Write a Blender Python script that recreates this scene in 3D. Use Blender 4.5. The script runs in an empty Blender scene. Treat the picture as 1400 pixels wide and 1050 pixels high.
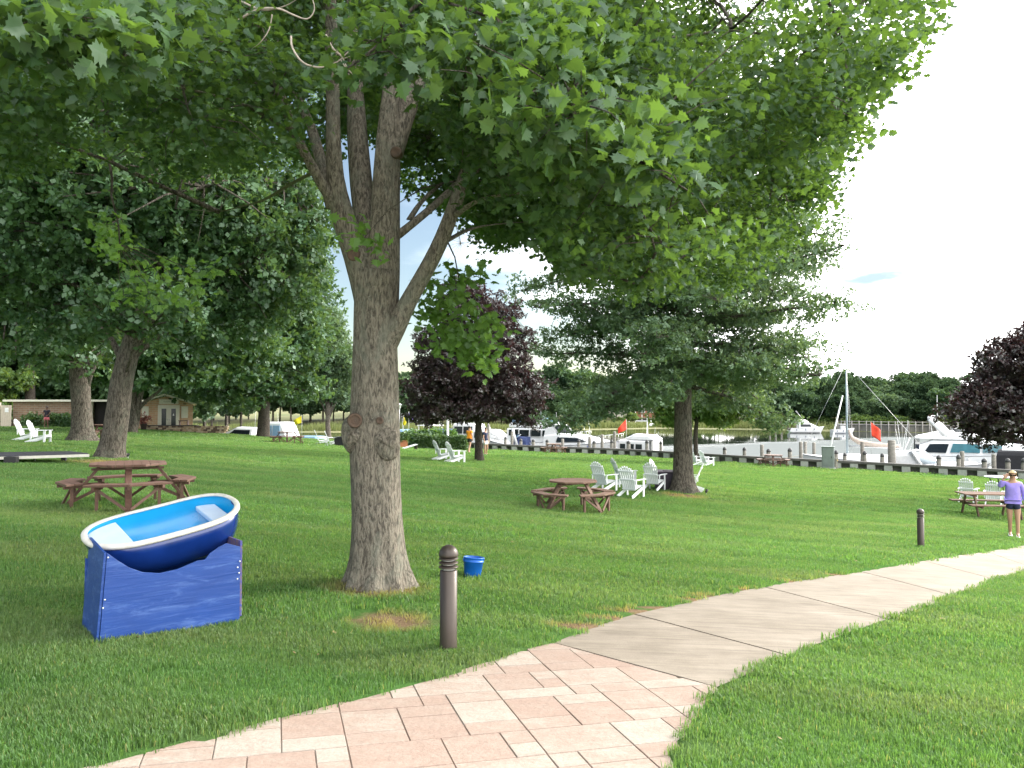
import bpy, bmesh, math, random
import numpy as np
from mathutils import Vector, Matrix, Quaternion, Euler
R = math.radians
PI = math.pi
SC = bpy.context.scene
COL = SC.collection
random.seed(7)
rng = np.random.default_rng(11)

# ------------------------------------------------------------------ camera
CZ = 2.0                      # eye height above the z origin
F = 1050.0                    # focal length in photo pixels (1400 wide)
PITCH = math.atan(31 / F)
cam_data = bpy.data.cameras.new('camera')
cam_data.sensor_width = 36
cam_data.lens = 36 * F / 1400
cam_data.clip_start = 0.05
cam_data.clip_end = 6000
cam = bpy.data.objects.new('camera', cam_data)
COL.objects.link(cam)
cam.location = (0, 0, CZ)
cam.rotation_euler = (R(90) + PITCH, 0, 0)
SC.camera = cam

# ------------------------------------------------------------------ sky, sun, exposure
SUN_EL, SUN_AZ = R(24), R(64)          # azimuth clockwise from +Y (towards +X, the right)
W = bpy.data.worlds.new('World')
SC.world = W
W.use_nodes = True
wn, wl = W.node_tree.nodes, W.node_tree.links
wn.clear()
wout = wn.new('ShaderNodeOutputWorld')
wbg = wn.new('ShaderNodeBackground')
wbg.inputs['Strength'].default_value = 0.055
sky = wn.new('ShaderNodeTexSky')
sky.sky_type = 'NISHITA'
sky.sun_disc = False
sky.sun_elevation = SUN_EL
sky.sun_rotation = SUN_AZ
sky.air_density = 1.1
sky.dust_density = 0.25
tc = wn.new('ShaderNodeTexCoord')
# cloud veil: thick to the right, thin and broken to the left; unseen cover behind added as front fill
mp = wn.new('ShaderNodeMapping'); mp.inputs['Scale'].default_value = (1.0, 1.0, 3.4)
no = wn.new('ShaderNodeTexNoise'); no.inputs['Scale'].default_value = 2.2; no.inputs['Detail'].default_value = 8; no.inputs['Roughness'].default_value = 0.55
wl.new(tc.outputs['Generated'], mp.inputs['Vector']); wl.new(mp.outputs['Vector'], no.inputs['Vector'])
dt = wn.new('ShaderNodeVectorMath'); dt.operation = 'DOT_PRODUCT'
dt.inputs[1].default_value = (1.0, -0.30, 0.20)
wl.new(tc.outputs['Generated'], dt.inputs[0])
ma = wn.new('ShaderNodeMath'); ma.operation = 'MULTIPLY_ADD'; ma.inputs[1].default_value = 1.15; 
wl.new(dt.outputs['Value'], ma.inputs[0]); wl.new(no.outputs['Fac'], ma.inputs[2])
rp = wn.new('ShaderNodeMapRange'); rp.interpolation_type = 'SMOOTHSTEP'
rp.inputs['From Min'].default_value = 0.16; rp.inputs['From Max'].default_value = 0.55
rp.inputs['To Min'].default_value = 0.02; rp.inputs['To Max'].default_value = 1.0
wl.new(ma.outputs[0], rp.inputs['Value'])
mx = wn.new('ShaderNodeMix'); mx.data_type = 'RGBA'
# clouds glow most around the hidden sun
ds = wn.new('ShaderNodeVectorMath'); ds.operation = 'DOT_PRODUCT'
ds.inputs[1].default_value = (math.sin(SUN_AZ) * math.cos(SUN_EL), math.cos(SUN_AZ) * math.cos(SUN_EL), math.sin(SUN_EL))
wl.new(tc.outputs['Generated'], ds.inputs[0])
cb = wn.new('ShaderNodeMapRange'); cb.inputs['From Min'].default_value = -0.5; cb.inputs['From Max'].default_value = 1.0
cb.inputs['To Min'].default_value = 17.0; cb.inputs['To Max'].default_value = 34.0
wl.new(ds.outputs['Value'], cb.inputs['Value']); wl.new(cb.outputs['Result'], mx.inputs['B'])
# where that cloud hangs, low on the right
gr_ = wn.new('ShaderNodeVectorMath'); gr_.operation = 'SUBTRACT'; gr_.inputs[1].default_value = (0.432, 0.894, 0.149)
wl.new(tc.outputs['Generated'], gr_.inputs[0])
gs_ = wn.new('ShaderNodeVectorMath'); gs_.operation = 'MULTIPLY'; gs_.inputs[1].default_value = (8, 4, 72)
wl.new(gr_.outputs[0], gs_.inputs[0])
gl_ = wn.new('ShaderNodeVectorMath'); gl_.operation = 'LENGTH'; wl.new(gs_.outputs[0], gl_.inputs[0])
gn_ = wn.new('ShaderNodeTexNoise'); gn_.inputs['Scale'].default_value = 16; gn_.inputs['Detail'].default_value = 4
wl.new(mp.outputs['Vector'], gn_.inputs['Vector'])
ga_ = wn.new('ShaderNodeMath'); ga_.operation = 'MULTIPLY_ADD'; ga_.inputs[1].default_value = 2.2; wl.new(gn_.outputs['Fac'], ga_.inputs[0]); wl.new(gl_.outputs['Value'], ga_.inputs[2])
gm_ = wn.new('ShaderNodeMapRange'); gm_.interpolation_type = 'SMOOTHSTEP'; gm_.inputs['From Min'].default_value = 1.0; gm_.inputs['From Max'].default_value = 2.4; gm_.inputs['To Min'].default_value = 0.0
wl.new(ga_.outputs[0], gm_.inputs['Value'])
wl.new(rp.outputs['Result'], mx.inputs['Factor'])
# a slim blue grey cloud in shadow
my = wn.new('ShaderNodeMix'); my.data_type = 'RGBA'; my.inputs['A'].default_value = (4.4, 5.6, 6.1, 1); wl.new(gm_.outputs['Result'], my.inputs['Factor'])
wl.new(sky.outputs['Color'], mx.inputs['A'])
wl.new(mx.outputs['Result'], my.inputs['B']); wl.new(my.outputs['Result'], wbg.inputs['Color']); wl.new(wbg.outputs['Background'], wout.inputs['Surface'])

sun_vec = Vector((math.sin(SUN_AZ) * math.cos(SUN_EL), math.cos(SUN_AZ) * math.cos(SUN_EL), math.sin(SUN_EL)))
sd = bpy.data.lights.new('sun', 'SUN')
sd.energy = 2.0
sd.angle = R(16)
sd.color = (1.0, 0.94, 0.84)
so = bpy.data.objects.new('sun', sd)
COL.objects.link(so)
so.location = (30, 20, 40)
so.rotation_euler = (-sun_vec).to_track_quat('-Z', 'Y').to_euler()

SC.view_settings.view_transform = 'Standard'
SC.view_settings.look = 'None'
SC.view_settings.gamma = 1
SC.view_settings.exposure = 1.62
SC.cycles.use_denoising = True
try: SC.cycles.denoiser = 'OPENIMAGEDENOISE'
except Exception: pass
SC.cycles.max_bounces = 8
SC.cycles.transparent_max_bounces = 8
SC.cycles.caustics_reflective = False
SC.cycles.caustics_refractive = False

# ------------------------------------------------------------------ the lie of the land
# ground heights relative to the eye, at known spots (x right, y forward)
GP = np.array([(-0.5, 6.1, -1.90), (8.8, 16.5, -3.0), (12, 18.4, -3.16), (-6.6, 13.3, -1.63), (-20.5, 33, -1.5),
 (-29, 63, -1.9), (1.6, 20, -2.68), (3.7, 24, -2.68), (-14.3, 49, -2.3), (-12, 52, -2.6), (-2.9, 36, -2.55),
 (15.4, 25, -3.55), (29, 43.5, -4.1), (15.3, 53, -3.85), (0, 63, -3.62), (8.5, 59.6, -3.75), (22, 49, -3.98),
 (0, 0, -1.72), (-4, 2, -1.68), (4, 2, -1.8), (8, 12, -2.6), (14, 10, -2.9), (-45, 40, -1.3), (-60, 75, -2.0),
 (30, 25, -4.0), (-30, 10, -1.2), (-24, 70, -2.75), (-15, -10, -1.6), (15, -8, -2.0), (40, 30, -4.3), (-95, 60, -1.6),
 (-1.6, 8, -1.86), (5.5, 9.5, -2.3), (-90, 100, -2.6), (50, 10, -4.3)])
def _phi(r2):
    return np.sqrt(r2 + 36.0)
_n = len(GP)
_A = _phi(((GP[:, None, :2] - GP[None, :, :2]) ** 2).sum(-1)) + np.eye(_n) * 0.6 * -1
_P = np.c_[np.ones(_n), GP[:, :2]]
_M = np.block([[_A, _P], [_P.T, np.zeros((3, 3))]])
_w = np.linalg.solve(_M, np.r_[GP[:, 2], 0, 0, 0])
def G(x, y):
    x = np.asarray(x, float); y = np.asarray(y, float)
    sh = x.shape
    p = np.c_[x.ravel(), y.ravel()]
    out = np.empty(len(p))
    for i in range(0, len(p), 100000):
        q = p[i:i + 100000]
        d2 = ((q[:, None, :] - GP[None, :, :2]) ** 2).sum(-1)
        out[i:i + 100000] = _phi(d2) @ _w[:_n] + _w[_n] + q @ _w[_n + 1:]
    return out.reshape(sh) + CZ
def g(x, y):
    return float(G(np.array([x]), np.array([y]))[0])
_cp, _sp = math.cos(PITCH), math.sin(PITCH)
def ray(px, py):
    u, v = (px - 700) / F, (525 - py) / F
    return Vector((u, _cp - v * _sp, _sp + v * _cp))
def at(px, py, d):
    """the point d metres ahead that the photo shows at that pixel"""
    r = ray(px, py)
    return Vector((0, 0, CZ)) + r * (d / r.y)
def gp(px, py, dmax=95):
    """where the lawn is met"""
    r = ray(px, py); r = r / r.y
    t = np.arange(2.0, dmax, 0.1)
    h = CZ + r.z * t - G(r.x * t, t)
    k = np.nonzero(h <= 0)[0]
    tt = t[k[0]] if len(k) else dmax
    for _ in range(1):
        if len(k) and k[0] > 0:
            a, b = h[k[0] - 1], h[k[0]]
            tt = t[k[0] - 1] + 0.1 * a / (a - b)
    return Vector((r.x * tt, tt, g(r.x * tt, tt)))
def on(px, d):
    """on the lawn, at distance d, in that pixel column"""
    x = (px - 700) / F * d
    return Vector((x, d, g(x, d)))
def proj(p):
    """numpy (n,3) -> pixels"""
    q = np.asarray(p) - np.array([0, 0, CZ])
    dep = q[:, 1] * _cp + q[:, 2] * _sp
    up = -q[:, 1] * _sp + q[:, 2] * _cp
    dep = np.where(dep < 0.05, 0.05, dep)
    return 700 + F * q[:, 0] / dep, 525 - F * up / dep, dep
WATER = CZ - 5.0

# ------------------------------------------------------------------ materials
MATS = {}
def nodes_of(name):
    m = bpy.data.materials.new(name)
    m.use_nodes = True
    n = m.node_tree.nodes
    b = n.get('Principled BSDF')
    return m, n, m.node_tree.links, b
def mat(name, col, rough=0.6, var=0.15, scale=8.0, bump=0.0, bscale=60.0, metal=0.0, stretch=(1, 1, 1), spec=0.5, col2=None, coat=0.0, dirt=0.0):
    if name in MATS: return MATS[name]
    m, n, l, b = nodes_of(name)
    b.inputs['Roughness'].default_value = rough
    b.inputs['Metallic'].default_value = metal
    b.inputs['Specular IOR Level'].default_value = spec
    b.inputs['Coat Weight'].default_value = coat
    t = n.new('ShaderNodeTexCoord')
    mp = n.new('ShaderNodeMapping'); mp.inputs['Scale'].default_value = stretch
    l.new(t.outputs['Object'], mp.inputs['Vector'])
    no = n.new('ShaderNodeTexNoise'); no.inputs['Scale'].default_value = scale; no.inputs['Detail'].default_value = 6; no.inputs['Roughness'].default_value = 0.6
    l.new(mp.outputs['Vector'], no.inputs['Vector'])
    mr = n.new('ShaderNodeMapRange'); mr.inputs['From Min'].default_value = 0.32; mr.inputs['From Max'].default_value = 0.68
    l.new(no.outputs['Fac'], mr.inputs['Value'])
    mx = n.new('ShaderNodeMix'); mx.data_type = 'RGBA'
    c2 = col2 if col2 else tuple(min(1, c * (1 + var)) for c in col)
    c1 = col if col2 else tuple(c * (1 - var) for c in col)
    mx.inputs['A'].default_value = (*c1, 1); mx.inputs['B'].default_value = (*c2, 1)
    l.new(mr.outputs['Result'], mx.inputs['Factor'])
    l.new(mx.outputs['Result'], b.inputs['Base Color'])
    mr2 = n.new('ShaderNodeMapRange'); mr2.inputs['To Min'].default_value = max(0.02, rough - 0.1); mr2.inputs['To Max'].default_value = min(1, rough + 0.12)
    l.new(no.outputs['Fac'], mr2.inputs['Value']); l.new(mr2.outputs['Result'], b.inputs['Roughness'])
    if bump:
        n2 = n.new('ShaderNodeTexNoise'); n2.inputs['Scale'].default_value = bscale; n2.inputs['Detail'].default_value = 5
        l.new(mp.outputs['Vector'], n2.inputs['Vector'])
        bp = n.new('ShaderNodeBump'); bp.inputs['Strength'].default_value = bump; bp.inputs['Distance'].default_value = 0.01
        l.new(n2.outputs['Fac'], bp.inputs['Height']); l.new(bp.outputs['Normal'], b.inputs['Normal'])
    MATS[name] = m
    return m
def leaf_mat(name, dark, light, trans=(0.25, 0.45, 0.04), tw=0.35, gloss=0.08):
    if name in MATS: return MATS[name]
    m, n, l, b = nodes_of(name)
    n.remove(b)
    out = n.get('Material Output')
    a = n.new('ShaderNodeAttribute'); a.attribute_name = 'tint'
    mx = n.new('ShaderNodeMix'); mx.data_type = 'RGBA'
    mx.inputs['A'].default_value = (*dark, 1); mx.inputs['B'].default_value = (*light, 1)
    mx.clamp_factor = False
    l.new(a.outputs['Fac'], mx.inputs['Factor'])
    df = n.new('ShaderNodeBsdfDiffuse'); l.new(mx.outputs['Result'], df.inputs['Color'])
    tr = n.new('ShaderNodeBsdfTranslucent'); 
    mt = n.new('ShaderNodeMix'); mt.data_type = 'RGBA'
    mt.inputs['A'].default_value = (*[c * 0.55 for c in trans], 1); mt.inputs['B'].default_value = (*trans, 1)
    mt.clamp_factor = False
    l.new(a.outputs['Fac'], mt.inputs['Factor']); l.new(mt.outputs['Result'], tr.inputs['Color'])
    s1 = n.new('ShaderNodeMixShader'); s1.inputs[0].default_value = tw
    l.new(df.outputs[0], s1.inputs[1]); l.new(tr.outputs[0], s1.inputs[2])
    gl = n.new('ShaderNodeBsdfGlossy'); gl.inputs['Roughness'].default_value = 0.5
    gl.inputs['Color'].default_value = (0.8, 0.9, 0.85, 1)
    s2 = n.new('ShaderNodeMixShader'); s2.inputs[0].default_value = gloss
    l.new(s1.outputs[0], s2.inputs[1]); l.new(gl.outputs[0], s2.inputs[2])
    l.new(s2.outputs[0], out.inputs['Surface'])
    MATS[name] = m
    return m
def glass_mat(name, col=(0.012, 0.017, 0.02), rough=0.12):
    return mat(name, col, rough=rough, var=0.2, spec=0.35)

# ------------------------------------------------------------------ mesh building
def tag(o, label=None, cat=None, group=None, kind=None):
    if label: o['label'] = label
    if cat: o['category'] = cat
    if group: o['group'] = group
    if kind: o['kind'] = kind
    return o
def thing(name, label, cat, loc=(0, 0, 0), rz=0.0, group=None):
    o = bpy.data.objects.new(name, None)
    COL.objects.link(o)
    o.location = loc
    o.rotation_euler = (0, 0, rz)
    o.empty_display_size = 0.2
    return tag(o, label, cat, group)
def obj(name, me, m, parent=None):
    o = bpy.data.objects.new(name, me)
    COL.objects.link(o)
    for x in (m if isinstance(m, (list, tuple)) else [m]):
        me.materials.append(x)
    if parent: o.parent = parent
    return o
class MB:
    def __init__(s): s.v, s.f, s.sm, s.mi = [], [], [], []
    def add(s, vs, fs, smooth=False, mi=0):
        b = len(s.v)
        s.v += [tuple(v) for v in vs]
        s.f += [tuple(i + b for i in f) for f in fs]
        s.sm += [smooth] * len(fs); s.mi += [mi] * len(fs)
        return s
    def box(s, c, d, rot=None, mi=0):
        x, y, z = d[0] / 2, d[1] / 2, d[2] / 2
        vs = [Vector((a, b, e)) for a in (-x, x) for b in (-y, y) for e in (-z, z)]
        if rot is not None:
            q = rot if isinstance(rot, (Matrix, Quaternion)) else Euler(rot).to_matrix()
            vs = [q @ v for v in vs]
        c = Vector(c)
        return s.add([v + c for v in vs], [(0, 1, 3, 2), (4, 6, 7, 5), (0, 4, 5, 1), (2, 3, 7, 6), (0, 2, 6, 4), (1, 5, 7, 3)], mi=mi)
    def beam(s, p0, p1, w, h, up=(0, 0, 1), mi=0):
        p0, p1 = Vector(p0), Vector(p1)
        d = p1 - p0
        L = d.length; d.normalize()
        u = Vector(up)
        r = d.cross(u)
        if r.length < 1e-4: r = d.cross(Vector((1, 0, 0)))
        r.normalize(); u = r.cross(d)
        M = Matrix((r, d, u)).transposed()
        return s.box((p0 + p1) / 2, (w, L, h), M, mi)
    def tube(s, pts, rad, n=8, cap=True, mi=0):
        pts = [Vector(p) for p in pts]
        if not isinstance(rad, (list, tuple, np.ndarray)): rad = [rad] * len(pts)
        vs, fs = [], []
        prev = None
        for i, p in enumerate(pts):
            d = (pts[min(i + 1, len(pts) - 1)] - pts[max(i - 1, 0)])
            if d.length < 1e-9: d = Vector((0, 0, 1))
            d.normalize()
            if prev is None:
                a = d.cross(Vector((0.3, 0.9, 0.1)))
                if a.length < 0.05: a = d.cross(Vector((1, 0, 0)))
            else:
                a = prev - d * prev.dot(d)
            a.normalize(); prev = a
            b = d.cross(a)
            for k in range(n):
                t = 2 * PI * k / n
                vs.append(p + (a * math.cos(t) + b * math.sin(t)) * rad[i])
        for i in range(len(pts) - 1):
            for k in range(n):
                k2 = (k + 1) % n
                fs.append((i * n + k, i * n + k2, (i + 1) * n + k2, (i + 1) * n + k))
        if cap:
            fs.append(tuple(range(n - 1, -1, -1)))
            fs.append(tuple((len(pts) - 1) * n + k for k in range(n)))
        return s.add(vs, fs, True, mi)
    def lathe(s, prof, n=24, c=(0, 0, 0), M=None, mi=0, cap=True, smooth=True):
        vs, fs = [], []
        for r, z in prof:
            for k in range(n):
                t = 2 * PI * k / n
                v = Vector((r * math.cos(t), r * math.sin(t), z))
                if M is not None: v = M @ v
                vs.append(v + Vector(c))
        for i in range(len(prof) - 1):
            for k in range(n):
                k2 = (k + 1) % n
                fs.append((i * n + k, i * n + k2, (i + 1) * n + k2, (i + 1) * n + k))
        if cap:
            fs.append(tuple(range(n - 1, -1, -1))); fs.append(tuple((len(prof) - 1) * n + k for k in range(n)))
        return s.add(vs, fs, smooth, mi)
    def prism(s, poly, z0, z1, M=None, mi=0):
        n = len(poly)
        vs = [Vector((x, y, z0)) for x, y in poly] + [Vector((x, y, z1)) for x, y in poly]
        if M is not None: vs = [M @ v for v in vs]
        fs = [tuple(range(n - 1, -1, -1)), tuple(range(n, 2 * n))]
        fs += [(i, (i + 1) % n, n + (i + 1) % n, n + i) for i in range(n)]
        return s.add(vs, fs, mi=mi)
    def loft(s, rings, closed=True, cap=True, smooth=True, mi=0):
        n = len(rings[0])
        vs = [v for r in rings for v in r]
        fs = []
        for i in range(len(rings) - 1):
            for k in range(n if closed else n - 1):
                k2 = (k + 1) % n
                fs.append((i * n + k, i * n + k2, (i + 1) * n + k2, (i + 1) * n + k))
        if cap:
            fs.append(tuple(range(n - 1, -1, -1))); fs.append(tuple((len(rings) - 1) * n + k for k in range(n)))
        return s.add(vs, fs, smooth, mi)
    def mesh(s, name='m'):
        me = bpy.data.meshes.new(name)
        me.from_pydata(s.v, [], s.f)
        me.polygons.foreach_set('use_smooth', s.sm)
        me.polygons.foreach_set('material_index', s.mi)
        me.update()
        bm = bmesh.new(); bm.from_mesh(me)
        bmesh.ops.recalc_face_normals(bm, faces=bm.faces)
        bm.to_mesh(me); bm.free()
        return me
    def build(s, name, m, parent=None, bevel=0.0, seg=2):
        o = obj(name, s.mesh(name), m, parent)
        if bevel:
            b = o.modifiers.new('bevel', 'BEVEL'); b.width = bevel; b.segments = seg; b.limit_method = 'ANGLE'; b.angle_limit = R(40)
            b.harden_normals = False
        return o
def copy_tree(o, parent=None):
    c = o.copy(); COL.objects.link(c)
    if parent is not None: c.parent = parent
    for ch in list(o.children): copy_tree(ch, c)
    return c
def place(o, loc, rz=0.0, label=None, scale=None):
    o.location = loc; o.rotation_euler = (0, 0, rz)
    if scale: o.scale = (scale,) * 3
    if label: o['label'] = label
    return o
def fast_mesh(name, verts, faces, tint=None, smooth=False):
    """verts (n,3), faces (m,k) all of one size"""
    me = bpy.data.meshes.new(name)
    m, k = faces.shape
    me.vertices.add(len(verts)); me.vertices.foreach_set('co', np.ascontiguousarray(verts, np.float32).ravel())
    me.loops.add(m * k); me.loops.foreach_set('vertex_index', np.ascontiguousarray(faces, np.int32).ravel())
    me.polygons.add(m)
    me.polygons.foreach_set('loop_start', np.arange(0, m * k, k, dtype=np.int32))
    me.polygons.foreach_set('use_smooth', np.full(m, smooth))
    if tint is not None:
        a = me.attributes.new('tint', 'FLOAT', 'FACE'); a.data.foreach_set('value', np.ascontiguousarray(tint, np.float32))
    me.update(calc_edges=True)
    me.validate()
    return me
# ================================================================== SETTING: lawn, paving, footpath, water, far bank
EDGE_UP = [(100, 1049), (270, 1010), (420, 968), (540, 940), (640, 912), (700, 891), (760, 874), (850, 843), (940, 821), (1060, 798), (1180, 780), (1250, 768), (1320, 757), (1400, 745)]
EDGE_LO = [(920, 1050), (929, 1022), (953, 976), (985, 938), (1022, 921), (1080, 899), (1140, 873), (1200, 853), (1270, 827), (1330, 804), (1400, 781)]
def curve(pts, n):
    p = np.array(pts); 
    s = np.r_[0, np.cumsum(np.hypot(*np.diff(p, axis=0).T))]
    # smooth: catmull-rom through the points
    out = []
    for t in np.linspace(0, s[-1], n):
        i = int(np.clip(np.searchsorted(s, t) - 1, 0, len(p) - 2))
        u = (t - s[i]) / (s[i + 1] - s[i])
        p0, p1, p2, p3 = p[max(i - 1, 0)], p[i], p[i + 1], p[min(i + 2, len(p) - 1)]
        out.append(0.5 * ((2 * p1) + (-p0 + p2) * u + (2 * p0 - 5 * p1 + 4 * p2 - p3) * u * u + (-p0 + 3 * p1 - 3 * p2 + p3) * u ** 3))
    return np.array(out)
def to_world(pts): return [tuple(gp(*p).xy) for p in pts]
up_w = to_world(EDGE_UP); lo_w = to_world(EDGE_LO)
# carry both edges on past the frame
d0 = np.array(up_w[0]) - np.array(up_w[1]); d0 /= np.linalg.norm(d0)
up_w = [tuple(np.array(up_w[0]) + d0 * k) for k in (6, 4, 2)] + up_w
d1 = np.array(up_w[-1]) - np.array(up_w[-2]); d1 /= np.linalg.norm(d1)
up_w += [tuple(np.array(up_w[-1]) + d1 * k + np.array([0, 0.02]) * k * k) for k in (3, 6, 10, 16)]
d2 = np.array(lo_w[-1]) - np.array(lo_w[-2]); d2 /= np.linalg.norm(d2)
lo_w = [(lo_w[0][0] - 0.03, -3.0), (lo_w[0][0] - 0.03, 0.0), (lo_w[0][0] - 0.02, 2.0)] + lo_w + [tuple(np.array(lo_w[-1]) + d2 * k + np.array([0, 0.02]) * k * k) for k in (3, 6, 9.5, 15.5)]
UP = curve(up_w, 170); LO = curve(lo_w, 150)
JA, JB = np.array(gp(757, 877).xy), np.array(gp(986, 939).xy)     # joint between the pavers and the concrete

def side_of(curve_pts, p):
    """signed distance of points p (n,2) to a polyline; positive on its right"""
    a = curve_pts[:-1]; b = curve_pts[1:]
    ab = b - a; L2 = (ab ** 2).sum(1)
    best = np.full(len(p), 1e9); sg = np.zeros(len(p))
    for i in range(len(a)):
        t = np.clip(((p - a[i]) @ ab[i]) / L2[i], 0, 1)
        q = a[i] + t[:, None] * ab[i]
        dd = np.hypot(*(p - q).T)
        cr = ab[i, 0] * (p[:, 1] - a[i, 1]) - ab[i, 1] * (p[:, 0] - a[i, 0])
        k = dd < best - 1e-9
        best[k] = dd[k]; sg[k] = np.where(cr[k] > 0, -1, 1)
    return best * sg
def path_sd(p):
    """>0 inside the paved area: right of UP and left of LO"""
    return np.minimum(side_of(UP, p), -side_of(LO, p))

BULK = [(-110, 112), (-45, 90), (-25, 80), (-10, 71), (0, 63), (8.5, 59.6), (15.3, 53), (22, 49), (29, 43.5), (40, 34), (62, 14)]
BX = np.array([b[0] for b in BULK]); BY = np.array([b[1] for b in BULK])
def bulk_y(x): return np.interp(x, BX, BY)

def grass_group():
    t = bpy.data.node_groups.new('grass_colour', 'ShaderNodeTree')
    t.interface.new_socket('Color', in_out='OUTPUT', socket_type='NodeSocketColor')
    t.interface.new_socket('Wear', in_out='OUTPUT', socket_type='NodeSocketFloat')
    n, l = t.nodes, t.links
    o = n.new('NodeGroupOutput')
    ge = n.new('ShaderNodeNewGeometry')
    def noise(scale, stretch=(1, 1, 1), det=4, rough=.55):
        m = n.new('ShaderNodeMapping'); m.inputs['Scale'].default_value = stretch
        l.new(ge.outputs['Position'], m.inputs['Vector'])
        x = n.new('ShaderNodeTexNoise'); x.inputs['Scale'].default_value = scale; x.inputs['Detail'].default_value = det; x.inputs['Roughness'].default_value = rough
        l.new(m.outputs['Vector'], x.inputs['Vector'])
        return x.outputs['Fac']
    def rng_(v, a, b, c=0.0, d=1.0):
        r = n.new('ShaderNodeMapRange'); r.inputs['From Min'].default_value = a; r.inputs['From Max'].default_value = b
        r.inputs['To Min'].default_value = c; r.inputs['To Max'].default_value = d
        l.new(v, r.inputs['Value']); return r.outputs['Result']
    def mix(f, a, b):
        x = n.new('ShaderNodeMix'); x.data_type = 'RGBA'
        if isinstance(f, (int, float)): x.inputs['Factor'].default_value = f
        else: l.new(f, x.inputs['Factor'])
        for s, v in (('A', a), ('B', b)):
            if isinstance(v, tuple): x.inputs[s].default_value = (*v, 1)
            else: l.new(v, x.inputs[s])
        return x.outputs['Result']
    big = rng_(noise(0.16, (0.6, 1.2, 1)), .35, .65)
    mid = rng_(noise(1.1, (0.5, 1.4, 1), 5), .34, .66)
    fine = rng_(noise(9, det=3), .3, .7)
    c = mix(big, LAWN_A, LAWN_B)
    c = mix(rng_(noise(0.75, (0.35, 1.5, 1), 5), .46, .70, 0, .75), c, LAWN_C)      # paler, drier streaks
    m1 = mix(mid, c, LAWN_D); c = mix(.35, c, m1)
    m2 = mix(fine, c, LAWN_A); c = mix(.3, c, m2)
    # faint mower passes
    ms = n.new('ShaderNodeSeparateXYZ'); l.new(ge.outputs['Position'], ms.inputs[0])
    m_a = n.new('ShaderNodeMath'); m_a.operation = 'MULTIPLY_ADD'; m_a.inputs[1].default_value = .32; l.new(ms.outputs['X'], m_a.inputs[0]); l.new(ms.outputs['Y'], m_a.inputs[2])
    m_b = n.new('ShaderNodeMath'); m_b.operation = 'MULTIPLY'; m_b.inputs[1].default_value = 3.1; l.new(m_a.outputs[0], m_b.inputs[0])
    m_c = n.new('ShaderNodeMath'); m_c.operation = 'SINE'; l.new(m_b.outputs[0], m_c.inputs[0])
    mw = rng_(m_c.outputs[0], -.6, .6, .94, 1.05)
    mm_ = n.new('ShaderNodeMix'); mm_.data_type = 'RGBA'; mm_.blend_type = 'MULTIPLY'; mm_.inputs['Factor'].default_value = 1
    l.new(c, mm_.inputs['A']); l.new(mw, mm_.inputs['B']); c = mm_.outputs['Result']
    # worn spots: centre, radius x, radius y
    wear = None
    for (x, y, rx, ry) in WEAR:
        s = n.new('ShaderNodeVectorMath'); s.operation = 'SUBTRACT'; s.inputs[1].default_value = (x, y, 0)
        l.new(ge.outputs['Position'], s.inputs[0])
        k = n.new('ShaderNodeVectorMath'); k.operation = 'MULTIPLY'; k.inputs[1].default_value = (1 / rx, 1 / ry, 0)
        l.new(s.outputs[0], k.inputs[0])
        le = n.new('ShaderNodeVectorMath'); le.operation = 'LENGTH'; l.new(k.outputs[0], le.inputs[0])
        ad = n.new('ShaderNodeMath'); ad.operation = 'MULTIPLY_ADD'; ad.inputs[1].default_value = 1.3
        l.new(noise(4.5, det=5, rough=.7), ad.inputs[0]); l.new(le.outputs['Value'], ad.inputs[2])
        w = rng_(ad.outputs[0], 1.65, 1.05)
        if wear is None: wear = w
        else:
            mm = n.new('ShaderNodeMath'); mm.operation = 'MAXIMUM'; l.new(wear, mm.inputs[0]); l.new(w, mm.inputs[1]); wear = mm.outputs[0]
    l.new(c, o.inputs['Color']); l.new(wear, o.inputs['Wear'])
    return t
LAWN_A = (0.062, 0.142, 0.036); LAWN_B = (0.092, 0.188, 0.050); LAWN_C = (0.160, 0.208, 0.086); LAWN_D = (0.110, 0.202, 0.060)
w1 = gp(535, 850); w2 = gp(800, 857); w3 = gp(512, 806); w4 = gp(880, 836); w5 = gp(150, 632); w6 = gp(934, 678); w7 = gp(990, 815)
WEAR = [(w1.x, w1.y, .42, .42), (w2.x, w2.y, .42, .16), (w3.x, w3.y + .05, .62, .55), (w4.x, w4.y, .5, .13), (w5.x, w5.y, 1.5, 1.2), (w6.x, w6.y, .9, .8), (w7.x, w7.y - .03, .6, .12)] + [(q.x, q.y, .38, .10) for q in (gp(px_, py_) for px_, py_ in ((790, 856), (835, 845), (905, 831), (955, 820), (1030, 806), (1090, 795), (1150, 786)))]
GG = grass_group()

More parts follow.
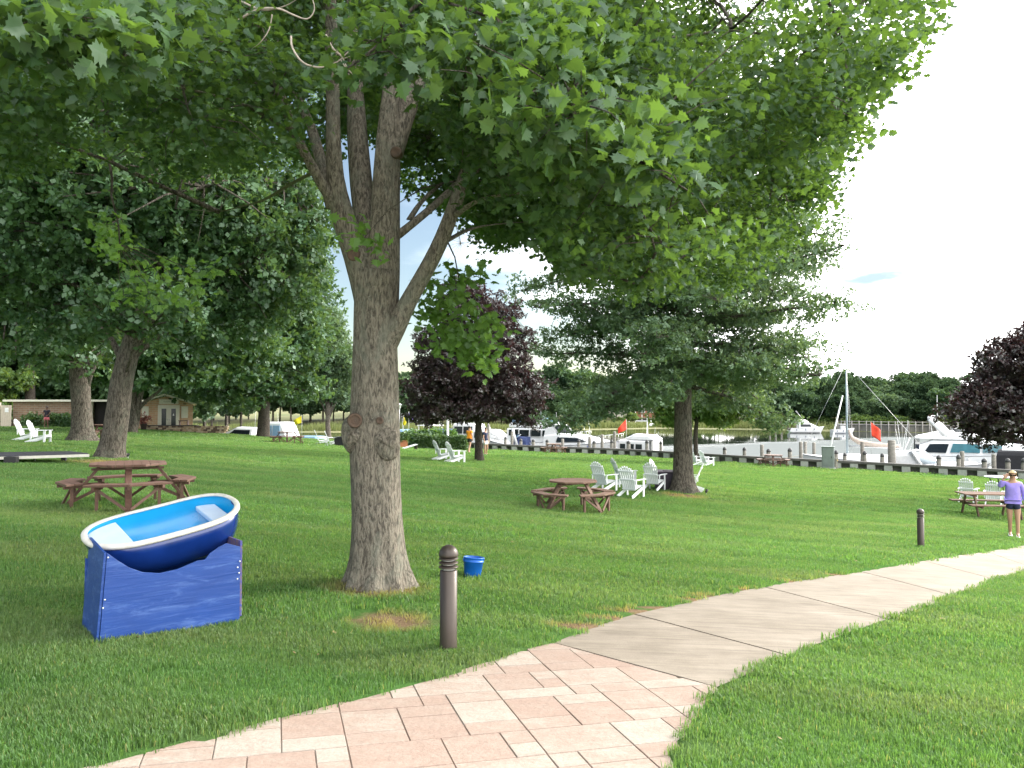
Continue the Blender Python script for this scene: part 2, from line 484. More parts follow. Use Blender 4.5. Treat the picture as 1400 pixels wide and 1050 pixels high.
def lawn_material():
    m, n, l, b = nodes_of('lawn_turf')
    gr = n.new('ShaderNodeGroup'); gr.node_tree = GG
    mx = n.new('ShaderNodeMix'); mx.data_type = 'RGBA'
    l.new(gr.outputs['Wear'], mx.inputs['Factor']); l.new(gr.outputs['Color'], mx.inputs['A']); 
    ge = n.new('ShaderNodeNewGeometry')
    so_ = n.new('ShaderNodeTexNoise'); so_.inputs['Scale'].default_value = 30; so_.inputs['Detail'].default_value = 6; l.new(ge.outputs['Position'], so_.inputs['Vector'])
    cr = n.new('ShaderNodeMix'); cr.data_type = 'RGBA'; cr.inputs['A'].default_value = (.13, .085, .05, 1); cr.inputs['B'].default_value = (.33, .24, .15, 1)
    l.new(so_.outputs['Fac'], cr.inputs['Factor']); l.new(cr.outputs['Result'], mx.inputs['B'])
    l.new(mx.outputs['Result'], b.inputs['Base Color'])
    b.inputs['Roughness'].default_value = 1; b.inputs['Specular IOR Level'].default_value = .0
    mp = n.new('ShaderNodeMapping'); mp.inputs['Scale'].default_value = (1, .55, 1); l.new(ge.outputs['Position'], mp.inputs['Vector'])
    n1 = n.new('ShaderNodeTexNoise'); n1.inputs['Scale'].default_value = 22; n1.inputs['Detail'].default_value = 6; n1.inputs['Roughness'].default_value = .75; l.new(mp.outputs['Vector'], n1.inputs['Vector'])
    bp = n.new('ShaderNodeBump'); bp.inputs['Strength'].default_value = 1.0; bp.inputs['Distance'].default_value = .06
    l.new(n1.outputs['Fac'], bp.inputs['Height']); l.new(bp.outputs['Normal'], b.inputs['Normal'])
    return m
def build_lawn():
    # columns in x, rows along y up to the bulkhead: fine near the path
    xs = np.r_[np.arange(-110, -14, 2.0), np.arange(-14, -5, .5), np.arange(-5, 6, .08), np.arange(6, 14, .12), np.arange(14, 34, .25), np.arange(34, 62, 2.0)]
    f = np.r_[np.arange(-12, 2.4, .8), np.arange(2.4, 9, .08), np.arange(9, 20.5, .12), np.arange(20.5, 30, .3), np.arange(30, 40, 1.5)]
    rows = []
    for y in f: rows.append(np.minimum(y, bulk_y(xs)))
    for t in np.linspace(0, 1, 30)[1:]:
        rows.append(np.minimum(40, bulk_y(xs)) * (1 - t) + bulk_y(xs) * t)
    Y = np.array(rows); X = np.tile(xs, (len(rows), 1))
    Z = G(X, Y)
    sel = (Y > -6) & (Y < 30) & (X > -9) & (X < 34)
    p = np.c_[X[sel], Y[sel]]
    s = path_sd(p)
    z = Z[sel]; z = np.where(s > .03, z - .12, z)
    nz = np.sin(p[:, 0] * 5.1 + np.sin(p[:, 1] * 3.3)) * np.sin(p[:, 1] * 4.7 + 1.3 * np.sin(p[:, 0] * 2.1))
    z = z + np.where(s < 0, .006 * nz, 0)
    Z[sel] = z
    v = np.c_[X.ravel(), Y.ravel(), Z.ravel()]
    nr, nc = X.shape
    i = (np.arange(nr - 1)[:, None] * nc + np.arange(nc - 1)[None]).ravel()
    fc = np.c_[i, i + 1, i + nc + 1, i + nc]
    me = fast_mesh('lawn', v, fc, smooth=True)
    # drop zero-height cells behind the bulkhead
    o = obj('lawn', me, lawn_material())
    tag(o, kind='structure')
    return o
build_lawn()

# ---- stone slabs
def slab_mat():
    m, n, l, b = nodes_of('stamped_stone')
    a = n.new('ShaderNodeAttribute'); a.attribute_name = 'tint'
    ge = n.new('ShaderNodeNewGeometry')
    n1 = n.new('ShaderNodeTexNoise'); n1.inputs['Scale'].default_value = 5.0; n1.inputs['Detail'].default_value = 10; n1.inputs['Roughness'].default_value = .74
    mp = n.new('ShaderNodeMapping'); mp.inputs['Scale'].default_value = (.7, 1.8, 1); mp.inputs['Rotation'].default_value = (0, 0, .4)
    l.new(ge.outputs['Position'], mp.inputs['Vector']); l.new(mp.outputs['Vector'], n1.inputs['Vector'])
    ad = n.new('ShaderNodeMath'); ad.operation = 'MULTIPLY_ADD'; ad.inputs[1].default_value = .34; l.new(a.outputs['Fac'], ad.inputs[0]); l.new(n1.outputs['Fac'], ad.inputs[2])
    r = n.new('ShaderNodeMapRange'); r.inputs['From Min'].default_value = .46; r.inputs['From Max'].default_value = .86; l.new(ad.outputs[0], r.inputs['Value'])
    cr = n.new('ShaderNodeValToRGB')
    e = cr.color_ramp.elements
    e[0].position = 0; e[0].color = (.325, .238, .192, 1); e[1].position = 1; e[1].color = (.385, .335, .285, 1)
    x = cr.color_ramp.elements.new(.45); x.color = (.345, .268, .22, 1)
    x = cr.color_ramp.elements.new(.72); x.color = (.365, .305, .256, 1)
    l.new(r.outputs['Result'], cr.inputs['Fac'])
    n2 = n.new('ShaderNodeTexNoise'); n2.inputs['Scale'].default_value = 60; n2.inputs['Detail'].default_value = 6; l.new(ge.outputs['Position'], n2.inputs['Vector'])
    r2 = n.new('ShaderNodeMapRange'); r2.inputs['From Min'].default_value = .3; r2.inputs['From Max'].default_value = .7; r2.inputs['To Min'].default_value = .86; r2.inputs['To Max'].default_value = 1.06; l.new(n2.outputs['Fac'], r2.inputs['Value'])
    mu = n.new('ShaderNodeMix'); mu.data_type = 'RGBA'; mu.blend_type = 'MULTIPLY'; mu.inputs['Factor'].default_value = 1
    l.new(cr.outputs['Color'], mu.inputs['A']); l.new(r2.outputs['Result'], mu.inputs['B']); l.new(mu.outputs['Result'], b.inputs['Base Color'])
    b.inputs['Roughness'].default_value = .8; b.inputs['Specular IOR Level'].default_value = .25
    n3 = n.new('ShaderNodeTexNoise'); n3.inputs['Scale'].default_value = 14; n3.inputs['Detail'].default_value = 8; n3.inputs['Roughness'].default_value = .7; l.new(ge.outputs['Position'], n3.inputs['Vector'])
    bp = n.new('ShaderNodeBump'); bp.inputs['Strength'].default_value = .55; bp.inputs['Distance'].default_value = .02; l.new(n3.outputs['Fac'], bp.inputs['Height']); l.new(bp.outputs['Normal'], b.inputs['Normal'])
    return m
def clip_half(poly, a, b, keep_right=True):
    """keep the part of a convex polygon to the right (or left) of the line a->b"""
    d = (b[0] - a[0], b[1] - a[1]); s = -1 if keep_right else 1
    f = lambda p: s * (d[0] * (p[1] - a[1]) - d[1] * (p[0] - a[0]))
    out = []
    for i in range(len(poly)):
        p, q = poly[i], poly[(i + 1) % len(poly)]
        fp, fq = f(p), f(q)
        if fp >= 0: out.append(p)
        if (fp >= 0) != (fq >= 0):
            t = fp / (fp - fq); out.append((p[0] + (q[0] - p[0]) * t, p[1] + (q[1] - p[1]) * t))
    return out
def near_seg(c, p):
    m = (c[:-1] + c[1:]) / 2
    i = int(np.argmin(((m - np.array(p)) ** 2).sum(1)))
    i0, i1 = max(i - 1, 0), min(i + 2, len(c) - 1)
    return c[i0], c[i1]
def build_pavers():
    # ashlar pattern laid on a 0.24 m module, turned to the path
    U = .168
    tiles = [(0, 0, 3, 2), (3, 0, 2, 2), (5, 0, 1, 1), (5, 1, 1, 1), (0, 2, 2, 1), (2, 2, 2, 2), (4, 2, 2, 1), (0, 3, 2, 2), (4, 3, 2, 2), (2, 4, 2, 1), (0, 5, 3, 1), (3, 5, 1, 1), (4, 5, 2, 1)]
    ang = R(17)
    ca, sa = math.cos(ang), math.sin(ang)
    mb = MB(); tint = []
    r = random.Random(5)
    base = MB()
    GAP = .003
    for I in range(-11, 13):
        for J in range(-11, 13):
            for (x, y, w, h) in tiles:
                x0, y0 = (I * 6 + x + (J % 2) * 3) * U, (J * 6 + y) * U
                q = [(x0 + GAP, y0 + GAP), (x0 + w * U - GAP, y0 + GAP), (x0 + w * U - GAP, y0 + h * U - GAP), (x0 + GAP, y0 + h * U - GAP)]
                q = [(a * ca - b * sa, a * sa + b * ca + 3.0) for a, b in q]
                c = np.mean(q, 0)
                if c[1] < -2.5 or c[1] > 8 or abs(c[0]) > 8: continue
                for cv, right in ((UP, True), (LO, False)):
                    a_, b_ = near_seg(cv, c)
                    if len(q) >= 3: q = clip_half(q, a_, b_, right)
                if len(q) >= 3: q = clip_half(q, tuple(JA), tuple(JB), True)
                if len(q) < 3: continue
                ar = abs(sum(q[i][0] * q[(i + 1) % len(q)][1] - q[(i + 1) % len(q)][0] * q[i][1] for i in range(len(q)))) / 2
                if ar < .002: continue
                dz = r.uniform(-.0015, .0015)
                n = len(q)
                c = np.mean(q, 0)
                inn = [(p[0] + (c[0] - p[0]) * min(.4, .003 / max(.02, math.hypot(p[0] - c[0], p[1] - c[1]))) , p[1] + (c[1] - p[1]) * min(.4, .003 / max(.02, math.hypot(p[0] - c[0], p[1] - c[1])))) for p in q]
                zs = [g(*p) for p in q]
                vs = [(p[0], p[1], z - .07) for p, z in zip(q, zs)] + [(p[0], p[1], z - .014 + dz) for p, z in zip(q, zs)] + [(p[0], p[1], z - .01 + dz) for p, z in zip(inn, zs)]
                fs = [tuple(range(2 * n, 3 * n))]
                for i in range(n):
                    k = (i + 1) % n
                    fs += [(i, k, n + k, n + i), (n + i, n + k, 2 * n + k, 2 * n + i)]
                mb.add(vs, fs)
                bed = [(c[0] + (p[0] - c[0]) * 1.03, c[1] + (p[1] - c[1]) * 1.03) for p in q]
                mb.add([(p[0], p[1], g(*p) - .021 + dz) for p in bed], [tuple(range(n))]); fs = fs + [0]
                tint += [r.random() ** 1.0] * len(fs)
    me = mb.mesh('paving')
    a = me.attributes.new('tint', 'FLOAT', 'FACE'); a.data.foreach_set('value', np.array(tint, np.float32))
    o = obj('paving', me, slab_mat()); tag(o, kind='structure')
    return o
build_pavers()
def concrete_mat():
    m, n, l, b = nodes_of('broom_concrete')
    ge = n.new('ShaderNodeNewGeometry')
    def noise(s, st=(1, 1, 1), d=6, rz=0):
        mp = n.new('ShaderNodeMapping'); mp.inputs['Scale'].default_value = st; mp.inputs['Rotation'].default_value = (0, 0, rz)
        l.new(ge.outputs['Position'], mp.inputs['Vector'])
        x = n.new('ShaderNodeTexNoise'); x.inputs['Scale'].default_value = s; x.inputs['Detail'].default_value = d; x.inputs['Roughness'].default_value = .62
        l.new(mp.outputs['Vector'], x.inputs['Vector']); return x.outputs['Fac']
    cr = n.new('ShaderNodeValToRGB'); e = cr.color_ramp.elements
    e[0].position = .3; e[0].color = (.225, .19, .148, 1); e[1].position = .72; e[1].color = (.335, .288, .235, 1)
    l.new(noise(1.6), cr.inputs['Fac'])
    mu = n.new('ShaderNodeMix'); mu.data_type = 'RGBA'; mu.blend_type = 'MULTIPLY'; mu.inputs['Factor'].default_value = 1
    r2 = n.new('ShaderNodeMapRange'); r2.inputs['From Min'].default_value = .3; r2.inputs['From Max'].default_value = .7; r2.inputs['To Min'].default_value = .74; r2.inputs['To Max'].default_value = 1.12
    l.new(noise(7, (.25, 3.2, 1), 6, .55), r2.inputs['Value'])
    l.new(cr.outputs['Color'], mu.inputs['A']); l.new(r2.outputs['Result'], mu.inputs['B'])
    m2 = n.new('ShaderNodeMix'); m2.data_type = 'RGBA'; m2.blend_type = 'MULTIPLY'; m2.inputs['Factor'].default_value = 1
    r3 = n.new('ShaderNodeMapRange'); r3.inputs['From Min'].default_value = .35; r3.inputs['From Max'].default_value = .65; r3.inputs['To Min'].default_value = .86; r3.inputs['To Max'].default_value = 1.06
    l.new(noise(120, d=3), r3.inputs['Value']); l.new(mu.outputs['Result'], m2.inputs['A']); l.new(r3.outputs['Result'], m2.inputs['B'])
    l.new(m2.outputs['Result'], b.inputs['Base Color'])
    b.inputs['Roughness'].default_value = .85; b.inputs['Specular IOR Level'].default_value = .25
    bp = n.new('ShaderNodeBump'); bp.inputs['Strength'].default_value = .3; bp.inputs['Distance'].default_value = .006
    l.new(noise(90, (.2, 2, 1), 4, .55), bp.inputs['Height']); l.new(bp.outputs['Normal'], b.inputs['Normal'])
    return m
def build_concrete():
    # the two edges from the joint onwards, resampled to equal counts
    def part(c, a):
        i = int(np.argmin(((c - a) ** 2).sum(1)))
        c = np.vstack([a[None], c[i + 1:]])
        s = np.r_[0, np.cumsum(np.hypot(*np.diff(c, axis=0).T))]
        return c, s
    cu, su = part(UP, JA); cl, sl = part(LO, JB)
    def ev(c, s, t): return np.array([np.interp(t * s[-1], s, c[:, 0]), np.interp(t * s[-1], s, c[:, 1])])
    mb = MB()
    cuts = [0, .04, .115, .195, .28, .38, .49, .61, .74, .87, .999]
    for k in range(len(cuts) - 1):
        rows = []
        eps = .00045
        ts = np.linspace(cuts[k] + eps, cuts[k + 1] - eps, 8)
        for t in ts:
            # the crossings start oblique (the joint) and turn square to the walk
            a = ev(cu, su, t); b = ev(cl, sl, t)
            ring = []
            for w in np.linspace(0, 1, 7):
                p = a * (1 - w) + b * w
                ring.append((p[0], p[1], g(*p) - .008 - (.004 if w in (0, 1) else 0)))
            rows.append(ring)
        n = 7
        top = [v for r_ in rows for v in r_]
        nb = len(top)
        low = [(x, y, z - .08) for x, y, z in top]
        fs = [(i * n + j, i * n + j + 1, (i + 1) * n + j + 1, (i + 1) * n + j) for i in range(7) for j in range(6)]
        rim = [j for j in range(n)] + [i * n + 6 for i in range(1, 8)] + [7 * n + j for j in range(5, -1, -1)] + [i * n for i in range(6, 0, -1)]
        fs += [(rim[i], rim[(i + 1) % len(rim)], nb + rim[(i + 1) % len(rim)], nb + rim[i]) for i in range(len(rim))]
        mb.add(top + low, fs)
    o = mb.build('footpath', concrete_mat()); tag(o, kind='structure')
build_concrete()

# ---- turf blades: one uncountable mass, thinned with distance
def tuft_mesh(seed, n, rad, h, name):
    r = np.random.default_rng(seed)
    a = r.uniform(0, 2 * PI, n); q = rad * np.sqrt(r.random(n))
    bx, by = q * np.cos(a), q * np.sin(a)
    hh = h * r.uniform(.55, 1.25, n)
    w = r.uniform(.0018, .0034, n)
    lean = r.uniform(.1, .8, n) * hh; la = r.uniform(0, 2 * PI, n)
    dx, dy = np.cos(la) * lean, np.sin(la) * lean
    px, py = -np.sin(la) * w, np.cos(la) * w
    z0 = np.full(n, -.012)
    v = np.stack([np.c_[bx - px, by - py, z0], np.c_[bx + px, by + py, z0],
                  np.c_[bx + dx * .35 + px * .8, by + dy * .35 + py * .8, hh * .6], np.c_[bx + dx * .35 - px * .8, by + dy * .35 - py * .8, hh * .6],
                  np.c_[bx + dx, by + dy, hh * .95]], 1).reshape(-1, 3)
    i = np.arange(n)[:, None] * 5
    f = np.vstack([np.hstack([i, i + 1, i + 2]), np.hstack([i, i + 2, i + 3]), np.hstack([i + 3, i + 2, i + 4])])
    t = r.random(n)
    return fast_mesh(name, v, f, np.r_[t, t, t])
def blade_mat():
    m, n, l, b = nodes_of('grass_blade')
    n.remove(b)
    gr = n.new('ShaderNodeGroup'); gr.node_tree = GG
    a = n.new('ShaderNodeAttribute'); a.attribute_name = 'tint'
    hs = n.new('ShaderNodeHueSaturation')
    r = n.new('ShaderNodeMapRange'); r.inputs['To Min'].default_value = .72; r.inputs['To Max'].default_value = 1.42; l.new(a.outputs['Fac'], r.inputs['Value'])
    l.new(r.outputs['Result'], hs.inputs['Value']); l.new(gr.outputs['Color'], hs.inputs['Color'])
    dry = n.new('ShaderNodeMix'); dry.data_type = 'RGBA'; dry.inputs['B'].default_value = (.30, .24, .11, 1)
    r2 = n.new('ShaderNodeMapRange'); r2.inputs['From Min'].default_value = .95; r2.inputs['From Max'].default_value = .99; r2.inputs['To Max'].default_value = .55; l.new(a.outputs['Fac'], r2.inputs['Value'])
    mxm = n.new('ShaderNodeMath'); mxm.operation = 'MAXIMUM'; l.new(r2.outputs['Result'], mxm.inputs[0]); 
    wv = n.new('ShaderNodeMath'); wv.operation = 'MULTIPLY'; wv.inputs[1].default_value = .75; l.new(gr.outputs['Wear'], wv.inputs[0]); l.new(wv.outputs[0], mxm.inputs[1])
    l.new(mxm.outputs[0], dry.inputs['Factor']); l.new(hs.outputs['Color'], dry.inputs['A'])
    df = n.new('ShaderNodeBsdfDiffuse'); l.new(dry.outputs['Result'], df.inputs['Color'])
    tr = n.new('ShaderNodeBsdfTranslucent')
    br = n.new('ShaderNodeMix'); br.data_type = 'RGBA'; br.blend_type = 'MULTIPLY'; br.inputs['Factor'].default_value = 1; br.inputs['B'].default_value = (2.4, 2.2, 1.3, 1)
    l.new(dry.outputs['Result'], br.inputs['A']); l.new(br.outputs['Result'], tr.inputs['Color'])
    s = n.new('ShaderNodeMixShader'); s.inputs[0].default_value = .42; l.new(df.outputs[0], s.inputs[1]); l.new(tr.outputs[0], s.inputs[2])
    gl = n.new('ShaderNodeBsdfGlossy'); gl.inputs['Roughness'].default_value = .45
    s2 = n.new('ShaderNodeMixShader'); s2.inputs[0].default_value = .035; l.new(s.outputs[0], s2.inputs[1]); l.new(gl.outputs[0], s2.inputs[2])
    l.new(s2.outputs[0], n['Material Output'].inputs['Surface'])
    return m
BLADE = blade_mat()
def scatter(n, d0, d1, dens):
    """points uniform on the lawn between distances d0..d1 inside a widened view wedge"""
    y = np.sqrt(rng.uniform(d0 ** 2, d1 ** 2, n)); x = rng.uniform(-1, 1, n) * (y * .80 + 2.4)
    return np.c_[x, y]
def build_grass():
    bands = [(2.2, 6.5, 190, .105, .035, 66, .9), (6.5, 12, 100, .13, .037, 66, 1.3), (12, 24, 38, .19, .040, 70, 2.0), (24, 44, 10, .34, .045, 110, 3.4), (44, 84, 3.2, .6, .05, 150, 6.0)]
    for bi, (a, b, dens, rad, h, nb, wmul) in enumerate(bands):
        area = .80 * (b * b - a * a) + 4.8 * (b - a)
        p = scatter(int(area * dens), a, b, dens)
        s = np.zeros(len(p)) - 1
        near = (p[:, 1] < 30) & (p[:, 0] > -9) & (p[:, 0] < 34)
        s[near] = path_sd(p[near])
        keep = s < -.012 - .1 * rad * (bi > 0)
        for (x, y, rx, ry) in WEAR:
            q = np.hypot((p[:, 0] - x) / rx, (p[:, 1] - y) / ry)
            keep &= ~((q < .95) & (rng.random(len(p)) < .86 * (1.05 - q * .6)))
        keep &= p[:, 1] < bulk_y(p[:, 0]) - .6
        p = p[keep]
        pts = np.c_[p, G(p[:, 0], p[:, 1])]
        me = bpy.data.meshes.new('turf'); me.vertices.add(len(pts)); me.vertices.foreach_set('co', pts.astype(np.float32).ravel())
        at_ = me.attributes.new('rot', 'FLOAT_VECTOR', 'POINT')
        at_.data.foreach_set('vector', np.c_[rng.normal(0, .06, len(p)), rng.normal(0, .06, len(p)), rng.uniform(0, 6.28, len(p))].astype(np.float32).ravel())
        sc_ = me.attributes.new('size', 'FLOAT', 'POINT'); 
        gn = .5 + .5 * np.sin(p[:, 0] * 1.7 + 2 * np.sin(p[:, 1] * .9)) * np.sin(p[:, 1] * 2.3 + p[:, 0] * .6)
        sc_.data.foreach_set('value', (rng.uniform(.75, 1.2, len(p)) * (.82 + .4 * gn)).astype(np.float32))
        ix = me.attributes.new('pick', 'INT', 'POINT'); ix.data.foreach_set('value', rng.integers(0, 4, len(p)).astype(np.int32))
        o = obj('turf_blades' if True else '', me, BLADE); tag(o, 'short mown green grass blades of the lawn', 'grass', kind='stuff')
        ng = bpy.data.node_groups.new('turf_scatter', 'GeometryNodeTree')
        ng.interface.new_socket('Geometry', in_out='INPUT', socket_type='NodeSocketGeometry')
        ng.interface.new_socket('Geometry', in_out='OUTPUT', socket_type='NodeSocketGeometry')
        gi, go = ng.nodes.new('NodeGroupInput'), ng.nodes.new('NodeGroupOutput')
        iop = ng.nodes.new('GeometryNodeInstanceOnPoints')
        g2i = ng.nodes.new('GeometryNodeGeometryToInstance')
        for k in range(4):
            tm = tuft_mesh(100 * bi + k, nb, rad, h, 'tuft')
            if wmul != 1.0:
                co = np.empty(len(tm.vertices) * 3, np.float32); tm.vertices.foreach_get('co', co); co = co.reshape(-1, 5, 3)
                mid = (co[:, :1] + co[:, 1:2]) / 2
                for q in ((0, 1), (2, 3)):
                    mm = (co[:, q[0]] + co[:, q[1]]) / 2
                    co[:, q[0]] = mm + (co[:, q[0]] - mm) * wmul; co[:, q[1]] = mm + (co[:, q[1]] - mm) * wmul
                tm.vertices.foreach_set('co', co.ravel()); tm.update()
            tm.materials.append(BLADE)
            to = bpy.data.objects.new('tuft', tm)
            oi = ng.nodes.new('GeometryNodeObjectInfo'); oi.inputs['Object'].default_value = to; oi.inputs['As Instance'].default_value = True
            ng.links.new(oi.outputs['Geometry'], g2i.inputs[0])
        ng.links.new(gi.outputs[0], iop.inputs['Points']); ng.links.new(g2i.outputs[0], iop.inputs['Instance'])
        iop.inputs['Pick Instance'].default_value = True
        def na(nm, ty):
            q = ng.nodes.new('GeometryNodeInputNamedAttribute'); q.data_type = ty; q.inputs['Name'].default_value = nm; return q.outputs['Attribute']
        ng.links.new(na('pick', 'INT'), iop.inputs['Instance Index'])
        ng.links.new(na('rot', 'FLOAT_VECTOR'), iop.inputs['Rotation'])
        ng.links.new(na('size', 'FLOAT'), iop.inputs['Scale'])
        ng.links.new(iop.outputs[0], go.inputs[0])
        md = o.modifiers.new('scatter', 'NODES'); md.node_group = ng
build_grass()

# ---- water
def water_mat():
    m, n, l, b = nodes_of('creek_water')
    b.inputs['Base Color'].default_value = (.020, .028, .020, 1)
    b.inputs['Roughness'].default_value = .04; b.inputs['IOR'].default_value = 1.333
    ge = n.new('ShaderNodeNewGeometry')
    n1 = n.new('ShaderNodeTexNoise'); n1.inputs['Scale'].default_value = 1.1; n1.inputs['Detail'].default_value = 3; l.new(ge.outputs['Position'], n1.inputs['Vector'])
    # ruffled by a breath of wind in patches
    n2 = n.new('ShaderNodeTexNoise'); n2.inputs['Scale'].default_value = .03; n2.inputs['Detail'].default_value = 3; l.new(ge.outputs['Position'], n2.inputs['Vector'])
    r = n.new('ShaderNodeMapRange'); r.inputs['From Min'].default_value = .42; r.inputs['From Max'].default_value = .6; r.inputs['To Min'].default_value = .0012; r.inputs['To Max'].default_value = .006; l.new(n2.outputs['Fac'], r.inputs['Value'])
    bp = n.new('ShaderNodeBump'); bp.inputs['Distance'].default_value = .25; l.new(r.outputs['Result'], bp.inputs['Strength']); l.new(n1.outputs['Fac'], bp.inputs['Height']); l.new(bp.outputs['Normal'], b.inputs['Normal'])
    # the near reach is ruffled by the breeze along a clear line; beyond it the creek lies calm
    sb = n.new('ShaderNodeVectorMath'); sb.operation = 'SUBTRACT'; sb.inputs[1].default_value = (29.4, 103, 0); l.new(ge.outputs['Position'], sb.inputs[0])
    dp = n.new('ShaderNodeVectorMath'); dp.operation = 'DOT_PRODUCT'; dp.inputs[1].default_value = (.566, -.824, 0); l.new(sb.outputs[0], dp.inputs[0])
    n4 = n.new('ShaderNodeTexNoise'); n4.inputs['Scale'].default_value = .35; n4.inputs['Detail'].default_value = 6; n4.inputs['Roughness'].default_value = .65
    m4 = n.new('ShaderNodeMapping'); m4.inputs['Scale'].default_value = (.35, 1.2, 1); m4.inputs['Rotation'].default_value = (0, 0, -.6); l.new(ge.outputs['Position'], m4.inputs['Vector']); l.new(m4.outputs['Vector'], n4.inputs['Vector'])
    ad = n.new('ShaderNodeMath'); ad.operation = 'MULTIPLY_ADD'; ad.inputs[1].default_value = 26; l.new(n4.outputs['Fac'], ad.inputs[0]); l.new(dp.outputs['Value'], ad.inputs[2])
    rm = n.new('ShaderNodeMapRange'); rm.interpolation_type = 'SMOOTHSTEP'; rm.inputs['From Min'].default_value = 10; rm.inputs['From Max'].default_value = 17; l.new(ad.outputs[0], rm.inputs['Value'])
    st = n.new('ShaderNodeMath'); st.operation = 'MULTIPLY_ADD'; st.inputs[1].default_value = .30; l.new(rm.outputs['Result'], st.inputs[0]); l.new(r.outputs['Result'], st.inputs[2]); l.new(st.outputs[0], bp.inputs['Strength'])
    ro = n.new('ShaderNodeMapRange'); ro.inputs['To Min'].default_value = .04; ro.inputs['To Max'].default_value = .42; l.new(rm.outputs['Result'], ro.inputs['Value']); l.new(ro.outputs['Result'], b.inputs['Roughness'])
    si = n.new('ShaderNodeMapRange'); si.inputs['To Min'].default_value = .5; si.inputs['To Max'].default_value = .14; l.new(rm.outputs['Result'], si.inputs['Value']); l.new(si.outputs['Result'], b.inputs['Specular IOR Level'])
    df = n.new('ShaderNodeBsdfDiffuse'); df.inputs['Color'].default_value = (.14, .16, .16, 1)
    fm = n.new('ShaderNodeMath'); fm.operation = 'MULTIPLY'; fm.inputs[1].default_value = .5; l.new(rm.outputs['Result'], fm.inputs[0])
    ms = n.new('ShaderNodeMixShader'); l.new(fm.outputs[0], ms.inputs[0]); l.new(b.outputs[0], ms.inputs[1]); l.new(df.outputs[0], ms.inputs[2]); l.new(ms.outputs[0], n['Material Output'].inputs['Surface'])
    return m
mb = MB(); mb.add([(-900, 5, WATER), (900, 5, WATER), (900, 400, WATER), (-900, 400, WATER)], [(0, 1, 2, 3)])
tag(mb.build('water', water_mat()), kind='structure')

# ---- the far bank: marsh edge, flat, wooded rise; runs out to the horizon
SHX = np.array([-900, -300, -90, -25, 0, 34, 58, 74, 90, 110, 300, 900.])
SHY = np.array([420, 210, 150, 152, 158, 178, 168, 152, 142, 138, 120, 60.])
def shore_y(x): return np.interp(x, SHX, SHY)
def far_z(x, y):
    s = y - shore_y(x)
    z = np.where(s < 0, WATER + s * .08, WATER + .15 + np.clip(s, 0, 14) * .045)
    rise = np.clip((s - 14) / 60, 0, 1); rise = rise * rise * (3 - 2 * rise)
    hill = 2.6 + 1.2 * np.clip((x - 40) / 50, 0, 1)
    return z + rise * hill
def build_far():
    xs = np.r_[np.linspace(-900, -150, 20), np.linspace(-140, 180, 110), np.linspace(190, 900, 20)]
    ss = np.r_[-12, -4, np.linspace(0, 30, 16), np.linspace(34, 100, 16), 150, 300, 700, 1500]
    X = np.tile(xs, (len(ss), 1)); Y = shore_y(X) + ss[:, None]; Z = far_z(X, Y)
    Z += .25 * np.sin(X * .31) * np.sin(Y * .23) * (Y - shore_y(X) > 3)
    nr, nc = X.shape
    i = (np.arange(nr - 1)[:, None] * nc + np.arange(nc - 1)[None]).ravel()
    me = fast_mesh('far_bank', np.c_[X.ravel(), Y.ravel(), Z.ravel()], np.c_[i, i + 1, i + nc + 1, i + nc], smooth=True)
    m = mat('far_turf', (.11, .13, .045), rough=.9, col2=(.20, .19, .085), scale=.12, bump=.6, bscale=2.0)
    tag(obj('far_bank', me, m), kind='structure')
build_far()
def build_marsh():
    n = 26000
    x = rng.uniform(-100, 100, n); s = rng.beta(1.1, 2.0, n) * 13
    y = shore_y(x) + s + .2
    gap = (np.abs(x - 70) < 6) & (rng.random(n) < .5)
    gap |= (x > 72) & (rng.random(n) < .85)
    x, y = x[~gap], y[~gap]; n = len(x)
    z = far_z(x, y)
    h = rng.uniform(.7, 1.5, n) * (.7 + .5 * np.sin(x * .21) ** 2); a = rng.uniform(0, PI, n); w = rng.uniform(.05, .12, n)
    dx, dy = np.cos(a) * w, np.sin(a) * w
    lx, ly = rng.normal(0, .22, n), rng.normal(0, .22, n)
    v = np.stack([np.c_[x - dx, y - dy, z], np.c_[x + dx, y + dy, z], np.c_[x + lx, y + ly, z + h]], 1).reshape(-1, 3)
    me = fast_mesh('marsh', v, np.arange(n * 3).reshape(-1, 3), rng.random(n))
    tag(obj('marsh_grass', me, leaf_mat('marsh_blade', (.11, .15, .045), (.24, .26, .10), (.3, .34, .1), .25, .02)), 'tall pale green marsh grass along the far shore', 'marsh grass', kind='stuff')
build_marsh()

def litter():
    r = np.random.default_rng(77)
    p = scatter(260, 3.0, 16, 1)
    s = path_sd(p); p = p[(s < -.05)]
    n = len(p)
    z = G(p[:, 0], p[:, 1]) + .028
    a = r.uniform(0, 6.28, n); L = r.uniform(.012, .045, n); w = np.where(r.random(n) < .5, .003, L * .45)
    d = np.c_[np.cos(a), np.sin(a), r.uniform(-.3, .3, n)]; q = np.c_[-np.sin(a), np.cos(a), r.uniform(-.4, .4, n)]
    c = np.c_[p, z]
    v = np.stack([c - d * L[:, None], c + q * w[:, None], c + d * L[:, None], c - q * w[:, None]], 1).reshape(-1, 3)
    me = fast_mesh('litter', v, np.arange(n * 4).reshape(-1, 4), r.random(n))
    tag(obj('leaf_litter', me, leaf_mat('dry_leaf', (.10, .065, .03), (.42, .33, .17), (.3, .2, .08), .15, .03)), 'dry leaves and straw bits scattered on the grass', 'leaf litter', kind='stuff')
litter()
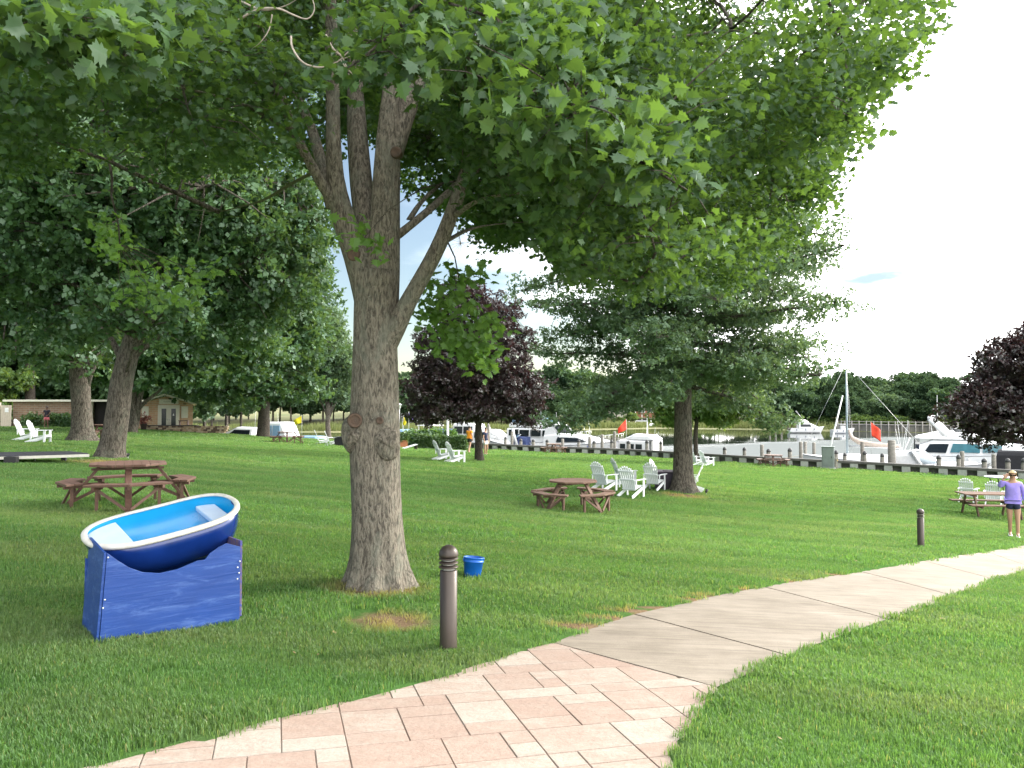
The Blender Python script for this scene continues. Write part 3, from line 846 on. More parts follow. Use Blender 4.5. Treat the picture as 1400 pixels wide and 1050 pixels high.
# ================================================================== TREES
def bark_mat(name, a, b_, c, sc=1.0, bump=1.0):
    m, n, l, b = nodes_of(name)
    t = n.new('ShaderNodeTexCoord')
    def noise(s, st, d=6, r=.6):
        mp = n.new('ShaderNodeMapping'); mp.inputs['Scale'].default_value = st; l.new(t.outputs['Object'], mp.inputs['Vector'])
        x = n.new('ShaderNodeTexNoise'); x.inputs['Scale'].default_value = s * sc; x.inputs['Detail'].default_value = d; x.inputs['Roughness'].default_value = r
        x.inputs['Distortion'].default_value = .6
        l.new(mp.outputs['Vector'], x.inputs['Vector']); return x.outputs['Fac']
    fis = noise(42, (1, 1, .26), 8, .72)
    ra = n.new('ShaderNodeMapRange'); ra.inputs['From Min'].default_value = .41; ra.inputs['From Max'].default_value = .58; l.new(fis, ra.inputs['Value'])
    mx = n.new('ShaderNodeMix'); mx.data_type = 'RGBA'; mx.inputs['A'].default_value = (*a, 1); mx.inputs['B'].default_value = (*b_, 1); l.new(ra.outputs['Result'], mx.inputs['Factor'])
    lich = noise(3.2, (1, 1, .6), 6, .7)
    r2 = n.new('ShaderNodeMapRange'); r2.inputs['From Min'].default_value = .5; r2.inputs['From Max'].default_value = .72; r2.inputs['To Max'].default_value = .7; l.new(lich, r2.inputs['Value'])
    m2 = n.new('ShaderNodeMix'); m2.data_type = 'RGBA'; m2.inputs['B'].default_value = (*c, 1); l.new(mx.outputs['Result'], m2.inputs['A']); l.new(r2.outputs['Result'], m2.inputs['Factor'])
    # pale lichen flecks
    fl = noise(34, (1, 1, .7), 3, .5)
    r3 = n.new('ShaderNodeMapRange'); r3.inputs['From Min'].default_value = .66; r3.inputs['From Max'].default_value = .74; r3.inputs['To Max'].default_value = .55; l.new(fl, r3.inputs['Value'])
    m3 = n.new('ShaderNodeMix'); m3.data_type = 'RGBA'; m3.inputs['B'].default_value = (.36, .36, .31, 1); l.new(m2.outputs['Result'], m3.inputs['A']); l.new(r3.outputs['Result'], m3.inputs['Factor'])
    l.new(m3.outputs['Result'], b.inputs['Base Color'])
    b.inputs['Roughness'].default_value = .9; b.inputs['Specular IOR Level'].default_value = .2
    bp = n.new('ShaderNodeBump'); bp.inputs['Strength'].default_value = bump; bp.inputs['Distance'].default_value = .06 / sc
    l.new(fis, bp.inputs['Height']); l.new(bp.outputs['Normal'], b.inputs['Normal'])
    return m
BARK = bark_mat('maple_bark', (.088, .077, .063), (.30, .265, .212), (.22, .235, .19), 1.0, .8)
BARK2 = bark_mat('grey_bark', (.045, .038, .030), (.19, .165, .135), (.13, .145, .11), .5)
BARKD = bark_mat('dark_bark', (.03, .025, .022), (.10, .082, .066), (.08, .08, .065), .7)

def maple_template():
    # five-lobed leaf, stalk end at the origin, tip along +x, unit length about 1
    half = [(0, 0), (.02, .20), (-.10, .40), (.14, .36), (.20, .58), (.36, .36), (.50, .62), (.60, .30), (.72, .30), (.74, .14), (1.0, 0)]
    out = half + [(x, -y) for x, y in half[-2:0:-1]]
    v = [(.38, 0, .0)] + [(x, y, -abs(y) * .28 - .10 * x * x) for x, y in out]
    n = len(out)
    f = [(0, 1 + i, 1 + (i + 1) % n) for i in range(n)]
    return np.array(v), np.array(f)
def simple_template():
    # folded pointed oval
    v = np.array([(0, 0, 0), (.35, .27, -.06), (1, 0, -.1), (.35, -.27, -.06), (.7, .2, -.09), (.7, -.2, -.09)])
    f = np.array([(0, 2, 1), (1, 2, 4), (0, 3, 2), (3, 5, 2)])
    return v, f
def sprig_template(k=4, seed=1, spread=1.0):
    """several small leaves on one twig end: one unit of foliage for trees farther off"""
    r = np.random.default_rng(seed)
    V, Fc = [], []
    for i in range(k):
        a = r.uniform(-1.3, 1.3); o = r.uniform(0, .45, 3) * np.array([1, .5, .3]) * spread
        o[1] *= r.choice([-1, 1])
        d = np.array([math.cos(a), math.sin(a), r.uniform(-.5, .25)]); d /= np.linalg.norm(d)
        s = np.cross(d, [0, 0, 1.0]); s /= np.linalg.norm(s); s = s + np.array([0, 0, r.uniform(-.6, .6)])
        L = r.uniform(.42, .62); w = L * .36
        b = len(V)
        V += [o, o + d * L * .45 + s * w, o + d * L, o + d * L * .45 - s * w]
        Fc += [(b, b + 2, b + 1), (b, b + 3, b + 2)]
    return np.array(V), np.array(Fc)
MAPLE = maple_template(); SIMPLE = simple_template()
SPRIG = sprig_template(5, 3); SPRIG8 = sprig_template(8, 9, 1.4)

def leaves(pos, out, size, template, seed, up=0.9, rnd=0.75, tint=None, droop=.25):
    """pos (n,3), out (n,3) the way each leaf tip points; returns verts, faces, tint"""
    r = np.random.default_rng(seed)
    n = len(pos)
    T, Fc = template
    nz = np.array([0, 0, up]) + r.normal(0, rnd, (n, 3)); nz /= np.linalg.norm(nz, axis=1)[:, None]
    d = out + r.normal(0, .6, (n, 3)); d[:, 2] -= droop
    d -= nz * (d * nz).sum(1)[:, None]; d /= np.linalg.norm(d, axis=1)[:, None] + 1e-9
    s = np.cross(nz, d)
    sz = size * r.uniform(.7, 1.2, n)
    curl = r.uniform(.1, 2.3, n)[:, None, None]
    v = pos[:, None] + sz[:, None, None] * (T[None, :, :1] * d[:, None] + T[None, :, 1:2] * s[:, None] * r.uniform(.8, 1.1, n)[:, None, None] + T[None, :, 2:] * curl * nz[:, None])
    K = len(T)
    f = (np.arange(n)[:, None, None] * K + Fc[None]).reshape(-1, 3)
    if tint is None: tint = r.random(n)
    return v.reshape(-1, 3), f, np.repeat(tint, len(Fc))
def clump_leaves(cl, crad, per, size, template, seed, center=None, tint=None, flat=.55, **k):
    r = np.random.default_rng(seed)
    n = len(cl)
    p = r.normal(0, 1, (n, per, 3)); p /= np.linalg.norm(p, axis=2)[..., None] + 1e-9
    p *= (r.random((n, per, 1)) ** .45) * np.asarray(crad).reshape(-1, 1, 1) if np.ndim(crad) else crad * r.random((n, per, 1)) ** .45
    p[..., 2] *= flat
    pos = (cl[:, None] + p).reshape(-1, 3)
    c = cl.mean(0) if center is None else np.asarray(center)
    o = cl - c; o[:, 2] *= .3; o /= np.linalg.norm(o, axis=1)[:, None] + 1e-9
    o = np.repeat(o, per, 0) * .8 + p.reshape(-1, 3) / np.mean(crad) * .8
    ct = r.random(n) if tint is None else tint
    tt = np.clip(np.repeat(ct, per) * .55 + r.random(n * per) * .45, 0, 2.0)
    return leaves(pos, o, size, template, seed + 1, tint=tt, **k)
def limb_points(p0, p1, n=6, sag=0.1, jit=.05, r=random):
    p0, p1 = Vector(p0), Vector(p1)
    L = (p1 - p0).length
    out = []
    ph = Vector((r.uniform(-1, 1), r.uniform(-1, 1), r.uniform(-1, 1)))
    for i in range(n + 1):
        t = i / n
        q = p0.lerp(p1, t)
        q += Vector((0, 0, 1)) * math.sin(t * PI) * L * sag + ph * math.sin(t * PI * 1.0) * L * jit + Vector((r.uniform(-1, 1), r.uniform(-1, 1), r.uniform(-1, 1))) * L * jit * .35 * (0 < i < n)
        out.append(q)
    return out
def trunk_rings(mb, pts, rad, n=24, flare=0.0, rough=.05, seed=0, flare_h=.5, lobes=7):
    """an uneven bole with spreading roots"""
    r = random.Random(seed)
    ph = [r.uniform(0, 6.28) for _ in range(6)]
    # resample
    P = []
    for i in range(len(pts) - 1):
        k = max(2, int((Vector(pts[i + 1]) - Vector(pts[i])).length / .12))
        for j in range(k):
            t = j / k
            tt = t
            P.append((Vector(pts[i]).lerp(Vector(pts[i + 1]), t), rad[i] * (1 - tt) + rad[i + 1] * tt))
    P.append((Vector(pts[-1]), rad[-1]))
    # smooth centre line
    C = [p for p, _ in P]
    for _ in range(4):
        C = [C[0]] + [(C[i - 1] + C[i] * 2 + C[i + 1]) / 4 for i in range(1, len(C) - 1)] + [C[-1]]
    rings = []
    z0 = C[0].z
    for (p, rr), c in zip(P, C):
        ring = []
        hgt = c.z - z0
        for k in range(n):
            a = 2 * PI * k / n
            m = 1 + rough * (math.sin(3 * a + ph[0] + hgt * .9) * .6 + math.sin(5 * a + ph[1] - hgt * 1.3) * .4 + math.sin(2 * a + ph[2] + hgt * 2.1) * .5)
            fl = flare * math.exp(-max(0, hgt) / flare_h * 2.3) * (1 + .45 * math.sin(lobes * a + ph[3]) + .3 * math.sin(3 * a + ph[4]))
            q = rr * m * (1 + fl)
            ring.append(c + Vector((math.cos(a) * q, math.sin(a) * q, 0)))
        rings.append(ring)
    mb.loft(rings, cap=True)
def crown_points(blobs, n, seed, shell=.55, flat_bottom=0.0):
    """points through a union of ellipsoids, denser towards the outside"""
    r = np.random.default_rng(seed)
    vol = np.array([b[1][0] * b[1][1] * b[1][2] for b in blobs]) ** .8
    cnt = np.maximum(1, (vol / vol.sum() * n).astype(int))
    out = []
    for (c, rad), k in zip(blobs, cnt):
        p = r.normal(0, 1, (k, 3)); p /= np.linalg.norm(p, axis=1)[:, None]
        q = shell + (1 - shell) * r.random(k); 
        low = r.random(k) < .25
        q[low] = r.random(low.sum()) ** .5
        p *= q[:, None]
        p *= 1 + .16 * np.sin(p[:, :1] * 7 + c[0]) * np.sin(p[:, 1:2] * 6 + c[1]) 
        if flat_bottom: p[:, 2] = np.where(p[:, 2] < 0, p[:, 2] * flat_bottom, p[:, 2])
        out.append(np.array(c) + p * np.array(rad))
    return np.vstack(out)
def make_tree(name, label, base, trunk, trad, blobs, n_clump, per, crad, lsize, bark, leaf, template=SPRIG, seed=1, limbs=10, group=None, flare=.7,
              shell=.55, flat=.5, limb_from=.45, twig=True, up=.8, rnd=.8, nring=20, extra_limbs=(), droop=.25, limb_r=.4, cat='tree', keep=None):
    """trunk: list of local points from the base up; blobs: local ellipsoids (centre, radii)"""
    t = thing(name, label, cat, base, 0, group)
    r = random.Random(seed)
    mb = MB()
    pts = [Vector(p) for p in trunk]
    pts = [pts[0] - Vector((0, 0, .15))] + pts
    trunk_rings(mb, pts, [trad[0]] + list(trad), n=nring, flare=flare, seed=seed)
    cl = crown_points(blobs, n_clump, seed, shell)
    if keep is not None: cl = cl[keep(cl + np.array(base))]
    skel = []
    def trunk_at(f):
        k = f * (len(pts) - 2); i = min(int(k), len(pts) - 3); u = k - i
        return pts[i + 1].lerp(pts[i + 2], u), (trad[i] * (1 - u) + trad[i + 1] * u)
    ends = []
    for i in range(limbs):
        f = limb_from + (1 - limb_from) * (i + .5) / limbs
        p0, r0 = trunk_at(f)
        c = cl[r.randrange(len(cl))]
        # prefer crown points at or above the fork
        for _ in range(12):
            c = cl[r.randrange(len(cl))]
            if c[2] > p0.z - .3 and (Vector(c) - p0).length > .3 * max(b[1][0] for b in blobs): break
        end = p0.lerp(Vector(c), .88)
        lp = limb_points(p0, end, 6, sag=.06, jit=.06, r=r)
        rr = min(r0 * .75, max(.03, (end - p0).length * .018 + r0 * limb_r * .4))
        mb.tube(lp, [rr * (1 - .82 * k / 6) for k in range(7)], n=7)
        skel += lp[1:]
    for lp, r0, r1 in extra_limbs:
        lp = [Vector(p) for p in lp]
        k = len(lp)
        mb.tube(lp, [r0 + (r1 - r0) * i / (k - 1) for i in range(k)], n=9)
        skel += lp[1:]
    for i in range(6):
        skel.append(trunk_at(.55 + .075 * i)[0])
    if twig:
        S = np.array([tuple(p) for p in skel])
        for c in cl:
            if r.random() < .55: continue
            d = ((S - c) ** 2).sum(1); i = int(np.argmin(d))
            a = Vector(S[i]); b = Vector(c)
            if (b - a).length < .15: continue
            m = a.lerp(b, .5) + Vector((r.uniform(-1, 1), r.uniform(-1, 1), r.uniform(.0, 1))) * (b - a).length * .1
            w = min(.03, .006 + .004 * (b - a).length) * (1 if lsize < .3 else 2)
            mb.tube([a, m, b], [w * 1.4, w, w * .4], n=4, cap=False)
    mb.build('trunk', bark, t)
    c0 = np.mean([b[0] for b in blobs], 0)
    v, f, tt = clump_leaves(cl, crad, per, lsize, template, seed, center=c0, flat=flat, up=up, rnd=rnd, droop=droop)
    obj('crown', fast_mesh('crown', v, f, tt), leaf, t)
    return t

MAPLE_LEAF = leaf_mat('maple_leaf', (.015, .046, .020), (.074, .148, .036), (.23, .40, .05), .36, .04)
MID_LEAF = leaf_mat('park_leaf', (.025, .072, .031), (.078, .156, .054), (.20, .32, .06), .30, .06)
OAK_LEAF = leaf_mat('oak_leaf', (.052, .105, .056), (.125, .205, .095), (.26, .38, .11), .34, .05)
LIGHT_LEAF = leaf_mat('light_leaf', (.045, .105, .022), (.11, .19, .04), (.34, .46, .07), .36, .05)
PURPLE_LEAF = leaf_mat('purple_leaf', (.018, .009, .012), (.078, .036, .044), (.07, .018, .020), .22, .09)
WOOD_LEAF = leaf_mat('wood_leaf', (.032, .070, .036), (.085, .145, .060), (.14, .22, .07), .2, .02)
HEDGE_LEAF = leaf_mat('hedge_leaf', (.03, .075, .018), (.075, .14, .035), (.2, .32, .05), .25, .06)

# ------------------------------------------------------------------ the big maple in front
def build_maple():
    base = gp(513, 800)
    D = base.y
    t = thing('maple_tree', 'large green maple with forked grey trunk and old pruning burls, nearest the path', 'tree', base)
    B = Vector(base)
    L = lambda px, py, d=0.0: at(px, py, D + d) - B
    def rad(w): return w / 2 / F * D
    mb = MB()
    trunk_rings(mb, [Vector((0, 0, -.15)), L(515, 795), L(516, 760), L(515, 700), L(513, 640), L(513, 590), L(514, 520), L(514, 460), L(514, 405), L(516, 372)],
                [rad(74), rad(74), rad(70), rad(68), rad(68), rad(68), rad(62), rad(58), rad(58), rad(60)], n=64, flare=.55, flare_h=.55, rough=.04, seed=4, lobes=8)
    def limb(pp, ww, n=16, seed=1, rough=.06):
        trunk_rings(mb, [L(*p) for p in pp], [rad(w) for w in ww], n=n, flare=0, rough=rough, seed=seed)
    # the three leaders and their forks
    limb([(508, 420), (498, 372), (478, 320), (462, 280), (457, 240, -.1), (455, 180, -.2), (455, 110, -.3), (452, 20, -.5), (450, -90, -.7)], [44, 42, 36, 30, 24, 20, 18, 15, 11], 22, 2)
    limb([(521, 425), (523, 372), (526, 310, .05), (528, 250, .1), (531, 195, .1), (535, 130, .15), (544, 30, .3), (560, -100, .5)], [46, 46, 42, 38, 34, 26, 22, 17], 24, 3)
    limb([(534, 215, .1), (552, 160, .2), (572, 110, .4), (590, 20, .7), (610, -120, 1.2)], [32, 30, 26, 22, 15], 16, 4)
    limb([(516, 385, .12), (503, 320, .22), (494, 250, .32), (488, 180, .42), (484, 90, .6), (478, -60, .9)], [36, 34, 32, 29, 22, 12], 16, 5)
    limb([(520, 490), (538, 450, -.05), (556, 415, -.1), (580, 375, -.15), (602, 335, -.2), (618, 290, -.2), (634, 245, -.2), (652, 190, -.1), (680, 100, .1), (700, -40, .4)], [34, 34, 27, 25, 23, 20, 18, 16, 12, 8], 18, 6)
    limb([(470, 300), (446, 262, -.1), (428, 232, -.2), (405, 190, -.4), (380, 120, -.6), (350, 20, -.9)], [22, 19, 16, 14, 11, 8], 12, 7)
    limb([(455, 285), (440, 225, .1), (425, 170, .25), (395, 110, .5), (350, 60, .9)], [20, 17, 15, 12, 8], 12, 8)
    limb([(540, 325, .05), (562, 308, .1), (590, 285, .2), (615, 262, .4), (650, 220, .8), (690, 180, 1.3)], [18, 16, 15, 13, 11, 7], 12, 9)
    limb([(616, 300, -.2), (640, 278, -.3), (665, 269, -.5), (700, 265, -.9), (760, 262, -1.5), (830, 230, -2.0)], [13, 12, 11, 10, 9, 6], 10, 10)
    limb([(610, 330, -.2), (640, 312, .1), (680, 306, .6), (735, 302, 1.2), (800, 290, 1.8)], [11, 10, 9, 8, 5], 10, 11)
    limb([(560, 300, .1), (575, 275, .4), (605, 250, .9), (640, 225, 1.5)], [10, 9, 8, 5], 8, 12)
    limb([(430, 235, -.2), (400, 250, .6), (360, 275, 1.2), (300, 290, 2.0), (240, 285, 3.0)], [9, 8, 7, 6, 4], 8, 13)
    limb([(400, 180, -.4), (330, 140, -1.2), (250, 120, -2.0), (120, 90, -2.8)], [9, 8, 7, 4], 8, 14)
    limb([(652, 190, -.1), (740, 120, -.5), (860, 60, -.6), (1000, 40, -.2), (1130, 60, .2)], [11, 10, 9, 7, 4], 8, 15)
    limb([(640, 240, -.2), (720, 200, .8), (850, 190, 1.4), (980, 230, 1.6), (1080, 250, 1.6)], [10, 9, 8, 6, 4], 8, 16)
    trunk_o = mb.build('trunk', BARK, t)
    # burls and pruning scars
    scar = mat('cut_wood', (.135, .085, .058), rough=.9, col2=(.075, .055, .042), scale=14, bump=.8, bscale=50)
    def knob(px, py, d, rx, ry, rz, seed, m, ring=True):
        c = L(px, py, d)
        b = MB()
        r = random.Random(seed)
        n, k = 28, 16
        vs, rings = [], []
        for i in range(k + 1):
            th = PI * i / k
            row = []
            for j in range(n):
                ph = 2 * PI * j / n
                q = 1 + .10 * math.sin(3 * ph + seed + th * 2) + .08 * math.sin(5 * th + ph * 2 + seed)
                row.append(c + Vector((rx * math.sin(th) * math.cos(ph), ry * math.cos(th), rz * math.sin(th) * math.sin(ph))) * q)
            rings.append(row)
        b.loft(rings)
        return b.build('burl', m, t)
    rr = rad(66)
    knob(484, 592, -.10, .135, .17, .19, 3, BARK)
    knob(528, 606, -rr * .80, .15, .085, .16, 8, BARK)
    b = MB()
    for (px, py, q) in ((485, 575, .064),):
        c = L(px, py, -.27)
        for k_, (ri, dz) in enumerate(((1.0, 0), (.78, .018), (.5, .004), (.22, .012))):
            pass
        prof = [(q * 1.25, -.03), (q * 1.15, .012), (q * .92, .022), (q * .8, .008), (q * .55, .004), (q * .4, .012), (q * .2, .006), (.004, .01)]
        M = Euler((R(92), R(4), R(14))).to_matrix()
        b.lathe(prof, 26, c, M)
    b.build('pruning_scar', scar, t)
    b = MB()
    for (px, py, q, d) in ((483, 348, .055, -.16), (541, 208, .05, -.10), (519, 575, .03, -rr - .012)):
        c = L(px, py, d)
        b = MB(); b.lathe([(q * 1.3, -.03), (q * 1.15, .012), (q * .8, .012), (q * .5, .002), (.003, .004)], 18, c, Euler((R(90), 0, R(random.uniform(-12, 12)))).to_matrix())
        b.build('pruning_scar', scar, t)
    b.mesh
    # ---- crown: a broad irregular head, its underside as high as in the photograph
    lo = np.array([(-700, 330), (-300, 300), (0, 262), (60, 240), (120, 236), (190, 245), (240, 262), (300, 250), (360, 236), (400, 246), (425, 262), (440, 255), (452, 215), (470, 195), (500, 195), (545, 225), (556, 262), (575, 285), (600, 288), (612, 296), (640, 322), (668, 350),
                   (700, 352), (730, 330), (752, 352), (775, 385), (800, 405), (828, 398), (850, 415), (890, 425), (930, 420), (965, 400), (1000, 405), (1035, 385), (1060, 350), (1090, 340), (1115, 322), (1130, 262), (1150, 240), (1170, 200), (1172, 160), (1195, 150), (1225, 110), (1240, 75), (1275, 62), (1296, 20), (1300, -40), (1330, -120), (1400, -300), (1500, -700.)])
    r = np.random.default_rng(21)
    N = 26000
    c = np.array([B.x + .5, B.y + .1, CZ + 3.4]); rad3 = np.array([7.0, 6.6, 5.6])
    p = r.normal(0, 1, (N, 3)); p /= np.linalg.norm(p, axis=1)[:, None]
    p *= (r.random((N, 1)) ** .42)
    p[:, 2] = np.where(p[:, 2] < 0, p[:, 2] * .62, p[:, 2])
    w = c + p * rad3
    px, py, dep = proj(w)
    marg = .22 / dep * F
    lim = np.interp(px, lo[:, 0], lo[:, 1])
    ok = (w[:, 1] > 5.2) & (py + marg < lim + 6) & (w[:, 2] > CZ + .9)
    # keep the forks open to view: nothing dense in front of the leaders
    infork = (np.abs(px - 515) < 100) & (py > 95) & (w[:, 1] < D + .5)
    ok &= ~infork
    w = w[ok]; px = px[ok]; py = py[ok]; dep = dep[ok]
    inview = (px > -150) & (px < 1450) & (py > -120) & (w[:, 1] > 0)
    thin = np.where(inview, .56, .08)
    # the opening between the leaders, where the sky shows
    thin = np.where((px > 560) & (px < 690) & (py > 225) & (py < 330), .42, thin)
    thin = np.where((px > 60) & (px < 460) & (py > 110) & (py < 270), .20, thin)
    # leafy masses with airy gaps between them
    nz = np.sin(w[:, 0] * 1.9 + 1.3 * np.sin(w[:, 2] * 1.6)) + np.sin(w[:, 1] * 2.1 + 1.1 * np.sin(w[:, 0] * 1.4 + 2)) + np.sin(w[:, 2] * 2.9 + np.sin(w[:, 1] * 1.3))
    thin = thin * np.clip(.58 + .50 * nz, .02, 1.3)
    k = r.random(len(w)) < thin
    cl = w[k]
    # outer sprays the photograph shows close to the lens and hanging low
    extra = []
    def spray(px0, py0, d, n, sx, sy, sd_):
        for _ in range(n):
            q = at(px0 + r.normal(0, sx), py0 + r.normal(0, sy), d + r.normal(0, sd_)); extra.append(tuple(q))
    spray(760, 120, 4.9, 26, 60, 40, .35); spray(850, 190, 5.0, 16, 35, 26, .3); spray(690, 70, 4.9, 18, 55, 30, .3); spray(880, 225, 5.1, 9, 22, 14, .2)
    spray(780, 215, 5.2, 14, 45, 24, .3); spray(560, 60, 5.2, 12, 50, 26, .3)
    spray(60, 40, 3.9, 16, 50, 22, .2); spray(150, 50, 4.3, 14, 40, 20, .2); spray(20, 60, 4.1, 8, 30, 16, .2); spray(230, 40, 4.8, 10, 40, 22, .3)
    n_close = len(extra)
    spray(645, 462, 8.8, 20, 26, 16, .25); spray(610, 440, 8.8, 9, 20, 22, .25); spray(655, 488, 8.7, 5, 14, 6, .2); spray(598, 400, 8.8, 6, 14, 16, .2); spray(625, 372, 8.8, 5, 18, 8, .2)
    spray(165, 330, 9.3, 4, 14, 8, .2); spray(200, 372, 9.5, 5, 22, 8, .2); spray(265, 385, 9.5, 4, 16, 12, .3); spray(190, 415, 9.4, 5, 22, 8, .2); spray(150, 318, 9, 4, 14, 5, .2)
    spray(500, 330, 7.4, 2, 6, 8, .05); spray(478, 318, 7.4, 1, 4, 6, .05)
    ex = np.array(extra)
    allc = np.vstack([cl, ex]) - np.array(B)
    # twigs to every hanging spray and to a share of the clumps
    tw = MB()
    rr_ = random.Random(3)
    skel = np.array([tuple(L(*q)) for q in [(450, 20, -.5), (552, 30, .3), (590, 20, .7), (480, 90, .6), (680, 100, .1), (652, 190, -.1), (634, 245, -.2), (350, 20, -.9), (380, 120, -.6), (395, 110, .5), (350, 60, .9),
        (650, 220, .8), (690, 180, 1.3), (700, 265, -.9), (830, 230, -2), (735, 302, 1.2), (800, 290, 1.8), (300, 290, 2), (240, 285, 3), (250, 120, -2), (120, 90, -2.8), (740, 120, -.5), (860, 60, -.6), (1000, 40, -.2), (1130, 60, .2), (850, 190, 1.4), (980, 230, 1.6), (1080, 250, 1.6)]])
    # secondary branches
    sec = allc[np.random.default_rng(5).choice(len(allc), 130, replace=False)]
    S = [tuple(q) for q in skel]
    for c_ in sec:
        A = np.array(S); i = int(np.argmin(((A - c_) ** 2).sum(1)))
        lp = limb_points(A[i], c_, 5, .05, .06, rr_)
        ln = (Vector(c_) - Vector(A[i])).length
        tw.tube(lp, [max(.004, .008 + .008 * ln * (1 - q / 5)) for q in range(6)], n=6)
        S += [tuple(q) for q in lp[2:]]
    S += [tuple(L(*q)) for q in ((630, 395, .7), (640, 432, .9), (650, 455, .95), (620, 425, .9), (660, 470, .95))]
    A = np.array(S)
    for j, c_ in enumerate(allc):
        if j < len(cl) and rr_.random() < .35: continue
        i = int(np.argmin(((A - c_) ** 2).sum(1)))
        ln = (Vector(c_) - Vector(A[i])).length
        if ln > 1.0 and rr_.random() < .8: continue
        tw.tube(limb_points(A[i], c_, 3, .08, .08, rr_), [.004 + .003 * ln, .004 + .002 * ln, .004, .0022], n=4, cap=False)
    # the hanging spray has a long thin stem from the right leader
    tw.tube([L(608, 322, -.2), L(622, 352, .3), L(630, 395, .7), L(640, 432, .9), L(650, 455, .95)], [.010, .008, .007, .006, .004], n=5)
    tw.build('twigs' if False else 'branchwork', BARK2, t)
    # bare silvery dead twigs before the left leader
    dead = MB()
    r2 = random.Random(8)
    def dtwig(pts, w=.008):
        P = [L(*q) for q in pts]; k = len(P)
        # smooth
        Q = []
        for i in range(k - 1):
            for s in range(4):
                u = s / 4; p0, p1, p2, p3 = P[max(i - 1, 0)], P[i], P[i + 1], P[min(i + 2, k - 1)]
                Q.append(0.5 * ((2 * p1) + (p2 - p0) * u + (2 * p0 - 5 * p1 + 4 * p2 - p3) * u * u + (3 * p1 - p0 - 3 * p2 + p3) * u ** 3))
        Q.append(P[-1])
        dead.tube(Q, [w * (1 - .75 * i / len(Q)) for i in range(len(Q))], n=6)
    dtwig([(398, 50, -2.2), (400, 66, -2.3), (415, 86, -2.4), (440, 92, -2.4), (462, 84, -2.4), (480, 68, -2.4), (500, 64, -2.4)], .010)
    dtwig([(446, 48, -2.3), (455, 66, -2.4), (468, 78, -2.4), (476, 95, -2.4), (490, 104, -2.4), (510, 92, -2.4)], .009)
    dtwig([(320, 32, -2.2), (350, 14, -2.3), (380, 12, -2.4), (400, 20, -2.4), (420, 26, -2.4), (430, 12, -2.4), (424, -10, -2.4)], .011)
    dtwig([(330, 2, -2.2), (360, 14, -2.3), (390, 8, -2.4), (410, -4, -2.5)], .008)
    dtwig([(372, 20, -2.3), (368, 40, -2.3), (356, 58, -2.3), (345, 66, -2.2)], .006)
    dtwig([(470, 80, -2.4), (486, 76, -2.5), (505, 84, -2.5)], .005)
    dtwig([(466, 82, -2.4), (478, 104, -2.4), (470, 118, -2.3)], .005)
    dead.build('dead_twig', mat('dead_twig_wood', (.34, .29, .24), rough=.8, var=.25, scale=20), t)
    dead = MB()
    for k in range(13):      # the dry starburst of twigs right of the trunk
        a = 2 * PI * k / 16 + r2.uniform(-.2, .2); q = r2.uniform(16, 36)
        dead.tube([L(630, 332, .3), L(630 + math.cos(a) * q * .5, 332 + math.sin(a) * q * .5, .3), L(630 + math.cos(a) * q * .9, 332 + math.sin(a) * q * .9 + 2, .3)], [.0022, .0017, .001], n=5)
    dtwig([(620, 300, .0), (626, 318, .2), (630, 332, .3)], .005)
    dead.build('dead_twig', MATS['dead_twig_wood'], t)
    # leaves
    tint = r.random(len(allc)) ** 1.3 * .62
    tint[len(cl) + n_close:] = r.uniform(1.8, 3.0, len(tint) - len(cl) - n_close)  # hanging sprays: the glow of sun through them is put into the leaf colour
    cc = np.array([0, 0, 5.0])
    nm = len(cl) + n_close
    nc_ = len(cl)
    v, f, tt = clump_leaves(allc[:nc_], .34, 48, .070, MAPLE, 31, center=cc, tint=tint[:nc_], flat=.55, up=.75, rnd=.62, droop=.35)
    v2, f2, t2 = clump_leaves(allc[nc_:nm], .30, 22, .098, MAPLE, 33, center=cc, tint=tint[nc_:nm] * 1.3, flat=.6, up=.7, rnd=.62, droop=.5)
    v, f, tt = np.vstack([v, v2]), np.vstack([f, f2 + len(v)]), np.r_[tt, t2]
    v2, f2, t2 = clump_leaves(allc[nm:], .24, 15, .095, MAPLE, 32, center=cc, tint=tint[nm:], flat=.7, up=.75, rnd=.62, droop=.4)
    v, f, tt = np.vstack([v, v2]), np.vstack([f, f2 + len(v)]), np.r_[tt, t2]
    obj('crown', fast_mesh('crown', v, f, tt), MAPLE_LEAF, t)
    return t
build_maple()

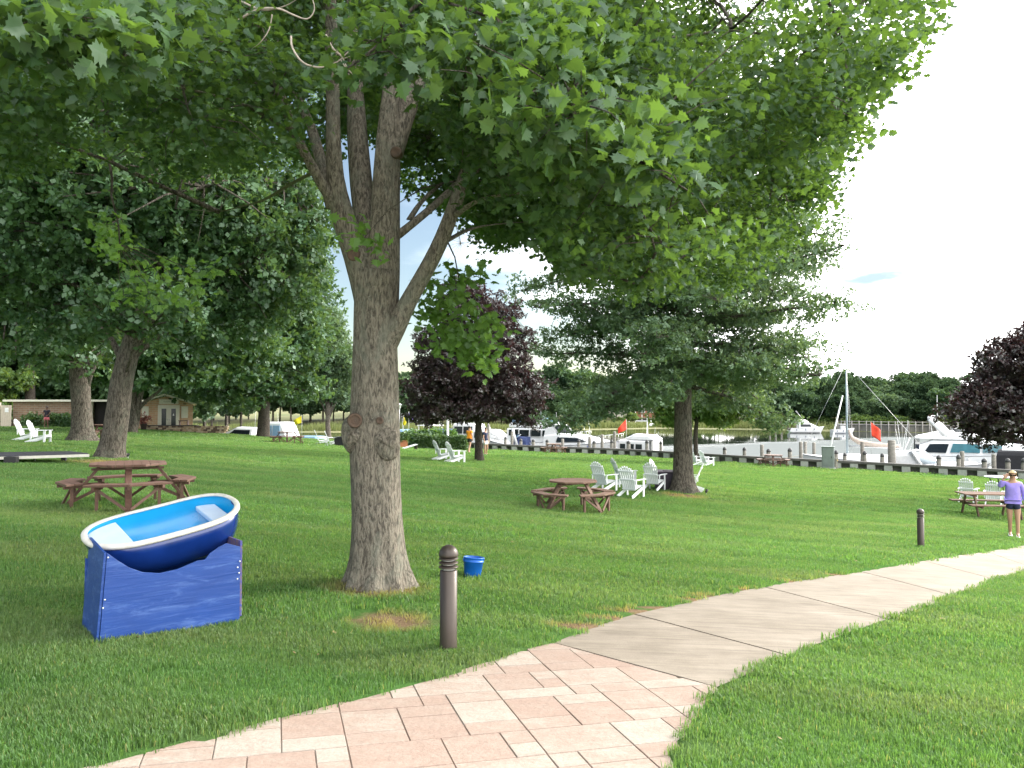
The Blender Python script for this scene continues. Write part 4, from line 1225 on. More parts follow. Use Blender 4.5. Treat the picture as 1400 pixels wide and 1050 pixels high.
# ------------------------------------------------------------------ other trees on the lawn
def big_left_trees():
    # leaning tree behind the octagonal table
    b = gp(150, 625); D = b.y; B = Vector(b)
    L = lambda px, py, d=0.0: at(px, py, D + d) - B
    blobs = [(L(200, 250, 0), (5.2, 5, 3.6)), (L(120, 160, -1), (4.2, 4.5, 4)), (L(330, 330, 1), (3.0, 3.5, 2.8)), (L(60, 330, 1), (3.6, 4, 2.6)), (L(250, 60, 1), (5, 5, 4)), (L(190, 425, -2.5), (2.2, 1.6, 1.1)), (L(290, 430, 1.5), (2.4, 2.4, 1.4)), (L(400, 300, 1), (1.3, 2, 2)), (L(100, 430, 2), (2, 2, 1.2)), (L(380, 400, 2), (1.8, 2, 1.3))]
    blobs = [(tuple(c), r_) for c, r_ in blobs]
    make_tree('shade_tree', 'tall shade tree with leaning grey trunk just behind the nearest brown picnic table', b,
              [(0, 0, 0), L(158, 590), L(162, 560), L(166, 520), L(176, 480), L(190, 440), L(205, 390), L(225, 300), L(240, 200)], [.42, .37, .36, .36, .33, .28, .22, .15, .06],
              blobs, 3000, 12, .62, .34, BARK2, MID_LEAF, SPRIG, seed=12, limbs=16, flare=.55, limb_from=.5, nring=32,
              extra_limbs=[([L(170, 505), L(190, 480, .2), L(225, 455, .4), L(270, 430, .8)], .16, .05), ([L(168, 520), L(178, 490, -.6), L(184, 462, -1.3)], .06, .03), ([L(172, 500), L(150, 460, .5), L(110, 410, 1)], .14, .05)])
    b = gp(112, 603); D = b.y; B = Vector(b)
    L2 = lambda px, py, d=0.0: at(px, py, D + d) - B
    blobs = [(L2(60, 300, 0), (6.5, 6, 5)), (L2(-60, 200, 0), (6, 6, 6)), (L2(150, 180, 1), (6, 6, 5)), (L2(30, 430, 0), (5, 4.5, 2.4)), (L2(-80, 400, 0), (4.5, 5, 3)), (L2(210, 390, 2), (3.5, 4, 2.4)), (L2(70, 470, -3), (3, 2, 1.1)), (L2(130, 455, 2.5), (3, 3, 1.6))]
    blobs = [(tuple(c), r_) for c, r_ in blobs]
    make_tree('shade_tree', 'broad shade tree with thick straight trunk beside the pair of chairs at far left', b,
              [(0, 0, 0), L2(112, 585), L2(111, 560), L2(110, 530), L2(110, 505), L2(108, 470), L2(104, 420), L2(95, 340), L2(90, 250)], [.55, .46, .42, .42, .44, .36, .28, .2, .08],
              blobs, 2400, 11, .85, .46, BARK2, MID_LEAF, SPRIG, seed=22, limbs=14, flare=.6, limb_from=.5, nring=28,
              extra_limbs=[([L2(116, 530), L2(125, 505, 0), L2(140, 480, 0), L2(165, 450, 0)], .2, .06)])
    # many-stemmed tree before the brick buildings
    b = gp(179, 592); D = b.y; B = Vector(b)
    L3 = lambda px, py, d=0.0: at(px, py, D + d) - B
    blobs = [(tuple(L3(px, py, d)), r_) for px, py, d, r_ in [(190, 430, 0, (6, 5, 4)), (110, 440, 2, (5, 5, 3.6)), (270, 450, 1, (5, 5, 3.6)), (230, 500, -1, (3.6, 3, 1.5)), (150, 500, 0, (3.5, 3, 1.5)), (310, 480, 2, (4, 4, 2.4)), (200, 360, 0, (7, 6, 4))]]
    make_tree('multi_stem_tree', 'multi stemmed tree whose trunks fork low in front of the gabled pavilion', b,
              [(0, 0, 0), L3(184, 575), L3(183, 560), L3(181, 540), L3(180, 520), L3(176, 480), L3(172, 430)], [.36, .33, .3, .26, .22, .16, .08], blobs, 1500, 10, 1.1, .62, BARK2, MID_LEAF, SPRIG, seed=33, limbs=10, flare=.3, limb_from=.5, nring=16, twig=False,
              extra_limbs=[([L3(187, 575), L3(190, 550), L3(197, 520), L3(204, 480)], .2, .1), ([L3(180, 575), L3(176, 545), L3(174, 515), L3(166, 470)], .2, .1), ([L3(188, 560), L3(200, 548), L3(214, 538), L3(232, 520)], .15, .07)])
    # the two trees before the moored boats
    b = gp(360, 598); D = b.y; B = Vector(b)
    L4 = lambda px, py, d=0.0: at(px, py, D + d) - B
    blobs = [(tuple(L4(px, py, d)), r_) for px, py, d, r_ in [(355, 440, 0, (5.5, 5, 4.5)), (300, 470, 0, (4.5, 4, 3.4)), (395, 390, 1, (4, 4, 4.5)), (340, 350, 1, (5, 5, 4)), (330, 530, -1, (3.4, 3, 1.6)), (400, 470, 0, (3.4, 3.5, 2.6)), (270, 520, 1, (3, 3, 1.6)), (410, 530, 1, (2, 2, 1.2))]]
    make_tree('shade_tree', 'mature tree with dark straight trunk left of the yellow flag', b, [(0, 0, 0), L4(361, 580), L4(361, 560), L4(362, 540), L4(362, 510), L4(363, 460), L4(365, 400)], [.52, .47, .45, .43, .36, .25, .1],
              blobs, 1700, 11, .95, .55, BARKD, MID_LEAF, SPRIG, seed=44, limbs=12, flare=.25, limb_from=.5, nring=18)
    b = gp(449, 596); D = b.y; B = Vector(b)
    L5 = lambda px, py, d=0.0: at(px, py, D + d) - B
    blobs = [(tuple(L5(px, py, d)), r_) for px, py, d, r_ in [(448, 480, 0, (3.6, 3.4, 3.4)), (420, 500, 0, (2.8, 3, 2.4)), (470, 500, 0, (2.6, 3, 2.6)), (445, 440, 0, (2.6, 2.6, 2.2)), (430, 535, 0, (2.4, 2.4, 1.3)), (470, 540, 0, (2, 2, 1.2))]]
    make_tree('park_tree', 'round headed tree with low forking trunk between yellow flag and the big maple', b, [(0, 0, 0), L5(448, 580), L5(449, 565), L5(448, 545), L5(448, 510), L5(448, 460)], [.34, .3, .3, .22, .14, .05],
              blobs, 900, 11, .8, .48, BARK2, OAK_LEAF, SPRIG, seed=55, limbs=10, flare=.25, limb_from=.3, nring=14,
              extra_limbs=[([L5(448, 572), L5(442, 556), L5(436, 545)], .13, .06), ([L5(450, 572), L5(456, 556), L5(464, 542)], .13, .06)])
big_left_trees()

def purple_trees():
    b = gp(655, 630); D = b.y; B = Vector(b)
    L = lambda px, py, d=0.0: at(px, py, D + d) - B
    blobs = [(tuple(L(px, py, d)), r_) for px, py, d, r_ in [(650, 505, 0, (2.7, 2.6, 1.9)), (600, 535, 0, (1.8, 2, 1.2)), (705, 535, 0, (1.7, 2, 1.2)), (645, 440, 0, (1.9, 1.9, 1.8)), (632, 405, 0, (1.0, 1.1, .9)), (690, 470, 0, (1.5, 1.6, 1.2)), (600, 480, 0, (1.4, 1.5, 1.4)), (720, 570, 0, (.9, 1.2, .6)), (580, 570, 0, (.8, 1.2, .6)), (650, 560, -.5, (2.4, 2.0, .6)), (690, 430, 0, (.9, .9, .7))]]
    make_tree('purple_maple', 'purple leaved maple standing on the open lawn beside man in orange shirt', b, [(0, 0, 0), L(654, 610), L(654, 590), L(654, 570), L(652, 540), L(650, 490), L(645, 430)], [.22, .19, .18, .17, .13, .09, .03],
              blobs, 1500, 13, .36, .24, BARKD, PURPLE_LEAF, SPRIG, seed=66, limbs=16, flare=.35, limb_from=.45, nring=16, shell=.6,
              extra_limbs=[([L(654, 575), L(662, 558), L(680, 540), L(700, 525)], .1, .03), ([L(653, 575), L(643, 555), L(625, 538), L(605, 522)], .1, .03)])
    D = 31.0; b = on(1448, D); B = Vector(b)
    L6 = lambda px, py, d=0.0: at(px, py, D + d) - B
    blobs = [(tuple(L6(px, py, d)), r_) for px, py, d, r_ in [(1430, 530, 0, (2.7, 2.6, 1.8)), (1350, 565, 0, (1.5, 1.8, 1.0)), (1395, 495, 0, (1.5, 1.8, 1.3)), (1450, 470, 0, (1.9, 2, 1.5)), (1520, 530, 0, (2.2, 2.2, 1.6)), (1390, 585, -.3, (1.7, 1.6, .8)), (1318, 560, 0, (.8, 1, .5)), (1345, 530, 0, (.9, 1, .6)), (1350, 598, 0, (.8, .9, .5)), (1480, 590, 0, (2, 2, .8))]]
    make_tree('purple_maple', 'dark purple maple crown hanging over the white yacht at the right', b, [(0, 0, 0), L6(1448, 640), L6(1447, 610), L6(1446, 580), L6(1445, 540), L6(1448, 480)], [.22, .19, .18, .15, .1, .03],
              blobs, 1300, 13, .34, .24, BARKD, PURPLE_LEAF, SPRIG, seed=77, limbs=14, flare=.3, limb_from=.45, nring=14, shell=.55)
purple_trees()

def pin_oak():
    b = gp(934, 672); D = b.y; B = Vector(b)
    L = lambda px, py, d=0.0: at(px, py, D + d) - B
    s = D / F
    trunk = [(0, 0, 0), L(934, 650), L(934, 620), L(934, 590), L(934, 550), L(934, 510), L(936, 460), L(938, 400), L(940, 320), L(942, 220), L(944, 120)]
    tr = [.42, .34, .31, .30, .29, .28, .25, .21, .16, .1, .03]
    limbs = []; blobs = []
    r = random.Random(4)
    # tiers of sprays: wide and drooping below, rising above
    for z_px, reach, up_, n in [(500, 4.3, -.22, 9), (465, 5.1, -.10, 9), (425, 5.4, .0, 9), (385, 5.2, .06, 9), (340, 5.0, .10, 8), (290, 4.9, .16, 8), (235, 4.7, .2, 8), (180, 4.0, .3, 7), (120, 3.0, .4, 6)]:
        a0 = r.uniform(0, 6.28)
        for k in range(n):
            a = a0 + 2 * PI * k / n + r.uniform(-.25, .25)
            q = reach * r.uniform(.8, 1.1)
            p0 = L(936, z_px + r.uniform(-42, 42))
            up_k = up_ + r.uniform(-.30, .22)
            d = Vector((math.cos(a), math.sin(a), 0))
            e = p0 + d * q + Vector((0, 0, up_k * q))
            lp = [p0, p0.lerp(e, .35) + Vector((0, 0, .22)), p0.lerp(e, .7) + Vector((0, 0, .16)), e]
            limbs.append((lp, .055 + .03 * (z_px > 300), .012))
            for f_ in (.35, .55, .75, .92):
                c = lp[0].lerp(e, f_) + Vector((r.uniform(-.3, .3), r.uniform(-.3, .3), .12))
                w = .55 + .5 * f_ * (1.2 - f_) * 2
                blobs.append((tuple(c), (w * 1.3, w * 1.3, .48)))
    for px, py, rr_ in [(934, 440, (3.4, 3.2, 2.1)), (840, 440, (2.0, 2, 1.1)), (1030, 445, (2.2, 2.2, 1.3)), (940, 300, (3.4, 3.2, 3)), (1095, 470, (1.3, 1.5, .6)), (780, 420, (1.1, 1.3, .6)), (930, 510, (1.6, 1.6, .6))]:
        blobs.append((tuple(L(px, py)), rr_))
    make_tree('pin_oak', 'wide fine leaved oak with straight grey trunk beside white lawn chairs', b, trunk, tr, blobs, 5800, 12, .42, .175, BARK2, OAK_LEAF, SPRIG, seed=88, limbs=4, flare=.45, limb_from=.7, nring=28, shell=.2, extra_limbs=limbs, flat=.45)
pin_oak()

def small_trees():
    D = 50.0; b = on(951, D); B = Vector(b)
    L = lambda px, py, d=0.0: at(px, py, D + d) - B
    blobs = [(tuple(L(px, py, d)), r_) for px, py, d, r_ in [(960, 540, 0, (2.4, 2.4, 1.6)), (920, 550, 0, (1.7, 2, 1.3)), (1000, 545, 0, (1.8, 2, 1.3)), (965, 505, 0, (1.9, 2, 1.2)), (1020, 560, 0, (.9, 1, .7)), (925, 575, 0, (.9, 1, .5)), (980, 575, 0, (1.4, 1.2, .4))]]
    make_tree('small_maple', 'small bright green tree behind the oak at the timber bulkhead', b, [(0, 0, 0), L(951, 610), L(951, 590), L(953, 575), L(955, 545), L(958, 510)], [.17, .15, .14, .12, .08, .03], blobs, 700, 11, .5, .36, BARKD, LIGHT_LEAF, SPRIG, seed=99, limbs=9, flare=.2, limb_from=.5, nring=12, up=.6)
small_trees()

# ------------------------------------------------------------------ woods behind and across the water
def wood_proto(seed, h, w, leafm, name='wood_tree', stretch=1.0, n=330, per=9, trunkvis=.22, lsz=.85):
    r = random.Random(seed)
    blobs = []
    for i in range(9):
        f = r.uniform(.38, .95)
        q = w * (.5 - .28 * abs(f - .6)) * r.uniform(.7, 1.1)
        a = r.uniform(0, 6.28)
        blobs.append(((math.cos(a) * w * .25, math.sin(a) * w * .25, h * f), (q, q, h * .14)))
    blobs.append(((0, 0, h * .9), (w * .26, w * .26, h * .12)))
    lean = r.uniform(-.3, .3)
    return make_tree(name, 'tree', (0, 0, 0), [(0, 0, 0), (lean * .3, 0, h * .25), (lean, 0, h * .5), (lean, 0, h * .85)], [h * .018, h * .015, h * .011, h * .003], blobs, n, per, w * .115, lsz * w / 9, BARK2, leafm, SPRIG8, seed=seed, limbs=6, flare=.2, limb_from=.45, nring=8, twig=False, up=.7)
def woods():
    protos = [wood_proto(200 + i, h, w, m) for i, (h, w, m) in enumerate([(13, 9, WOOD_LEAF), (15, 10, WOOD_LEAF), (12, 10, OAK_LEAF), (14, 8.5, MID_LEAF), (10, 9, WOOD_LEAF), (16, 9, WOOD_LEAF)])]
    r = random.Random(17)
    spots = []
    # along the far bank: (pixel column range, metres behind the shore, how many, scale)
    for x0, x1, s0, s1, n, sc0, sc1 in [(180, 470, 16, 40, 26, .75, 1.0), (480, 760, 14, 30, 28, .62, .85), (720, 850, 12, 26, 12, .72, .9), (500, 880, 34, 70, 26, .7, .9), (900, 1060, 30, 60, 22, .5, .68), (1040, 1300, 15, 40, 46, .46, .62), (1040, 1450, 40, 75, 60, .50, .66), (1270, 1500, 14, 40, 32, .42, .56), (1085, 1190, 22, 36, 7, .58, .66)]:
        for k in range(n):
            px = x0 + (x1 - x0) * (k + r.random()) / n
            s = r.uniform(s0, s1)
            u = (px - 700) / F
            d = 150.0
            for _ in range(12): d = float(shore_y(u * d)) + s
            spots.append((u * d, d, r.uniform(sc0, sc1)))
    labels = None
    for i, (x, y, sc) in enumerate(spots):
        k = r.randrange(len(protos))
        o = protos[k] if protos[k].location.length < .01 else copy_tree(protos[k])
        z = float(far_z(np.array([x]), np.array([y]))[0])
        right = x > 38
        place(o, (x, y, z - .2), r.uniform(0, 6.28), 'dense green tree in the dark wood on the rise across the water' if right else 'dense green tree in the low wood behind the far marsh')
        o.scale = (sc, sc, sc * r.uniform(.9, 1.1))
        o['group'] = 'wood on the rise across the water' if right else 'wood behind the far marsh'
    # the wood behind the brick buildings
    for i, (px, d, sc) in enumerate([(-60, 78, 1.0), (15, 92, 1.05), (70, 84, .95), (115, 80, .9), (150, 90, 1.1), (195, 84, 1.0), (235, 92, 1.0), (280, 104, .9), (310, 112, .85), (-120, 86, 1.1), (130, 100, 1.2), (255, 82, .62), (290, 92, .6), (330, 100, .6)]):
        k = r.randrange(len(protos))
        o = copy_tree(protos[k])
        u = (px - 700) / F
        x, y = u * d, d
        place(o, (x, y, min(g(x, y), CZ - 1.9) - .2), r.uniform(0, 6.28), 'leafy tree in the shady row behind the brick buildings')
        o['group'] = 'shady row behind the brick buildings'
        o.scale = (sc,) * 3
    # scrub along the foot of the rise
    pb = wood_proto(301, 4.2, 4.6, LIGHT_LEAF, 'bank_shrub', n=140, trunkvis=0)
    pb['category'] = 'shrub'
    for i in range(46):
        px = r.choice([r.uniform(1010, 1300), r.uniform(1050, 1400), r.uniform(540, 1000)])
        u = (px - 700) / F; d = 150.0
        s = r.uniform(9, 20) if px > 1040 else r.uniform(13, 22)
        for _ in range(12): d = float(shore_y(u * d)) + s
        o = pb if i == 0 else copy_tree(pb)
        place(o, (u * d, d, float(far_z(np.array([u * d]), np.array([d]))[0]) - .3), r.uniform(0, 6.28), 'light green shrub on the bank below the far trees')
        sc = r.uniform(.5, .95); o.scale = (sc, sc, sc * .8)
        o['group'] = 'shrubs on the far bank'
    # pale garden tree and trunks at the left edge
    o = wood_proto(330, 5.6, 5.0, LIGHT_LEAF, 'garden_tree', n=260, lsz=.7)
    x, y = (2 - 700) / F * 72, 72
    place(o, (x, y, g(x, y) - .3), 0, 'pale yellow green garden tree behind the white gate')
    t = make_tree('pine_tree', 'tall slim grey trunk rising behind flat roofed brick building', (0, 0, 0), [(0, 0, 0), (.1, 0, 3), (0, 0, 6), (-.1, 0, 10), (0, 0, 15)], [.48, .42, .36, .3, .1],
        [((0, 0, 11), (4, 4, 3)), ((1, 0, 14), (3, 3, 2)), ((-1.5, 0, 9), (2.5, 2.5, 1))], 420, 9, 1.0, .7, BARKD, WOOD_LEAF, SPRIG8, seed=345, limbs=6, flare=.1, limb_from=.6, twig=False)
    x, y = (40 - 700) / F * 73, 73
    place(t, (x, y, g(x, y)))
woods()
# ================================================================== FURNITURE ON THE LAWN
BROWN = mat('stained_brown_wood', (.125, .064, .044), rough=.6, var=.25, scale=5, stretch=(1, 6, 6), bump=.25, bscale=40)
BROWN_W = mat('weathered_brown_wood', (.20, .125, .085), rough=.7, col2=(.13, .068, .046), scale=4, stretch=(1, 5, 5), bump=.3, bscale=40)
WHITE_P = mat('white_resin', (.80, .815, .84), rough=.5, var=.06, scale=3)
BLUE_BOX = None

def octa_table(label, loc, rz, m, scale=1.0, group='round brown picnic tables on the lawn'):
    t = thing('picnic_table', label, 'picnic table', loc, rz, group)
    def oct_(r_, n=8, ph=PI / 8): return [(r_ * math.cos(ph + 2 * PI * k / n), r_ * math.sin(ph + 2 * PI * k / n)) for k in range(n)]
    # top: planks cut to an octagon
    b = MB()
    ap = .64 * math.cos(PI / 8)
    n = 9; w = 2 * ap / n
    O = [Vector((x, y)) for x, y in oct_(.66)]
    for i in range(n):
        y0 = -ap + i * w + .0015; y1 = -ap + (i + 1) * w - .0015
        q = oct_(.66)
        q = clip_half(q, (-1, y0), (1, y0), False); q = clip_half(q, (-1, y1), (1, y1), True)
        if len(q) >= 3: b.prism(q, .705, .745)
    b.build('tabletop', m, t, bevel=.004)
    b = MB()
    for a in (0, PI / 2):
        d = Vector((math.cos(a), math.sin(a), 0)); s = Vector((-d.y, d.x, 0)) * .0
        b.beam(Vector((-.56, 0, .685)) if a == 0 else Vector((0, -.56, .645)), Vector((.56, 0, .685)) if a == 0 else Vector((0, .56, .645)), .09, .038)
    b.build('top_frame', m, t)
    for k in range(4):
        a = k * PI / 2
        M = Matrix.Rotation(a, 3, 'Z')
        P = lambda r_, ang, z: M @ Vector((r_ * math.cos(ang), r_ * math.sin(ang), z))
        b = MB(); b.beam(P(.44, 0, .69), P(.97, 0, .0), .10, .05, up=P(0, 0, 1)); b.build('leg', m, t, bevel=.004)
        # bench: two straight lengths meeting at the leg
        bb = MB()
        e = R(37)
        for sgn in (1, -1):
            for (ri, ro) in ((.80, .935), (.945, 1.085)):
                q = [(ri * math.cos(.008), 0 + .003 * sgn), (ro, .003 * sgn), (ro * math.cos(e) * 1.03, ro * math.sin(e) * sgn), (ri * math.cos(e) * 1.03, ri * math.sin(e) * sgn)]
                if sgn < 0: q = q[::-1]
                bb.prism(q, .425, .463, M.to_4x4())
        bb.build('bench', m, t, bevel=.004)
        b = MB(); b.beam(P(.42, 0, .395), P(1.06, 0, .395), .045, .058)
        b.beam(P(.84, .0, .12), P(.30, 0, .40), .04, .05)
        b.build('bench_support', m, t)
        for sgn in (1, -1):
            b = MB()
            b.beam(P(.94, R(29) * sgn, .424), P(.94, R(29) * sgn, 0), .05, .05, up=P(1, 0, 0))
            b.beam(P(.80, R(29) * sgn, .40), P(1.07, R(29) * sgn, .40), .045, .05)
            b.build('bench_post', m, t)
            b = MB(); b.beam(P(.95, R(27) * sgn, .36), P(.99, R(2) * sgn, .05), .045, .03, up=P(1, 0, 0)); b.build('brace', m, t)
    t.scale = (scale,) * 3
    return t
def at_base(px, py): return gp(px, py)
tb1 = octa_table('nearest brown round picnic table with ring of benches, behind the blue dinghy', on(177, 13.0), R(-63), BROWN, .98)
tb2 = octa_table('weathered brown round picnic table with pale worn top in the middle of the lawn', on(783, 19.6), R(-48), BROWN_W, .98)
tb3 = copy_tree(tb1); place(tb3, on(393, 48), R(-74), 'dark brown round picnic table under the yellow flag')
tb4 = copy_tree(tb1); place(tb4, on(140, 40), R(-88), 'brown round picnic table half hidden behind leaning tree trunk')
tb5 = copy_tree(tb1); place(tb5, on(1056, 49.6), R(-108), 'reddish brown round picnic table against the timber bulkhead')
tb6 = copy_tree(tb2); place(tb6, on(757, 59.5), R(-80), 'worn picnic table by the bulkhead before the flybridge yacht')

def long_table():
    m = BROWN_W
    t = thing('picnic_table', 'long rectangular brown picnic table behind the woman in lavender top', 'picnic table', on(1352, 24.6), R(-8))
    b = MB()
    for i in range(5): b.box((0, -.32 + i * .16, .745), (1.85, .15, .038))
    b.build('tabletop', m, t, bevel=.005)
    for s in (1, -1):
        b = MB()
        for i in range(2): b.box((0, s * (.64 + i * .15), .445), (1.85, .14, .038))
        b.build('bench', m, t, bevel=.005)
        b = MB()
        x = s * .62
        b.beam((x, -.30, .725), (x, -.62, .0), .04, .09, up=(0, 1, 0)); b.beam((x, .30, .725), (x, .62, 0), .04, .09, up=(0, 1, 0))
        b.beam((x + .045, -.80, .40), (x + .045, .80, .40), .04, .09); b.beam((x + .045, -.36, .70), (x + .045, .36, .70), .04, .08)
        b.build('leg_frame', m, t, bevel=.003)
    return t
long_table()

# ---- slatted lawn chairs
def lawn_chair(label, loc, rz):
    """faces +Y"""
    m = WHITE_P
    t = thing('lawn_chair', label, 'lawn chair', loc, rz, 'white slatted lawn chairs')
    b = MB()
    n = 7
    bk = lambda u, h: Vector((u, -.20 - h * .40, .30 + h * .86))      # reclined back plane
    for i in range(n):
        u0 = (i - 3) * .072
        top = .90 - .16 * (abs(i - 3) / 3) ** 2
        spread = 1.14
        p0 = bk(u0 * .92, -.06); p1 = bk(u0 * spread, top)
        b.beam(p0, p1, .060, .02, up=(0, -1, .4))
        b.lathe([(.030, -.01), (.030, .01)], 12, p1, Euler((R(90 - 25), 0, 0)).to_matrix(), smooth=False)
    b.build('backrest', m, t)
    b = MB()
    b.beam(bk(-.26, .36) + Vector((0, -.02, 0)), bk(.26, .36) + Vector((0, -.02, 0)), .025, .07, up=(0, -.4, .9))
    b.beam(bk(-.24, .70) + Vector((0, -.02, 0)), bk(.24, .70) + Vector((0, -.02, 0)), .022, .06, up=(0, -.4, .9))
    b.build('back_rail', m, t)
    b = MB()
    for i in range(6):
        y = -.18 + i * .094
        z = .30 + (y + .18) * .16
        b.box((0, y, z), (.52, .083, .02), (R(9), 0, 0))
    b.box((0, .345, .345), (.52, .02, .09))
    b.build('seat', m, t)
    for s in (1, -1):
        b = MB()
        b.prism([(s * .255, -.34), (s * .34, -.34), (s * .40, .30), (s * .38, .40), (s * .28, .40), (s * .265, .25)][::s], .595, .617)
        b.build('armrest', m, t, bevel=.004)
        b = MB(); b.box((s * .305, .31, .297), (.028, .10, .595)); b.build('front_leg', m, t)
        b = MB(); b.beam((s * .275, .36, .315), (s * .275, -.55, .045), .028, .11); b.build('rear_leg', m, t)
        b = MB(); b.box((s * .31, -.30, .47), (.024, .05, .25)); b.build('arm_post', m, t)
    t.scale = (.88,) * 3
    return t
ch = lawn_chair('white lawn chair seen from behind, left front one of the group near the oak', on(826, 24.6), R(-42))
def chair(px, d, rz, label):
    c = copy_tree(ch); place(c, on(px, d), R(rz), label); return c
chair(863, 23.4, -34, 'white lawn chair nearest the worn picnic table, its back to the path')
chair(854, 27.2, -78, 'white lawn chair turned side on between two chairs facing away')
chair(894, 26.0, -30, 'white lawn chair pulled up to the dark fire table')
chair(906, 28.3, -118, 'white lawn chair behind the fire table, only its tall back showing')
chair(941, 26.6, 70, 'white lawn chair mostly hidden right of the oak trunk')
chair(951, 46.5, -60, 'white lawn chair far behind the oak, close to its trunk')
chair(966, 46.0, -70, 'white lawn chair standing alone before the small green tree')
chair(38, 33.5, -82, 'white lawn chair in side view, farther left of the far left pair')
chair(56, 32.2, -82, 'white lawn chair in side view beside the thick straight trunk')
chair(606, 36.5, -62, 'white lawn chair before the clipped hedge, left of its pair')
chair(624, 35.0, -58, 'white lawn chair before the clipped hedge, nearer the purple maple')
chair(441, 49.5, -72, 'white lawn chair left of a pair near the dark box by the maple')
chair(455, 48.5, -72, 'white lawn chair next to the dark box left of the maple trunk')
chair(1321, 29.5, -40, 'white lawn chair behind long table, left one of the right pair')
chair(1356, 28.6, -36, 'white lawn chair just behind the woman, beyond the long table')

def fire_table(label, loc, rz, m, w=.95, h=.58):
    t = thing('fire_table', label, 'fire table', loc, rz)
    b = MB(); b.box((0, 0, h / 2), (w * .9, w * .9, h)); b.build('body', m, t, bevel=.012)
    b = MB(); b.box((0, 0, h + .026), (w, w, .05)); b.build('top', m, t, bevel=.01)
    b = MB(); b.box((0, 0, h + .06), (w * .4, w * .4, .018)); b.build('burner_cover', m, t, bevel=.005)
fire_table('dark purple grey square fire table half behind the oak trunk', on(914, 26.9), R(-20), mat('dark_wicker', (.07, .055, .075), rough=.8, var=.3, scale=30, bump=.5, bscale=120))
fire_table('black square fire table beside chairs left of the maple trunk', on(470, 48.6), R(-15), mat('black_wicker', (.018, .017, .024), rough=.7, var=.3, scale=30))
# round white table near the yacht
def round_table():
    t = thing('side_table', 'round white topped table behind the woman, before the moored yacht', 'table', on(1366, 34), 0)
    b = MB(); b.lathe([(.02, .70), (.62, .70), (.64, .715), (.64, .735), (.62, .745), (.01, .75)], 36); b.build('tabletop', WHITE_P, t)
    dk = mat('dark_metal', (.03, .03, .032), rough=.5, metal=.3)
    for k in range(4):
        a = R(45 + 90 * k); b = MB(); b.tube([(.45 * math.cos(a), .45 * math.sin(a), .70), (.30 * math.cos(a), .3 * math.sin(a), .35), (.5 * math.cos(a), .5 * math.sin(a), 0)], .022, 8); b.build('leg', dk, t)
round_table()

# ---- bollard lights
BRONZE = mat('bronze_paint', (.060, .046, .037), rough=.45, var=.25, scale=6, stretch=(1, 1, .25), metal=.35, coat=.1)
def bollard(label, loc):
    t = thing('bollard_light', label, 'bollard', loc, 0, 'bollard lights along the path')
    b = MB(); b.lathe([(.069, -.04), (.069, .0), (.0665, .03), (.0665, .60), (.060, .604), (.01, .604)], 40, cap=False); b.build('post', BRONZE, t)
    b = MB(); b.lathe([(.046, .604), (.046, .712)], 28); b.build('lens', mat('frosted_lens', (.55, .55, .52), rough=.3, var=.1), t)
    for k in range(3):
        z = .622 + k * .032
        b = MB(); b.lathe([(.046, z + .014), (.072, z + .001), (.0745, z + .001), (.0745, z + .007), (.072, z + .010), (.048, z + .022)], 40, cap=False); b.build('louvre', BRONZE, t)
    dome = [(.050, .706), (.073, .708), (.0755, .713)] + [(.0755 * math.cos(R(a)), .718 + .078 * math.sin(R(a))) for a in range(0, 90, 9)] + [(.001, .796)]
    b = MB(); b.lathe(dome, 40, cap=False); b.build('cap', BRONZE, t)
    return t
bo = bollard('brown bollard light in the foreground between maple and bucket', gp(613, 887))
b2 = copy_tree(bo); place(b2, gp(1259, 748), 0, 'farther bollard light beside the concrete walk at right')

# ---- blue bucket
def bucket():
    t = thing('bucket', 'bright blue plastic bucket standing on the grass behind the bollard', 'bucket', gp(646, 788), R(20))
    t.rotation_euler = (R(-3), R(5), R(20))
    m = mat('blue_plastic', (.006, .115, .50), rough=.38, var=.12, scale=12, spec=.5)
    pr = [(.001, .0), (.094, .0), (.097, .004), (.112, .165), (.119, .167), (.120, .178), (.114, .181), (.115, .208), (.121, .210), (.121, .220), (.113, .222), (.110, .215), (.093, .012), (.001, .012)]
    b = MB(); b.lathe(pr, 44, cap=False); b.build('tub', m, t)
    b = MB(); b.tube([(.123 * math.cos(a), .125 * math.sin(a) * .55 + .06 * math.sin(a), .195 - .10 * math.sin(a)) for a in np.linspace(0, PI, 14)], .0028, 6); b.build('handle', mat('wire', (.4, .4, .42), rough=.4, metal=.9), t)
    for s in (1, -1):
        b = MB(); b.lathe([(.012, 0), (.012, .01), (.006, .012)], 12, (s * .118, 0, .195), Euler((0, R(90) * s, 0)).to_matrix()); b.build('handle_lug', m, t)
bucket()

